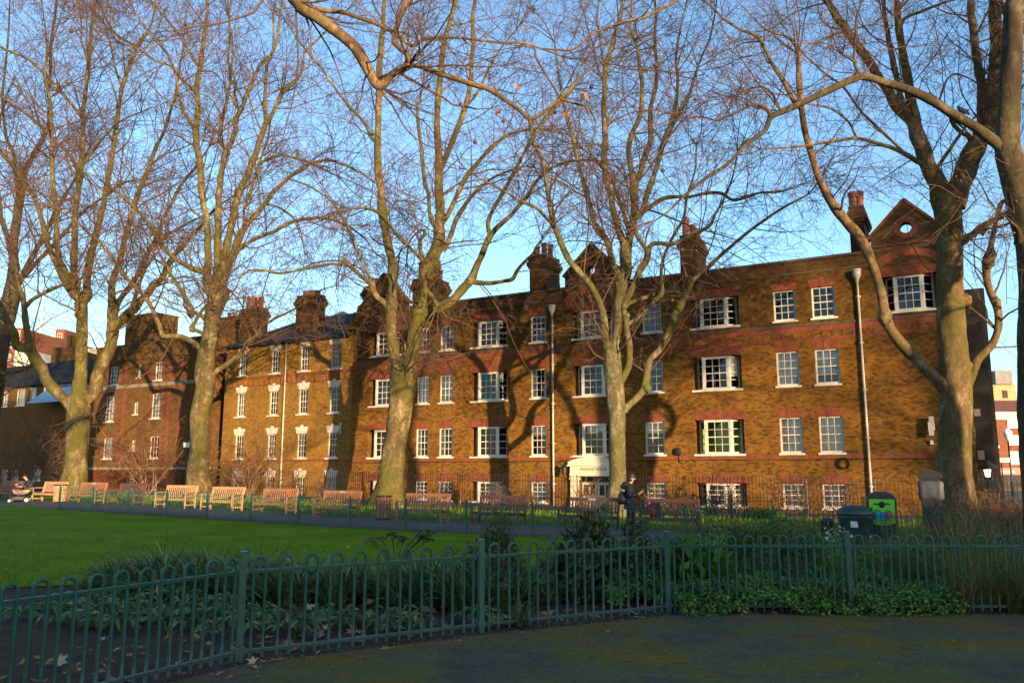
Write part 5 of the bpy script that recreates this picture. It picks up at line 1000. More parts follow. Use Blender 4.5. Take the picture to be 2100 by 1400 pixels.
LT7 = {'t': None,
 'O': ('x', 0, [(607, 0, 30), (624, 19, 31), (646, 32, 25), (669, 49, 24), (701, 75, 24), (727, 98, 24), (744, 124, 24), (759, 150, 24), (772, 172, 22), (780, 178, 20)]),
 'O1': ('O', -.2, [(776, 176, 20), (787, 173, 19), (798, 158, 18), (812, 146, 17), (836, 134, 17)]),
 'O2': ('O1', .2, [(835, 136, 15), (837, 114, 14), (822, 100, 14), (809, 84, 14), (814, 54, 13), (826, 20, 13), (832, 0, 12)]),
 'O3': ('O1', -.4, [(834, 136, 14), (857, 136, 13), (886, 146, 13), (921, 157, 12), (964, 171, 12), (1000, 182, 11), (1029, 200, 10), (1064, 225, 10), (1086, 243, 10), (1107, 236, 8), (1129, 218, 7), (1154, 200, 7), (1186, 164, 5), (1210, 140, 4), (1240, 130, 2)]),
 'O4': ('O3', .2, [(1150, 203, 6), (1163, 208, 5), (1178, 212, 5), (1205, 222, 5), (1220, 250, 3), (1215, 290, 2)]),
 'O5': ('O3', 0, [(1150, 202, 5), (1139, 185, 5), (1118, 150, 5), (1100, 118, 5), (1096, 100, 4), (1075, 95, 3)]),
 'O6': ('O3', -.2, [(1086, 243, 8), (1090, 262, 6), (1091, 285, 4), (1096, 300, 3)]),
 'O7': ('O', .3, [(632, 22, 14), (648, 19, 11), (674, 24, 10), (701, 25, 9), (727, 34, 9), (761, 45, 10), (796, 61, 9), (832, 86, 8), (848, 94, 8), (871, 80, 7), (929, 77, 6), (993, 84, 6), (1036, 89, 6), (1070, 88, 5), (1110, 100, 4), (1150, 115, 3)]),
 'O8': ('O7', .3, [(1100, 98, 3), (1140, 102, 4), (1178, 100, 5), (1214, 71, 5), (1250, 57, 6), (1286, 45, 6), (1321, 36, 6), (1357, 18, 6), (1389, 0, 6)])}
def depth_on(n, px): k = (px-1050)/(F_PX/math.cos(TILT)); return n/(NRM[0]*k+NRM[1])
specs = [('t0', 'dark bare plane tree leaning out of the left edge of the photo', LT0, 56, 'bark_dark', 1.15, .0115, 40, 1.35),
 ('t1', 'bare plane tree with flared foot and three wide limbs beside the orange lit bench', LT1, depth_on(30.4, 160), 'bark', 1.0, .0108, 60, 1.3),
 ('t2', 'straight tall bare plane tree before the gap between the parapet block and slate roof', LT2, depth_on(30.4, 408), 'bark', .92, .0098, 60, 1.2),
 ('t3', 'thick leaning bare plane tree that forks in two, beside the slatted litter bin', LT3, depth_on(30.4, 800), 'bark', .85, .0085, 60, 1.0),
 ('t4', 'slender pale bare plane tree in front of the cream doorcase', LT4, depth_on(30.4, 1265), 'bark_pale', .82, .0075, 60, .95),
 ('t5', 'massive bare plane tree with a bent arm before the right gable', LT5, 24.0, 'bark_ruddy', .62, .006, 40, .8),
 ('t6', 'dark bare plane tree at the right edge with one long branch across the sky', LT6, 14.0, 'bark_dark', .62, .0042, 30, .55)]
BURL = {'t5': [(1978, 618, 26), (1982, 752, 22), (2027, 536, 24), (2044, 622, 18), (1815, 650, 26), (1930, 432, 22), (1962, 690, 22), (2015, 470, 18), (1975, 880, 18), (1925, 985, 26), (1940, 1010, 30), (1975, 1000, 28)],
 't4': [(1394, 628, 19), (1357, 600, 18), (1326, 796, 18), (1285, 650, 14), (1280, 838, 18)],
 't3': [(880, 560, 26), (893, 545, 24), (872, 600, 22), (868, 660, 20), (764, 586, 13), (707, 536, 11), (790, 960, 30), (818, 905, 24)],
 't2': [(392, 643, 14), (394, 674, 13), (502, 722, 13), (531, 685, 14), (437, 640, 24), (453, 600, 22), (404, 880, 22)],
 't1': [(60, 712, 22), (193, 800, 22), (148, 985, 34), (166, 640, 22)]}
for k, lb, lm, Y0, bm, tw, rm, sd, ts in specs:
    TREES[k] = plane_tree('plane_tree', lb, lm, Y0, bm, 100+len(TREES), twigs=tw, rmin=rm, seeds=sd, twscale=ts, extra=BURL.get(k), droop=.12 if k in ('t3', 't4', 't2') else .05, leaves={'t5': 3, 't4': 6, 't3': 5, 't2': 3, 't1': 3}.get(k, 0))
# the overhanging tree: its trunk stands left of the view, the limb drops into the frame from above
KF = F_PX/math.cos(TILT); Y7 = 9.5
def pix(P): d = P-np.array([0, 0, EYE]); zc = d[1]*math.cos(TILT)+d[2]*math.sin(TILT); yc = -d[1]*math.sin(TILT)+d[2]*math.cos(TILT); return (1050+F_PX*d[0]/zc, 700-F_PX*yc/zc)
w0 = at(607, 0, Y7); trunk7 = [np.array([-9.0, 8.0, -.1]), np.array([-8.9, 8.0, 3.0]), np.array([-8.4, 8.1, 6.0]), np.array([-7.2, 8.4, 8.6]), np.array([-5.6, 8.9, 9.6]), np.array([-4.0, 9.3, 9.0]), w0]
rads = [.42, .34, .30, .24, .19, .14, .088]
def plane7():
    lm = {'x': None, **{k: v for k, v in LT7.items() if v}}; pts = []
    for p, r in zip(trunk7, rads): q = pix(p); pts.append((q[0], q[1], 2*r/(Y7*math.cos(TILT)/F_PX)))
    lm['x'] = (None, 0, pts); return lm
TREES['t7'] = plane_tree('plane_tree', 'overhanging bare plane tree whose forked limb drops into the top of the photo', plane7(), Y7, 'bark_ruddy', 120, twigs=.95, rmin=.0030, seeds=40, twscale=.5, droop=.04, leaves=12)

# unseen plane trees: the tall one inferred from its shadow, two added for dapples
dup(TREES['t3'][0], (31.0, 4.0, 0.0), 2.1, 'unseen bare plane tree added at the right to dapple the facade')
dup(TREES['t2'][0], (18.58, 10.15, 0.0), R(115), 'tall bare plane tree standing in the square just outside the view at the right')
dup(TREES['t3'][0], (46.9, -29.8, 0.0), 1.0, 'unseen bare plane tree added far behind the viewer to dapple the facade')
# ---------------------------------------------------------------- bow-top fences
def hoop_mesh(r, top, sides, w=.0140, wob=0):
    mb = MB(); z1 = top - r
    pts = [(-r, 0, .015)] + [(-r, 0, z) for z in np.linspace(.2, z1, 3)] + [(-r*math.cos(a), 0, z1 + r*math.sin(a)) for a in np.linspace(.25, math.pi-.25, 9)] + [(r, 0, z) for z in np.linspace(z1, .2, 3)] + [(r, 0, .015)]
    mb.tube(pts, w, sides); me = bpy.data.meshes.new('hoop'); me.from_pydata(mb.v, [], mb.f); me.polygons.foreach_set('use_smooth', [True]*len(me.polygons)); me.update(); me.materials.append(M['green_iron']); return me
HM = hoop_mesh(.054, .885, 10)
fen = thing('bow_top_fence', 'green bow topped fence running across the foreground beside the mossy path', 'fence', PB)
post_me = None
def fpost(parent, p, h=.935, w=.058, rot=0):
    global post_me
    if post_me is None:
        mb = MB(); mb.box(-w/2, w/2, -w/2, w/2, -.2, h); mb.box(-w/2-.002, w/2+.002, -w/2-.002, w/2+.002, h, h+.005)
        for z in (.085, .772): mb.box(-.045, .045, -w/2-.006, w/2+.006, z-.028, z+.028)
        for z in (.085, .772):
            for x in (-.06, .06): mb.ball((x, -.012, z), .011, n=6, m=4)
        o = mb.build('post', M['green_iron'], parent, bevel=.003); post_me = o.data
        cap = MB(); cap.box(-w/2, w/2, -w/2, w/2, h+.005, h+.008); cm = cap.build('post_cap', M['lead'], o); fpost.cap = cm.data
    else:
        o = link('post', post_me, None, parent); link('post_cap', fpost.cap, None, o); m = o.modifiers.new('bevel', 'BEVEL'); m.width = .003; m.segments = 2; m.limit_method = 'ANGLE'
    o.location = Vector(tuple(p)) - parent.location; o.rotation_euler = (0, 0, rot); return o
for i, p in enumerate(FP):
    j = min(i, len(FP)-2); d = np.array(FP[j+1][:2])-np.array(FP[j][:2]); fpost(fen, (p[0], p[1], 0), rot=math.atan2(d[1], d[0]))
for i in range(len(FP)-1):
    a, b = np.array(FP[i][:2]), np.array(FP[i+1][:2]); Ln = np.linalg.norm(b-a); d = (b-a)/Ln; ang = math.atan2(d[1], d[0]); off = np.array(PB[:2])
    for z in (.085, .772):
        mb = MB(); q0, q1 = a+d*.05-off, b-d*.05-off; mb.bar((*q0, z), (*q1, z), .040, .014); mb.bar((*q0, z-.016), (*q1, z-.016), .010, .018)
        mb.build('rail', M['green_iron'], fen, bevel=.002)
    n = 10; pitch = (Ln-.06)/n
    for k in range(n):
        c = a + d*(.03+pitch*(k+.5)) - off; h = link('hoop', HM, None, fen); h.location = (c[0], c[1], random.uniform(-.004, .004)); h.rotation_euler = (random.gauss(0, .006), random.gauss(0, .006), ang)
ff = thing('bow_top_fence', 'long low green bow topped fence between the lawn and the far path', 'fence', gpt(127, FARN))
fp_ = [gpt(px, FARN) for px in (127, 220)]
P0f = np.array(gpt(127, FARN)[:2]); step = 2.15; npan = 19; of = P0f.copy()
def panel_mesh():
    mb = MB()
    for z in (.085, .772): mb.box(.03, step-.03, -.018, .018, z-.006, z+.006)
    for k in range(10):
        x = .03+(step-.06)*(k+.5)/10; r = .054; z1 = .90-r
        mb.tube([(x-r, 0, .0), (x-r, 0, z1)] + [(x-r*math.cos(t), 0, z1+r*math.sin(t)) for t in (.5, 1.05, 1.57, 2.1, 2.64)] + [(x+r, 0, z1), (x+r, 0, .0)], .0105, 6)
    return mb
pm = None
for k in range(npan+1):
    q = P0f + XAX*step*k; z = float(gz(*q)); q2 = q + XAX*step; z2 = float(gz(*q2))
    fpo = MB(); fpo.box(-.025, .025, -.025, .025, -.2, .96)
    if k == 0: po0 = fpo.build('post', M['green_iron'], ff); pme = po0.data; o = po0
    else: o = link('post', pme, None, ff)
    o.location = (q[0]-ff.location.x, q[1]-ff.location.y, z-ff.location.z); o.rotation_euler = (0, 0, -TH)
    if k < npan:
        if pm is None: o = panel_mesh().build('hoop_panel', M['green_iron'], ff, True); pm = o.data
        else: o = link('hoop_panel', pm, None, ff)
        o.location = (q[0]-ff.location.x, q[1]-ff.location.y, z-ff.location.z); o.rotation_euler = (0, -math.atan2(z2-z, step), -TH)
# black spear railings in front of the building
RN = 33.0
rl = thing('spear_railings', 'long black iron spear topped railings in front of the brick buildings', 'fence', (*(NRM*RN), 0))
t0, t1 = -16.0, 46.0; seg = 2.4; rm = None; nseg = int((t1-t0)/seg)
for k in range(nseg):
    t = t0+seg*k; q = NRM*RN - XAX*t; z = float(gz(*q)); q2 = q - XAX*seg; z2 = float(gz(*q2))
    if rm is None:
        mb = MB()
        for zz_ in (.18, 1.32): mb.box(-seg, 0, -.02, .02, zz_-.006, zz_+.006)
        for i in range(17):
            x = -seg*(i+.5)/17; mb.tube([(x, 0, 0), (x, 0, 1.46)], .0095, 5, False); mb.lathe([(.008, 1.44), (.020, 1.48), (.004, 1.58)], (x, 0, 0), 5)
        o = mb.build('railing_panel', M['black'], rl); rm = o.data
        mb = MB(); mb.tube([(0, 0, -.1), (0, 0, 1.5)], .022, 6); mb.ball((0, 0, 1.55), .04, n=6, m=4); mb.tube([(0, 0, 1.1), (0, .55, 0)], .012, 5); o2 = mb.build('post', M['black'], rl); pm2 = o2.data
    else: o = link('railing_panel', rm, None, rl); o2 = link('post', pm2, None, rl)
    for q_ in (o, o2): q_.location = (q[0]-rl.location.x, q[1]-rl.location.y, z)
    o.rotation_euler = (0, math.atan2(z2-z, seg), -TH); o2.rotation_euler = (0, 0, -TH)

# ---------------------------------------------------------------- benches
def make_bench(matn, label, W=1.85, plaque=False):
    t = thing('park_bench', label, 'bench', (0, 0, 0), 0, 'wooden park benches along the far path'); m = M[matn]; h = W/2
    for s in (-1, 1):
        mb = MB(); mb.box(s*h-.035, s*h+.035, -.30, -.23, 0, .64); mb.build('leg', m, t, bevel=.006)
        mb = MB(); mb.bar((s*h, .24, 0), (s*h, .24, .42), .07, .07, (0, 1, 0)); mb.bar((s*h, .24, .42), (s*h, .36, .95), .07, .07, (0, 1, 0)); mb.build('leg', m, t, bevel=.006)
        mb = MB(); mb.box(s*h-.045, s*h+.045, -.34, .30, .64, .675); mb.build('armrest', m, t, bevel=.008)
    mb = MB()
    for k in range(6): y = -.29+k*.095; mb.box(-h+.03, h-.03, y, y+.07, .41-.006*k, .432-.006*k)
    mb.box(-h+.03, h-.03, -.285, -.25, .32, .405); mb.box(-h+.03, h-.03, .2, .235, .30, .375); mb.box(-.035, .035, -.25, .2, .33, .375); mb.build('seat', m, t, bevel=.004)
    mb = MB(); f = lambda z: .24+.12*(z-.42)/.53
    mb.bar((-h+.02, f(.90), .90), (h-.02, f(.90), .90), .045, .11); mb.bar((-h+.02, f(.50), .50), (h-.02, f(.50), .50), .04, .06)
    n = 15
    for k in range(n): x = -h+.1+(W-.2)*k/(n-1); mb.bar((x, f(.52), .52), (x, f(.86), .86), .055, .018, (0, 1, 0))
    mb.build('backrest', m, t, bevel=.004)
    for s in (-1, 1): mb = MB(); mb.box(s*h-.02, s*h+.02, -.23, .21, .12, .17); mb.build('stretcher', m, t)
    if plaque: mb = MB(); mb.bar((-.13, f(.90)-.03, .90), (.13, f(.90)-.03, .90), .01, .07); mb.build('plaque', M['brass'], t)
    return t
BN = 23.9
kinds = {}
BEN = [(1363, 'teak_dark', 0, 'dark wooden park bench carrying a red rucksack, right of the person with the phone'),
 (1205, 'teak_dark', 1, 'dark wooden park bench with a pale plaque, in front of the cream doorcase'),
 (1022, 'teak_dark', 0, 'dark wooden park bench under the two downstairs bay windows, third from the right'),
 (868, 'teak', 0, 'wooden park bench just right of the thick leaning tree and its slatted bin'),
 (692, 'teak', 1, 'red brown wooden park bench with a plaque, just left of the thick leaning tree'),
 (565, 'teak', 0, 'wooden park bench under the white framed basement windows of the slate roofed building'),
 (458, 'teak_pale', 0, 'sunlit wooden park bench right of the straight tall tree'),
 (363, 'teak_pale', 1, 'sunlit pale wooden park bench left of the straight tall tree'),
 (262, 'teak_dark', 0, 'dark wooden park bench below the arched windows of the parapet block'),
 (182, 'teak', 1, 'sunlit wooden park bench right of the flared tree at the left'),
 (104, 'teak_pale', 0, 'bright orange lit wooden park bench beside the seated person'),
 (16, 'teak', 0, 'wooden park bench behind the mauve pushchair at the left edge')]
for px, mk, pl, lb in BEN:
    p = gpt(px, BN + (0 if px > 300 else .3)); rz = -TH + random.uniform(-.05, .05)
    if (mk, pl) not in kinds: t = make_bench(mk, lb, 1.8, bool(pl)); kinds[(mk, pl)] = t; t.location = tuple(p); t.rotation_euler = (0, 0, rz)
    else: t = dup(kinds[(mk, pl)], p, rz, lb)
def slat_bin(px, n, label, mk):
    p = gpt(px, n); t = thing('litter_bin', label, 'litter bin', p, -TH); mb = MB()
    for k in range(18): a = 2*math.pi*k/18; mb.bar((.26*math.cos(a), .26*math.sin(a), .08), (.27*math.cos(a), .27*math.sin(a), .86), .075, .022, (math.cos(a), math.sin(a), 0))
    mb.build('slats', M[mk], t); mb = MB(); mb.lathe([(.24, .02), (.245, .80), (.22, .80), (.21, .1)], (0, 0, 0), 18); mb.build('liner', M['char'], t, True)
    mb = MB(); mb.lathe([(.285, .80), (.29, .83), (.285, .86)], (0, 0, 0), 18); mb.build('band', M['black'], t)
slat_bin(788, 23.6, 'round wooden slatted litter bin at the foot of the thick leaning tree', 'teak')
slat_bin(128, 23.6, 'sunlit round wooden slatted litter bin right of the orange lit bench', 'teak_pale')
# picnic things: red rucksack
p = gpt(1338, BN-.05); t = thing('rucksack', 'red and black rucksack on the seat of the dark bench', 'bag', (p[0], p[1], p[2]+.43), -TH)
mb = MB(); mb.lathe([(.10, 0), (.15, .04), (.16, .2), (.13, .36), (.06, .42)], (0, -.02, 0), 12); mb.build('body', M['redbag'], t, True)
mb = MB(); mb.ball((0, -.16, .14), .11, .07, .11); mb.tube([(-.05, -.02, .4), (0, -.02, .48), (.05, -.02, .4)], .012, 6); mb.build('pocket', M['redbag'], t, True)
mb = MB(); mb.box(.09, .22, -.12, .1, 0, .44); mb.build('black_flap', M['char'], t, bevel=.04)
# bins at the right
def at_g(px, Y): x = (px-1050)/(F_PX/math.cos(TILT))*Y; return np.array([x, Y, float(gz(x, Y))])
p = at_g(1747, 18.5); t = thing('dome_bin', 'dark green domed litter bin with a pale sticker, left of the recycling bin', 'litter bin', p, -.35)
mb = MB(); mb.lathe([(.30, 0), (.33, .03), (.335, .72), (.35, .74), (.35, .80)], (0, 0, 0), 20); mb.build('body', M['green_bin'], t, True)
mb = MB(); mb.lathe([(.365, .80), (.37, .84), (.33, .93), (.2, 1.0), (.02, 1.02)], (0, 0, 0), 20); mb.build('lid', M['green_bin'], t, True)
mb = MB(); mb.box(-.11, .04, -.345, -.33, .55, .68); mb.build('sticker', M['sign_white'], t)
mb = MB(); mb.box(.02, .26, -.36, -.24, .66, .78); mb.build('slot', M['black'], t)
p = at_g(1803, 19.0); t = thing('recycling_bin', 'grey recycling bin with a bright green front panel and coloured squares', 'recycling bin', p, -.40)
mb = MB(); mb.prism([(-.30, 0), (.30, 0), (.315, 1.14), (.25, 1.25), (.12, 1.30), (-.12, 1.30), (-.25, 1.25), (-.315, 1.14)], -.28, .28); mb.build('body', M['char'], t, bevel=.02)
mb = MB(); mb.prism([(-.255, .62), (-.14, .575), (0, .565), (.14, .575), (.255, .62), (.265, 1.14), (-.265, 1.14)], -.297, -.281); fpn = mb.build('front_panel', M['lime'], t)
mb = MB(); mb.box(-.17, .17, -.305, -.296, 1.02, 1.05); mb.ball((0, -.298, 1.025), .07, .02, .07); mb.box(-.03, .03, -.306, -.296, .95, 1.02); mb.build('slot', M['black'], fpn)
for k, c in enumerate(('p_red', 'p_cyan', 'p_blue', 'p_grey', 'p_orange')):
    mb = MB(); mb.box(-.225+.09*k, -.225+.088*(k+1), -.3025, -.296, .68, .86); mb.build('colour_square', M[c], fpn)
p = at_g(1906, 22.0); t = thing('covered_post', 'tall black pointed cabinet wrapped in grey sheeting behind the grasses', 'cabinet', p, -.45)
mb = MB(); mb.box(-.25, .25, -.22, .22, 0, 1.6); mb.prism([(-.31, 1.6), (.31, 1.6), (.27, 1.74), (0, 1.84), (-.27, 1.74)], -.26, .26); mb.build('cabinet', M['black'], t)
mb = MB(); mb.v = []; n = 24
for z, o in ((1.06, .012), (1.14, .03), (1.3, .02), (1.46, .035), (1.52, .015)):
    for k in range(n):
        a = 2*math.pi*k/n; c, s = math.cos(a), math.sin(a); sx = .27+o+.01*math.sin(5*a+z*9); sy = .22+o+.01*math.sin(7*a+z*5); m_ = max(abs(c), abs(s)); mb.v.append((sx*c/m_, sy*s/m_, z + (.03*math.sin(3*a) if z < 1.1 else 0)))
mb.f = [(r*n+k, r*n+(k+1) % n, (r+1)*n+(k+1) % n, (r+1)*n+k) for r in range(4) for k in range(n)]; mb.build('sheeting', M['greypl'], t, True)
p = at_g(1741, 20.2); t = thing('round_object', 'small round black lid showing over the white flowers', 'lid', (p[0]-.6, p[1], p[2]), 0)
mb = MB(); mb.lathe([(.14, 0), (.15, .55), (.17, .57), (.14, .64), (.03, .66)], (0, 0, 0), 14); mb.build('lid_bin', M['char'], t, True)
p = gpt(380, 31.8); t = thing('notice_sign', 'small white notice on a thin post beside the straight tall tree', 'sign', p, -TH); zt = at(380, 907, depth_on(31.8, 380))[2]-p[2]
mb = MB(); mb.tube([(0, .03, -.1), (0, .03, zt)], .025, 6); mb.build('post', M['black'], t); mb = MB(); mb.box(-.28, .28, -.01, .01, zt-.27, zt); mb.build('plate', M['sign_white'], t)

# ---------------------------------------------------------------- people
def skin_body(name, verts, edges, radii, mat, parent, sub=2, root=0):
    me = bpy.data.meshes.new(name); me.from_pydata([tuple(v) for v in verts], edges, []); o = bpy.data.objects.new(name, me); COL.objects.link(o)
    o.modifiers.new('skin', 'SKIN'); sv = me.skin_vertices[0].data
    for i, r in enumerate(radii): sv[i].radius = (r, r) if not hasattr(r, '__len__') else r
    sv[root].use_root = True; s = o.modifiers.new('sub', 'SUBSURF'); s.levels = s.render_levels = sub
    dg = bpy.context.evaluated_depsgraph_get(); nm = bpy.data.meshes.new_from_object(o.evaluated_get(dg)); bpy.data.objects.remove(o)
    nm.polygons.foreach_set('use_smooth', [True]*len(nm.polygons)); nm.materials.clear(); return link(name, nm, mat, parent)
def chain(segs):
    """segs: list of chains, each a list of (x,y,z,r) whose first item may be an index into the list so far"""
    V, E, Rr = [], [], []
    for s in segs:
        prev = None
        for q in s:
            if isinstance(q, int): prev = q; continue
            V.append(q[:3]); Rr.append(q[3]); i = len(V)-1
            if prev is not None: E.append((prev, i))
            prev = i
    return V, E, Rr
def head(parent, c, fwd, r=.105, hairmat='hair'):
    return
def hand(base, d, palm_n, curl=.5, s=1.0):
    """list of finger chains (absolute), rooted in the palm"""
    d = unit(np.array(d, float)); n = unit(np.array(palm_n, float)); side = np.cross(d, n); out = []; base = np.array(base, float)
    for k, (o, ln) in enumerate(((-.030, .070), (-.010, .080), (.010, .076), (.028, .060))):
        p = base + d*.085*s + side*o*s; a = d; pts = [(*(base+d*.05*s+side*o*.8*s), .011*s)]; pts.append((*p, .0095*s))
        for j in range(3): a = unit(a + n*curl*(.5+.25*j)); p = p + a*ln*s*(.42, .33, .25)[j]; pts.append((*p, (.009, .008, .0065)[j]*s))
        out.append(pts)
    p = base + d*.03*s - side*.035*s; out.append([(*(base+d*.015*s-side*.015*s), .013*s), (*p, .012*s), (*(p+unit(d*.6-side*.6+n*.3)*.035*s), .0105*s), (*(p+unit(d*.9-side*.25+n*.5)*.062*s), .008*s)])
    return out
def person(label, loc, rz, joints, coat, legs, extra):
    t = thing('person', label, 'person', loc, rz); return t
# person with a phone: local frame faces +x
p = gpt(1290, 21.9); t = thing('person', 'person in a dark hooded puffer coat and cap standing with a phone in hand', 'person', p, -.15)
body = [[(0, 0, .92, .07), (0, 0, 1.08, .08), (.0, 0, 1.28, .12), (.015, 0, 1.42, .075), (.04, 0, 1.49, .052), (.075, 0, 1.56, .078), (.08, 0, 1.63, .082), (.075, 0, 1.685, .05)],
        [0, (.02, .09, .86, .085), (.10, .09, .48, .058), (.02, .09, .10, .042), (.12, .09, .03, .035)], [0, (-.01, -.09, .86, .085), (-.02, -.09, .48, .058), (-.17, -.09, .13, .042), (-.09, -.09, .04, .035)],
        [2, (.01, .17, 1.36, .055), (.02, .22, 1.10, .045), (.22, .13, 1.12, .036), (.29, .09, 1.165, .028)], [2, (.01, -.17, 1.36, .055), (.0, -.22, 1.10, .045), (.20, -.12, 1.13, .036), (.27, -.06, 1.175, .028)]]
V, E, Rr = chain(body)
for base, d, pn in (((.29, .09, 1.165), (.8, -.4, .45), (-.3, -.5, .6)), ((.27, -.06, 1.175), (.8, .35, .45), (-.3, .5, .6))):
    root = min(range(len(V)), key=lambda i: sum((V[i][k]-base[k])**2 for k in range(3)))
    for ch in hand(base, d, pn, .55):
        b0 = len(V); V += [c[:3] for c in ch]; Rr += [c[3] for c in ch]; E.append((root, b0)); E += [(b0+i, b0+i+1) for i in range(len(ch)-1)]
skin_body('body', V, E, Rr, M['skin'], t)
V, E, Rr = chain([[(0, 0, .88, (.17, .13)), (0, 0, 1.05, (.17, .13)), (-.005, 0, 1.25, (.19, .145)), (0, 0, 1.40, (.14, .10)), (.01, 0, 1.47, .075)], [2, (.0, .19, 1.35, .085), (.01, .25, 1.10, .072), (.20, .15, 1.12, .058), (.27, .11, 1.155, .045)], [2, (.0, -.19, 1.35, .085), (-.01, -.25, 1.10, .072), (.18, -.14, 1.13, .058), (.25, -.08, 1.165, .045)], [0, (.0, .0, .74, (.16, .13))]])
skin_body('coat', V, E, Rr, M['coat'], t)
V, E, Rr = chain([[(0, 0, .98, (.15, .12)), (0, 0, .88, (.14, .12))], [1, (.02, .09, .80, .10), (.10, .09, .48, .075), (.02, .09, .12, .06)], [1, (-.01, -.09, .80, .10), (-.02, -.09, .48, .075), (-.17, -.09, .15, .06)]])
skin_body('trousers', V, E, Rr, M['coat'], t)
mb = MB(); mb.ball((.07, .09, .045), .14, .05, .05); mb.ball((-.11, -.09, .06), .14, .05, .05); mb.build('shoe', M['rubber'], t, True)
mb = MB(); mb.ball((-.09, 0, 1.40), .13, .16, .10, 12, 8); mb.ball((-.16, 0, 1.36), .10, .13, .08, 12, 8); mb.build('hood', M['coat'], t, True)
mb = MB(); mb.ball((.065, 0, 1.645), .112, .092, .095, 14, 8); mb.ball((.03, 0, 1.57), .09, .088, .10, 12, 8); mb.build('hair', M['hair'], t, True)
mb = MB(); mb.ball((.165, 0, 1.57), .018, .014, .02); mb.ball((.07, .085, 1.57), .02, .012, .03); mb.ball((.07, -.085, 1.57), .02, .012, .03); mb.build('face_feature', M['skin'], t, True)
mb = MB(); mb.ball((.148, .03, 1.60), .012); mb.ball((.148, -.03, 1.60), .012); mb.box(.148, .155, -.022, .022, 1.523, 1.53); mb.build('eyes_and_mouth', M['hair'], t)
q = np.array(p)+np.array([.37*math.cos(-.15), .37*math.sin(-.15), 1.235])
t2 = thing('phone', 'small dark phone held up by the person in the puffer coat', 'phone', q, -.15); mb = MB(); mb.bar((-.02, .01, -.05), (.04, .01, .08), .075, .009, (1, 0, -.4)); mb.build('case', M['char'], t2, bevel=.003); mb = MB(); mb.bar((-.026, .01, -.043), (.032, .01, .077), .066, .003, (1, 0, -.4)); mb.build('screen', M['p_grey'], t2)
q = np.array(p)+np.array([-.20, .05, .86]); t2 = thing('shoulder_bag', 'black slouchy bag hanging behind the person in the puffer coat', 'bag', q, -.15); mb = MB(); mb.lathe([(.05, 0), (.13, .03), (.15, .14), (.10, .30), (.04, .36)], (0, 0, 0), 14); mb.build('body', M['char'], t2, True); mb = MB(); mb.tube([(-.07, 0, .32), (.02, 0, .52), (.14, 0, .56)], .012, 6); mb.tube([(.07, 0, .32), (.1, 0, .5), (.14, 0, .56)], .012, 6); mb.build('strap', M['char'], t2); mb = MB(); mb.box(-.02, .02, -.02, .02, .35, .39); mb.build('buckle', M['brass'], t2)
# seated person with the pushchair: local frame faces -x
pb = gpt(64, BN-.05); t = thing('person', 'person in a dark jacket and jeans sitting on the bench and leaning towards a pushchair', 'person', pb, -TH+math.pi/2*0)
body = [[(0, .10, .52, .11), (-.03, .04, .70, .10), (-.08, -.05, .90, .115), (-.11, -.10, 1.03, .075), (-.13, -.14, 1.09, .052), (-.16, -.18, 1.15, .078), (-.17, -.20, 1.22, .082), (-.17, -.2, 1.27, .05)],
        [0, (.09, -.05, .50, .085), (.10, -.36, .49, .06), (.10, -.42, .10, .042), (.10, -.52, .04, .035)], [0, (-.09, -.05, .50, .085), (-.12, -.36, .49, .06), (-.14, -.46, .10, .042), (-.14, -.56, .04, .035)],
        [2, (.08, -.06, .97, .055), (.10, -.22, .76, .045), (-.02, -.40, .72, .036), (-.1, -.45, .72, .028)], [2, (-.26, -.06, .97, .055), (-.32, -.22, .78, .045), (-.40, -.42, .80, .036), (-.43, -.49, .82, .028)]]
V, E, Rr = chain(body)
for base, d, pn in (((-.1, -.45, .72), (-.8, -.5, 0), (0, 0, -1)), ((-.43, -.49, .82), (-.3, -.9, .1), (0, 0, -1))):
    root = min(range(len(V)), key=lambda i: sum((V[i][k]-base[k])**2 for k in range(3)))
    for ch in hand(base, d, pn, .5):
        b0 = len(V); V += [c[:3] for c in ch]; Rr += [c[3] for c in ch]; E.append((root, b0)); E += [(b0+i, b0+i+1) for i in range(len(ch)-1)]
skin_body('body', V, E, Rr, M['skin'], t)
V, E, Rr = chain([[(0, .10, .54, (.16, .13)), (-.03, .04, .70, (.16, .13)), (-.08, -.05, .90, (.18, .14)), (-.11, -.10, 1.02, .10)], [2, (.10, -.06, .96, .08), (.12, -.22, .76, .066), (0, -.38, .72, .052)], [2, (-.27, -.06, .96, .08), (-.33, -.22, .78, .066), (-.39, -.40, .80, .052)]])
skin_body('jacket', V, E, Rr, M['coat'], t)
V, E, Rr = chain([[(0, .08, .52, (.15, .12))], [0, (.09, -.05, .50, .10), (.10, -.36, .49, .078), (.10, -.42, .12, .06)], [0, (-.09, -.05, .50, .10), (-.12, -.36, .49, .078), (-.14, -.46, .12, .06)]])
skin_body('jeans', V, E, Rr, M['jeans'], t)
mb = MB(); mb.ball((.10, -.48, .045), .05, .14, .05); mb.ball((-.14, -.52, .045), .05, .14, .05); mb.build('shoe', M['rubber'], t, True)
mb = MB(); mb.ball((-.165, -.175, 1.235), .098, .11, .085, 14, 8); mb.build('hair', M['hair'], t, True)
mb = MB(); mb.ball((-.16, -.28, 1.16), .014, .02, .02); mb.ball((-.25, -.19, 1.16), .012, .02, .03); mb.ball((-.08, -.19, 1.16), .012, .02, .03); mb.build('face_feature', M['skin'], t, True)
pp_ = gpt(44, 22.9); t = thing('pushchair', 'mauve hooded pushchair with a black frame standing before the bench at the left', 'pushchair', pp_, .35)
mb = MB(); mb.v = []
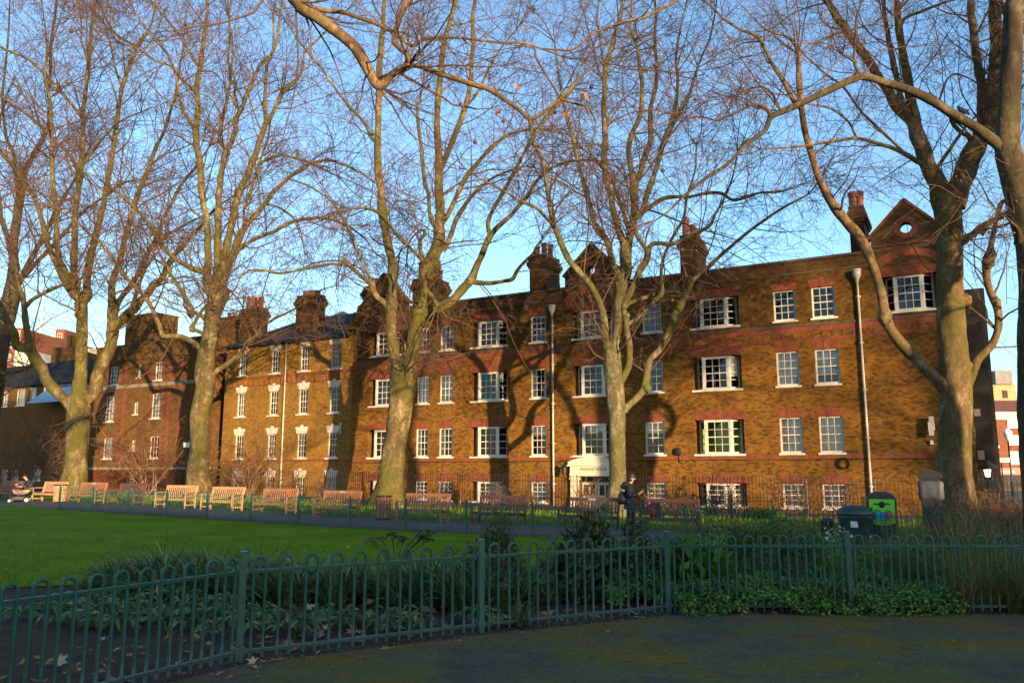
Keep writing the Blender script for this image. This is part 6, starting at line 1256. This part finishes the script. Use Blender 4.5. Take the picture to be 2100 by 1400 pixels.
for k in range(9):
    a = math.pi*k/8
    for j in range(7): w = -.24+.08*j; r = .33*(1-.10*(j-3)**2/9); mb.v.append((-.02 - r*math.cos(a)*.95, w, .66 + r*math.sin(a)*.8 + .10*math.cos(a)))
mb.f = [(k*7+j, k*7+j+1, (k+1)*7+j+1, (k+1)*7+j) for k in range(8) for j in range(6)]; mb.build('hood', M['pram'], t, True)
mb = MB(); mb.prism([(-.30, .62), (-.22, .40), (.18, .36), (.42, .44), (.36, .60), (.1, .55)], -.2, .2); mb.build('seat', M['pram'], t, bevel=.03)
mb = MB(); mb.prism([(.16, .56), (.40, .60), (.46, .50), (.2, .48)], -.205, .205); mb.build('blanket', M['yellow'], t, bevel=.02)
mb = MB()
for s in (-.24, .24):
    mb.tube([(.62, s, .98), (.30, s, .56), (-.32, s, .12)], .013, 6); mb.tube([(.34, s, .10), (.05, s, .40), (-.2, s, .66)], .013, 6); mb.tube([(-.32, s, .12), (.34, s, .10)], .011, 6)
mb.tube([(.62, -.24, .98), (.66, 0, 1.0), (.62, .24, .98)], .015, 6); mb.box(-.2, .25, -.2, .2, .14, .26); mb.build('frame', M['black'], t)
for x, r in ((-.34, .09), (.36, .12)):
    for s in (-.27, .27):
        w_ = MB(); w_.tube([(x+r*math.cos(a), s, r+r*math.sin(a)) for a in np.linspace(0, 2*math.pi, 17)], .022, 6, False); w = w_.build('wheel', M['rubber'], t, True); w_ = MB(); w_.tube([(x, s-.015, r), (x, s+.015, r)], r*.68, 12); w_.build('hub', M['steel_white'], w)
# pigeon on the branch of the massive tree
pg = at(1973, 232, 23.3); t = thing('pigeon', 'grey pigeon perched on a branch of the massive right hand tree', 'bird', pg, math.pi)
mb = MB(); mb.tube([(-.24, 0, -.03), (-.14, 0, .0), (-.05, 0, .06), (.04, 0, .10), (.085, 0, .16), (.10, 0, .20), (.125, 0, .215)], [.02, .04, .075, .08, .048, .036, .018], 10); mb.ball((.105, 0, .213), .036, .03, .032); mb.build('body', M['feather'], t, True)
mb = MB(); mb.tube([(.13, 0, .208), (.165, 0, .198)], [.012, .003], 6); mb.tube([(.02, .02, .04), (.02, .02, -.05)], .007, 5); mb.tube([(.02, -.02, .04), (.02, -.02, -.05)], .007, 5); mb.build('beak_and_legs', M['p_red'], t)
mb = MB(); mb.ball((-.06, .06, .055), .12, .022, .045); mb.ball((-.06, -.06, .055), .12, .022, .045); mb.build('wing', M['feather'], t, True)

# ---------------------------------------------------------------- plants
def blades(S, D, Ln, w, nseg, bend, rng, face=None):
    """strap leaves: N ribbons that rise along D and arch over"""
    n = len(S); P = np.empty((n, nseg+1, 3)); P[:, 0] = S; d = unit(D)
    hz = d.copy(); hz[:, 2] = 0; hz = unit(hz + rng.normal(0, .05, hz.shape)*[1, 1, 0])
    for k in range(nseg):
        P[:, k+1] = P[:, k] + d*(Ln/nseg)[:, None]; d = unit(d + hz*(bend*.35)[:, None] - np.array([0, 0, 1.])*(bend*(.25+.75*k/nseg))[:, None])
    side = np.stack([-hz[:, 1], hz[:, 0], np.zeros(n)], -1); side = unit(side + rng.normal(0, .25, side.shape))
    f = np.linspace(0, 1, nseg+1); prof = np.sin(np.clip(f*.82+.18, 0, 1)*math.pi)**.6; prof[-1] = .08
    W = (w[:, None]*prof[None]*.5)[..., None]*side[:, None, :]
    V = np.stack([P-W, P+W], 2).reshape(-1, 3); K = nseg+1
    b = (np.arange(n)[:, None]*K + np.arange(nseg)[None])*2; Q = np.stack([b, b+1, b+3, b+2], -1).reshape(-1, 4); return V, Q
def leaves_np(C, D, Nn, Ln, W, fold=.15, pts=3):
    """pointed leaves: two quads each along the midrib"""
    D = unit(D); S = unit(np.cross(D, Nn)); U = np.cross(S, D); n = len(C); Ln = Ln[:, None]; W = W[:, None]
    a = C; m = C + D*Ln*.5 - U*W*fold*.0; e = C + D*Ln - U*Ln*.18; l = C + D*Ln*.42 + S*W*.5 + U*W*fold; r = C + D*Ln*.42 - S*W*.5 + U*W*fold
    V = np.stack([a, l, e, m, r], 1).reshape(-1, 3); b = np.arange(n)*5
    Q = np.concatenate([np.stack([b, b+3, b+2, b+1], -1), np.stack([b, b+4, b+2, b+3], -1)]); return V, Q
def clump_mesh(n, h, spread, w, seed, bend=(.25, .6)):
    rng = np.random.default_rng(seed); a = rng.random(n)*2*math.pi; rr = rng.random(n)**.6*spread
    S = np.stack([np.cos(a)*rr*.45, np.sin(a)*rr*.45, np.full(n, -.02)], -1); tilt = .12+.75*rng.random(n)
    D = np.stack([np.cos(a)*tilt, np.sin(a)*tilt, np.ones(n)], -1)+rng.normal(0, .15, (n, 3)); V, Q = blades(S, D, h*rng.uniform(.65, 1.25, n), w*rng.uniform(.7, 1.3, n), 5, rng.uniform(*bend, n), rng); return np_mesh('leaves', V, Q, True)
strap_me = [clump_mesh(120, .58, .36, .019, 50+k, (.22, .6)) for k in range(4)]
for m_ in strap_me: m_.materials.append(M['strap'])
rngp = np.random.default_rng(11); protos = []; cnt = 0
def plant_at(name, label, cat, p, me, group, sc=1.0, rz=None):
    t = thing(name, label, cat, p, random.uniform(0, 6.28) if rz is None else rz, group); t.scale = (sc, sc, sc*random.uniform(.9, 1.1)); link('leaves', me, None, t); return t
def in_front(x, y):                                   # distance of a point behind the near fence line
    xs = [p[0] for p in FP]; ys = [p[1] for p in FP]; return y - np.interp(x, xs, ys)
LBS = 'dark strap leaved clump in the bed behind the green foreground fence'
for row, (dy, n) in enumerate(((0, 27), (.38, 27), (.8, 24))):
    for k in range(n):
        f = k/(n-1); x = -5.9 + 5.9*f + rngp.normal(0, .09); y = 11.75 - 1.75*f**.8 + dy + rngp.normal(0, .09)
        if dy == 0 and rngp.random() < .2: continue
        plant_at('strap_leaf_clump', LBS, 'plant', (x, y, float(gz(x, y))), strap_me[(k*3+row) % 4], 'dark strap leaved clumps behind the fence', (.78 + .35*rngp.random() + (.12 if dy > .3 else 0))*(.75 if f < .12 else 1))
for px, Y, s, lb in ((1672, 10.25, .9, 'strap leaved tuft in the ground cover just left of the right hand fence post'), (1068, 9.15, .5, 'pale edged strap leaved tuft right of the middle fence post'), (1500, 12.3, .9, 'strap leaved tuft behind the bright broad leaved plant')):
    p = at_g(px, Y); plant_at('strap_leaf_clump', lb, 'plant', p, strap_me[1], 'dark strap leaved clumps behind the fence', s)
def rosette_mesh(seed, n=11, h=.20, ln=.13, w=.042):
    rng = np.random.default_rng(seed); a = rng.random(n)*2*math.pi; C = []; D = []; Nn = []; Ls = []; Ws = []; mbv = MB()
    for i in range(n):
        r = rng.uniform(.05, .2); hh = h*rng.uniform(.35, 1); tip = np.array([math.cos(a[i])*r, math.sin(a[i])*r, hh]); mbv.tube([(0, 0, 0), tip*[.4, .4, .7], tip], .004, 3, False)
        for q in range(rng.integers(3, 6)):
            b = a[i]+rng.uniform(-1.1, 1.1); C.append(tip); D.append([math.cos(b), math.sin(b), rng.uniform(-.5, .1)]); Nn.append([0, 0, 1]); Ls.append(ln*rng.uniform(.6, 1.2)); Ws.append(w*rng.uniform(.7, 1.2))
    V, Q = leaves_np(np.array(C), np.array(D), np.array(Nn)+rng.normal(0, .3, (len(C), 3)), np.array(Ls), np.array(Ws)); n0 = len(V)
    V = np.vstack([V, np.array(mbv.v)]); Q = np.vstack([Q, np.array(mbv.f)+n0]); me = np_mesh('leaves', V, Q, False); me.materials.append(M['hell']); return me
hell_me = [rosette_mesh(70+k) for k in range(4)]
k = 0
while k < 72:
    f = rngp.random(); x = -5.6 + 5.5*f; yc = 11.5 - 1.9*f**.8; y = yc - rngp.uniform(.1, 2.1)
    if in_front(x, y) < .35 + .25*math.sin(x*2.7): continue
    plant_at('hellebore_plant', 'low broad leaved green plant on the bare soil behind the fence', 'plant', (x, y, float(gz(x, y))), hell_me[k % 4], 'low broad leaved plants on the soil', rngp.uniform(.65, 1.3)); k += 1
def bush(name, label, p, rx, ry, h, n, ln, w, mat, seed, whorl=1, lift=.05, cat='shrub', stems=7):
    rng = np.random.default_rng(seed); t = thing(name, label, cat, p); m = n//whorl
    u = unit(rng.normal(0, 1, (m, 3))); u[:, 2] = np.abs(u[:, 2])*1.0 - .25*rng.random(m); rad = .45+.55*rng.random(m)**.5; lump = 1+.22*np.sin(u[:, 0]*5+seed)+.18*np.sin(u[:, 1]*7+u[:, 2]*4)
    C = np.stack([u[:, 0]*rx*rad*lump, u[:, 1]*ry*rad*lump, np.maximum(lift, u[:, 2]*h*rad*lump)], -1); C = np.repeat(C, whorl, 0); out = unit(C*[1, 1, 1.3]+[0, 0, .15]); N_ = len(C)
    D = unit(out*.7 + rng.normal(0, .65, (N_, 3))); V, Q = leaves_np(C, D, out+rng.normal(0, .5, (N_, 3)), ln*rng.uniform(.6, 1.25, N_), w*rng.uniform(.7, 1.25, N_)); link('foliage', np_mesh('foliage', V, Q, False), M[mat], t)
    mb = MB()
    for k in range(stems): a = rng.random()*6.28; mb.tube([(0, 0, -.02), (math.cos(a)*rx*.25, math.sin(a)*ry*.25, h*.35), (math.cos(a+.3)*rx*.6, math.sin(a+.3)*ry*.6, h*.75)], [.018, .013, .006], 5)
    mb.build('stem', M['stem'], t); return t
bush('evergreen_shrub', 'fine leaved dark evergreen shrub behind the middle fence post', at_g(1012, 11.0), .60, .45, .98, 15000, .05, .02, 'shrub', 1)
bush('rhododendron', 'wide dark rhododendron with drooping leaves behind the fence, left of the person', at_g(1215, 11.2), .78, .5, .96, 10800, .115, .034, 'rhodo', 2, 6)
bush('rhododendron', 'smaller rhododendron joined to the right of the wide one, beneath the red rucksack', at_g(1318, 11.4), .46, .4, .86, 4800, .115, .034, 'rhodo', 3, 6)
bush('broad_leaved_plant', 'bright green broad leaved plant beside the right middle fence post', at_g(1415, 11.0), .40, .3, .80, 260, .26, .13, 'bright', 4, 2, cat='plant')
bush('evergreen_shrub', 'mid green fine leaved bush behind the fence, right of the bright broad leaved plant', at_g(1530, 13.2), 1.1, .5, 1.02, 7000, .11, .016, 'shrub', 5)
bush('evergreen_shrub', 'low dark bush left of the recycling bin, under the white flowers', at_g(1650, 12.6), .8, .5, .82, 4200, .09, .016, 'shrub', 6)
bush('ferny_bush', 'small bright yellow green plant between the middle fence post and the rhododendron', at_g(1110, 10.8), .24, .22, .36, 420, .09, .03, 'bright', 8, cat='plant')
t = thing('fatsia', 'dark palmate leaved plant on thin stalks standing up against the lawn', 'plant', at_g(815, 11.0)); rng = np.random.default_rng(5); C, D, Ls, mb = [], [], [], MB()
for k in range(15):
    x = rng.uniform(-.42, .5); z = .80+.12*x+rng.uniform(-.08, .08); y = rng.uniform(-.15, .15); mb.tube([(0, 0, 0), (x*.4, y*.5, z*.75), (x, y, z)], .006, 4)
    for q in range(8): a = 2*math.pi*q/8+rng.random(); C.append((x, y, z)); D.append((math.cos(a), math.sin(a), rng.uniform(-.35, .1))); Ls.append(rng.uniform(.11, .17))
C, D, Ls = map(np.array, (C, D, Ls)); V, Q = leaves_np(C, D, np.tile([0, 0, 1.], (len(C), 1)), Ls, Ls*.34); link('leaves', np_mesh('leaves', V, Q, False), M['shrub'], t); mb.build('stalk', M['stemgreen'], t)
for k, (px, Y, rx, h, n) in enumerate(((1590, 11.4, .6, .62, 2600), (1760, 11.6, .6, .70, 2600), (1810, 12.6, .6, .72, 2600), (1860, 11.4, .5, .66, 2000), (1455, 12.2, .5, .72, 2000), (1140, 12.0, .5, .66, 1800))):
    bush('bed_shrub', 'knee high mixed green shrub filling the bed behind the right hand part of the fence', at_g(px, Y), rx, .45, h, n, .085, .02, ('shrub', 'ivy', 'hell')[k % 3], 60+k)['group'] = 'knee high shrubs in the right hand bed'
green_me = [clump_mesh(190, .86, .5, .012, 130+k, (.10, .42)) for k in range(3)]
for m_ in green_me: m_.materials.append(M['greengrass'])
for k, (px, Y, s_) in enumerate(((1420, 13.4, .95), (1452, 13.0, 1.0), (1478, 13.8, 1.1), (1505, 12.8, 1.0), (1530, 13.6, 1.12), (1555, 13.0, 1.05), (1585, 13.8, 1.05), (1610, 12.7, .95), (1638, 13.6, 1.0), (1662, 12.6, .9), (1690, 13.8, .95), (1720, 13.2, .9), (1755, 12.8, .8), (1800, 13.4, .85), (1845, 13.6, .95), (1500, 11.6, .7), (1600, 11.7, .7), (1700, 11.4, .7), (1820, 11.2, .75), (1880, 11.8, .85))):
    plant_at('grassy_clump', 'arching green grassy clump filling the middle of the right hand bed', 'plant', at_g(px, Y), green_me[k % 3], 'green grassy clumps in the right hand bed', s_)
# white flowers
t = bush('white_flowering_plant', 'white flowered plant left of the dark green domed bin', at_g(1708, 12.2), .42, .3, .72, 1300, .10, .014, 'hell', 9, cat='plant'); rng = np.random.default_rng(9); mb = MB()
for q in range(5): a = q*1.257; mb.quad((0, 0, 0), (.014*math.cos(a-.5), .014*math.sin(a-.5), .010), (.026*math.cos(a), .026*math.sin(a), .004), (.014*math.cos(a+.5), .014*math.sin(a+.5), .010))
fl0 = mb.build('flower', M['flower'], t)
for k in range(26):
    o = fl0 if k == 0 else link('flower', fl0.data, None, t); o.location = (rng.normal(0, .2), rng.normal(0, .15)-.1, rng.uniform(.62, .90)); o.rotation_euler = (rng.uniform(.2, 1.2), rng.normal(0, .5), rng.uniform(0, 6))
# dry ornamental grass
dry_me = [clump_mesh(170, 1.05, .42, .011, 90+k, (.06, .30)) for k in range(3)]
for m_ in dry_me: m_.materials.append(M['drygrass'])
LBD = 'tall straw and green ornamental grass clump in the right hand bed'
for k, (px, Y, s) in enumerate(((1790, 12.2, .55), (1830, 13, .7), (1868, 12.4, .72), (1880, 14, .95), (1905, 11.2, .8), (1928, 12.8, 1.0), (1935, 14.2, 1.15), (1955, 11.0, .75), (1966, 13.4, 1.05), (1985, 12.2, .95), (1990, 10.2, .78), (2015, 13.4, .85), (2030, 11.4, .8), (2048, 10.1, .75), (2070, 12.4, .75), (2088, 11.0, .72), (2100, 10.0, .75), (1835, 11.4, .5), (1775, 14.2, .6), (1730, 14.4, .55), (2120, 12.0, .8), (1945, 10.1, .6), (1900, 15.2, 1.0), (2010, 15.0, .9))):
    plant_at('grass_clump', LBD, 'plant', at_g(px, Y), dry_me[k % 3], 'ornamental grasses in the right hand bed', s)
# bare red brown hedge plants at the far right
def bare_shrub(name, label, p, h, spread, seed, n=14, mat='bareshrub', group=None, cat='shrub', rmin=.004, lvl=(6, 4), flat=1.0):
    rng = np.random.default_rng(seed); t = thing(name, label, cat, p, 0, group); a = rng.random(n)*6.28; D = np.stack([np.cos(a)*spread, np.sin(a)*spread*flat, np.ones(n)], -1)
    P1, r1 = grow(np.zeros((n, 3))+[0, 0, -.03], D, h*rng.uniform(.6, 1.1, n), np.full(n, rmin*2.6), np.full(n, rmin*1.2), 7, .16, .05, rng); Vs, Qs, nv = [], [], 0
    S2, D2, _, i2 = spawn(P1, lvl[0], .25, rng); P2, r2 = grow(S2, D2, h*rng.uniform(.18, .42, len(S2)), np.full(len(S2), rmin*1.3), np.full(len(S2), rmin*.9), 5, .22, .04, rng)
    S3, D3, _, _ = spawn(P2, lvl[1], .2, rng); P3, r3 = grow(S3, D3, h*rng.uniform(.07, .2, len(S3)), np.full(len(S3), rmin*.9), np.full(len(S3), rmin*.6), 3, .25, .0, rng)
    V, Q = tubes(P1, r1, 5); link('stem', np_mesh('stem', V, Q, True), M[mat], t)
    for P, r in ((P2, r2), (P3, r3)): V, Q = tubes(P, r, 3); Vs.append(V); Qs.append(Q+nv); nv += len(V)
    link('branches', np_mesh('branches', np.vstack(Vs), np.vstack(Qs)), M[mat], t); return t
rd = random.Random(3)
for k, px in enumerate((2012, 2040, 2068, 2096, 2124)):
    bare_shrub('bare_shrub', 'twiggy red brown bare shrub low at the right edge behind the grasses', at_g(px, 21+rd.uniform(-1.5, 1.5)), 1.25, .6, 200+k, 22, group='bare red brown shrubs at the right edge', rmin=.005)
for k, (px, n, h, s) in enumerate(((470, 33.6, 1.5, .5), (545, 33.6, 1.3, .5), (610, 33.6, 1.6, .5), (660, 33.5, 1.3, .5), (905, 33.6, 1.5, .5), (940, 33.5, 1.3, .6), (1010, 33.6, 1.2, .6), (1090, 33.6, 1.2, .5), (1205, 33.8, 1.4, .55), (1360, 33.6, 1.5, .55), (1400, 33.5, 1.4, .6), (1455, 33.6, 1.6, .5), (1500, 33.5, 1.4, .6), (1600, 33.6, 1.5, .5), (1650, 33.6, 1.4, .5), (1720, 33.6, 1.4, .5))):
    bare_shrub('climbing_rose', 'bare thorny climber twisting up behind the black railings', gpt(px, n), h, s, 300+k, 9, group='bare climbers behind the railings', rmin=.0085, lvl=(5, 3), flat=.4)
for px, n, h, s, lb in ((305, 31.5, 5.2, .55, 'small bare tree spreading its twigs over the arched windows of the parapet block'), (513, 32.2, 4.0, .5, 'small bare tree before the left windows of the slate roofed building'), (60, 37.5, 5.0, .7, 'dense bare bush in the shade before the lodge at the left'), (10, 36.0, 4.5, .7, 'dense bare bush at the left edge before the lodge')):
    bare_shrub('small_bare_tree', lb, gpt(px, n), h, s, int(px), 12, group=None, cat='tree', rmin=.011, lvl=(9, 5))
# evergreen hedge strip plants at the railings foot: low bushes
for k, (px, lb) in enumerate(((1560, 'low evergreen bush at the foot of the railings under the right hand net curtained windows'), (1430, 'low evergreen bush at the foot of the railings under the green lit bay window'))):
    bush('low_bush', lb, gpt(px, 32.4), .8, .4, .42, 900, .12, .05, 'bright', 30+k)
# ground cover on the right
rng = np.random.default_rng(21); n = 62000; x = rng.uniform(1.15, 7.0, n); u = rng.random(n)**.85; yl = np.interp(x, [p[0] for p in FP], [p[1] for p in FP]); y = yl - .36 + u*2.7; keep = (y - yl > (-.34+.22*(np.sin(x*2.3+.6)*.5+.5)*(np.sin(x*5.1)*.4+.6))) & ~((x < 1.95) & (y-yl < .45+.3*np.sin(x*9))) & ~((x > 5.3) & (y-yl < .25*np.sin(x*5)+.2))
x, y, yl = x[keep], y[keep], yl[keep]; n = len(x); top = (.26+.10*np.sin(x*4.1+1)*np.sin(y*5.3)+.05*np.sin(x*11+y*7))*sm(-.42, -.02, y-yl); z = gz(x, y) + top*(.35+.65*rng.random(n)**.5)
C = np.stack([x, y, z], -1); a = rng.random(n)*6.28; D = np.stack([np.cos(a), np.sin(a), rng.uniform(-.6, .35, n)], -1); V, Q = leaves_np(C, D, np.tile([0, -.25, 1.], (n, 1))+rng.normal(0, .45, (n, 3)), rng.uniform(.036, .066, n), rng.uniform(.020, .036, n))
o = link('ground_cover', np_mesh('ground_cover', V, Q, False), M['ivy']); tag(o, 'glossy low green ground cover spilling under the fence at the right', 'ground cover', kind='stuff')
# lawn blades
n = 60000; rng = np.random.default_rng(31); y = 11.6+10*rng.random(n)**1.5; x = rng.uniform(-1, 1, n)*(y*.66)-1.2; t_ = (np.interp(x, [q[0] for q in near_edge], [q[1] for q in near_edge])); keep = (y > t_) & (x*NRM[0]+y*NRM[1] < FARN-.4) & (x < 3); x, y = x[keep], y[keep]; n = len(x)
S = np.stack([x, y, gz(x, y)+.01], -1); V, Q = blades(S, np.stack([rng.normal(0, .5, n), rng.normal(0, .5, n), np.ones(n)], -1), rng.uniform(.03, .075, n), rng.uniform(.006, .012, n), 2, rng.uniform(.2, .6, n), rng)
o = link('grass', np_mesh('grass', V, Q), M['lawnblade']); tag(o, 'short green blades of the mown lawn', 'grass', kind='stuff')
n = 16000; tt = rng.uniform(-10, 44, n); nn = rng.uniform(24.9, 32.6, n); x = nn*NRM[0]-tt*XAX[0]; y = nn*NRM[1]-tt*XAX[1]; S = np.stack([x, y, gz(x, y)+.01], -1); V, Q = blades(S, np.stack([rng.normal(0, .4, n), rng.normal(0, .4, n), np.ones(n)], -1), rng.uniform(.08, .20, n), rng.uniform(.012, .022, n), 2, rng.uniform(.2, .6, n), rng)
o = link('rough_grass', np_mesh('rough_grass', V, Q), M['lawnblade']); tag(o, 'longer rough grass round the tree trunks behind the benches', 'grass', kind='stuff')
t = thing('dry_stalk', 'single tall dry stalk rising from the strap leaved clumps at the left', 'plant', at_g(340, 9.3)); mb = MB(); mb.tube([(0, 0, 0), (.0, 0, .28), (.035, 0, .62), (.06, 0, .95), (.065, 0, 1.0)], [.006, .006, .005, .004, .003], 5); mb.build('stem', M['drygrass'], t); mb = MB(); mb.tube([(.005, 0, .3), (-.015, 0, .36), (.0, 0, .45)], [.004, .012, .003], 5); mb.build('husk', M['paleleaf'], t)
# fallen leaves: lobed plane leaves, curled
def leaf_mesh(seed, mat):
    rng = np.random.default_rng(seed); mb = MB(); pts = []
    for k in range(11):
        a = -2.2+4.4*k/10; r = (1.0 if k % 2 == 0 else .52)*(1-.16*abs(k-5)/5)*rng.uniform(.85, 1.12); pts.append((r*math.sin(a), r*math.cos(a)))
    cu = rng.uniform(.15, .55); cv = rng.uniform(-.3, .5); z = lambda x, y: cu*x*x*.6 + cv*y*y*.35 + .08*math.sin(5*x+seed)
    vs = [(0, -.1, 0), (0, -.95, .1)] + [(x, y, z(x, y)) for x, y in pts] + [(x*.5, y*.5, z(x*.5, y*.5)*.6-.03) for x, y in pts]
    n = len(pts); fs = [(2+i, 2+i+1, 2+n+i+1, 2+n+i) for i in range(n-1)] + [(2+n+i, 2+n+i+1, 0) for i in range(n-1)]
    mb.add(vs, fs); mb.tube([(0, -.1, 0), (.03, -.5, .04), (0, -.95, .1)], .022, 4); me = bpy.data.meshes.new('fallen_leaf'); me.from_pydata(mb.v, [], mb.f); me.materials.append(M[mat]); me.update(); return me
LM = [leaf_mesh(k, 'deadleaf') for k in range(5)] + [leaf_mesh(9+k, 'paleleaf') for k in range(3)]
rl_ = random.Random(17)
def fallen(p, s, label, group, me=None, zup=.012):
    o = link('fallen_leaf', me or rl_.choice(LM)); o.location = (p[0], p[1], p[2]+zup+s*.06); o.rotation_euler = (rl_.gauss(0, .3), rl_.gauss(0, .3), rl_.uniform(0, 6.28)); o.scale = (s, s, s); tag(o, label, 'leaf', group); return o
EDGE = [(520, 1362, .075), (545, 1360, .08), (570, 1356, .085), (525, 1372, .07), (612, 1362, .05), (785, 1333, .075), (795, 1331, .06), (842, 1328, .04), (652, 1340, .04), (1215, 1270, .075), (1282, 1260, .08), (1300, 1259, .075), (1310, 1268, .09), (1332, 1268, .08), (1244, 1297, .05), (1595, 1252, .07), (1587, 1258, .075), (1713, 1252, .09), (1705, 1248, .06), (1777, 1247, .09), (1829, 1254, .06), (1826, 1259, .05), (1858, 1252, .06), (1872, 1248, .07), (2025, 1243, .06), (2052, 1243, .05), (2073, 1241, .07), (1952, 1320, .06), (1665, 1256, .05), (1618, 1256, .05), (1460, 1262, .05), (1528, 1258, .05), (990, 1300, .05), (1540, 1258, .05), (445, 1385, .07), (468, 1392, .06), (940, 1316, .04), (1450, 1260, .06), (1270, 1275, .06)]
for px, py, s in EDGE: fallen(gray(px, py), s, 'curled orange brown plane leaf fallen along the edge of the mossy path', 'fallen leaves along the path edge')
k = 0
while k < 240:
    x = rl_.uniform(-4.8, 1.8); d = .15+2.6*rl_.random()**1.2; y = float(np.interp(x, [p[0] for p in FP], [p[1] for p in FP]))+d
    fallen((x, y, float(gz(x, y))), rl_.uniform(.045, .085), 'dead orange plane leaf lying in the soil bed behind the fence', 'fallen leaves in the bed', zup=rl_.uniform(.015, .10) if d > .8 else .015); k += 1
for k in range(16):
    x = rl_.uniform(1.9, 5.5); y = float(np.interp(x, [p[0] for p in FP], [p[1] for p in FP]))+rl_.uniform(.2, 2.2); fallen((x, y, .0), rl_.uniform(.05, .085), 'dead plane leaf caught on top of the green ground cover', 'leaves on the ground cover', zup=.27)
for k in range(60):
    px = rl_.uniform(0, 920); py = 1062+110*rl_.random()**1.6; p = gray(px, py)
    if p[1] < np.interp(p[0], [q[0] for q in near_edge], [q[1] for q in near_edge])+.1 or NRM@p[:2] > FARN-.3: continue
    fallen(p, rl_.uniform(.045, .085), 'small dead leaf lying on the mown lawn', 'dead leaves on the lawn', zup=.03)
# single leaves still on twigs
for t, q, s in TREE_LEAVES:
    o = link('leaf', rl_.choice(LM[:5]), None, t); o.location = tuple(q); o.rotation_euler = (rl_.uniform(1.2, 2.2), rl_.uniform(-.5, .5), rl_.uniform(0, 6.28)); o.scale = (s*.75,)*3
# twigs on the path
TW = [(655, 1335, 770, 1358, .004), (680, 1396, 728, 1390, .004), (900, 1318, 935, 1312, .004), (1036, 1302, 1063, 1296, .005), (1186, 1287, 1240, 1291, .003), (1270, 1300, 1320, 1305, .0035), (1316, 1322, 1352, 1324, .006), (1203, 1328, 1220, 1328, .006), (1273, 1362, 1300, 1359, .004), (1384, 1362, 1410, 1364, .004), (1142, 1354, 1157, 1356, .006), (978, 1370, 1000, 1362, .004), (1845, 1330, 1882, 1337, .006), (1962, 1334, 1984, 1336, .004), (2050, 1285, 2063, 1277, .003), (1660, 1262, 1690, 1258, .005), (1000, 1290, 1040, 1283, .006), (1040, 1395, 1050, 1388, .005)]
for i, (a, b, c, d, r) in enumerate(TW):
    p, q = gray(a, b), gray(c, d); L_ = np.linalg.norm(q-p); o_ = thing('twig', 'thin dry twig lying on the mossy path', 'twig', p, 0, 'twigs on the mossy path'); mb = MB(); pts = [(0, 0, .018)]; sd = np.cross((q-p)/L_, [0, 0, 1])
    for k in range(1, 6): f = k/5; w = (q-p)*f + sd*L_*(.03+.05*((i*7) % 5)/4)*math.sin(f*3.1*(1+(i % 3)*.6)+i*(1-f)*f) ; pts.append((w[0], w[1], .018+.006*math.sin(7*f)))
    mb.tube(pts, [r, r, r*.9, r*.8, r*.7, r*.5], 5); mb.build('stem', M['stem'], o_)

# loose litter along the path edge
rng = np.random.default_rng(41); n = 2600; x = rng.uniform(-5, 6.5, n); off = rng.normal(0, .16, n) - .12; far = rng.random(n) < .3; off[far] = -rng.random(far.sum())**1.5*3.2; yl = np.interp(x, [p[0] for p in FP], [p[1] for p in FP]); y = yl + off
a = rng.random(n)*6.28; V, Q = leaves_np(np.stack([x, y, np.full(n, .016)], -1), np.stack([np.cos(a), np.sin(a), rng.uniform(0, .25, n)], -1), np.tile([0, 0, 1.], (n, 1))+rng.normal(0, .2, (n, 3)), rng.uniform(.008, .032, n), rng.uniform(.004, .014, n))
o = link('leaf_litter', np_mesh('leaf_litter', V, Q), M['paleleaf']); tag(o, 'fine brown crumbs of leaf and bark scattered along the path edge', 'leaf litter', kind='stuff')
# ---------------------------------------------------------------- light
SUN_EL = R(6.8); SUN_HEAD = R(-25.0)                  # light travels towards this heading
w = bpy.data.worlds.new('World'); scene.world = w; w.use_nodes = True; nt = w.node_tree
sky = nt.nodes.new('ShaderNodeTexSky'); sky.sky_type = 'NISHITA'; sky.sun_disc = False; sky.sun_elevation = SUN_EL; sky.sun_rotation = SUN_HEAD + math.pi
sky.air_density = 1.0; sky.dust_density = 0.8; sky.ozone_density = 2.8; sky.altitude = 50
nt.links.new(sky.outputs[0], nt.nodes['Background'].inputs[0]); nt.nodes['Background'].inputs[1].default_value = 0.118
sd = bpy.data.lights.new('sun', 'SUN'); sd.energy = 2.7; sd.angle = R(0.53); sd.color = (1.0, 0.70, 0.38); so = bpy.data.objects.new('sun', sd); COL.objects.link(so)
dv = Vector((math.sin(SUN_HEAD)*math.cos(SUN_EL), math.cos(SUN_HEAD)*math.cos(SUN_EL), -math.sin(SUN_EL))); so.rotation_euler = dv.to_track_quat('-Z', 'Y').to_euler(); so.location = (20, -20, 30)
vs = scene.view_settings; vs.view_transform = 'Standard'; vs.look = 'None'; vs.exposure = 2.1; vs.gamma = 1.0
scene.cycles.max_bounces = 6; scene.cycles.transparent_max_bounces = 12; scene.cycles.diffuse_bounces = 3; scene.cycles.glossy_bounces = 3
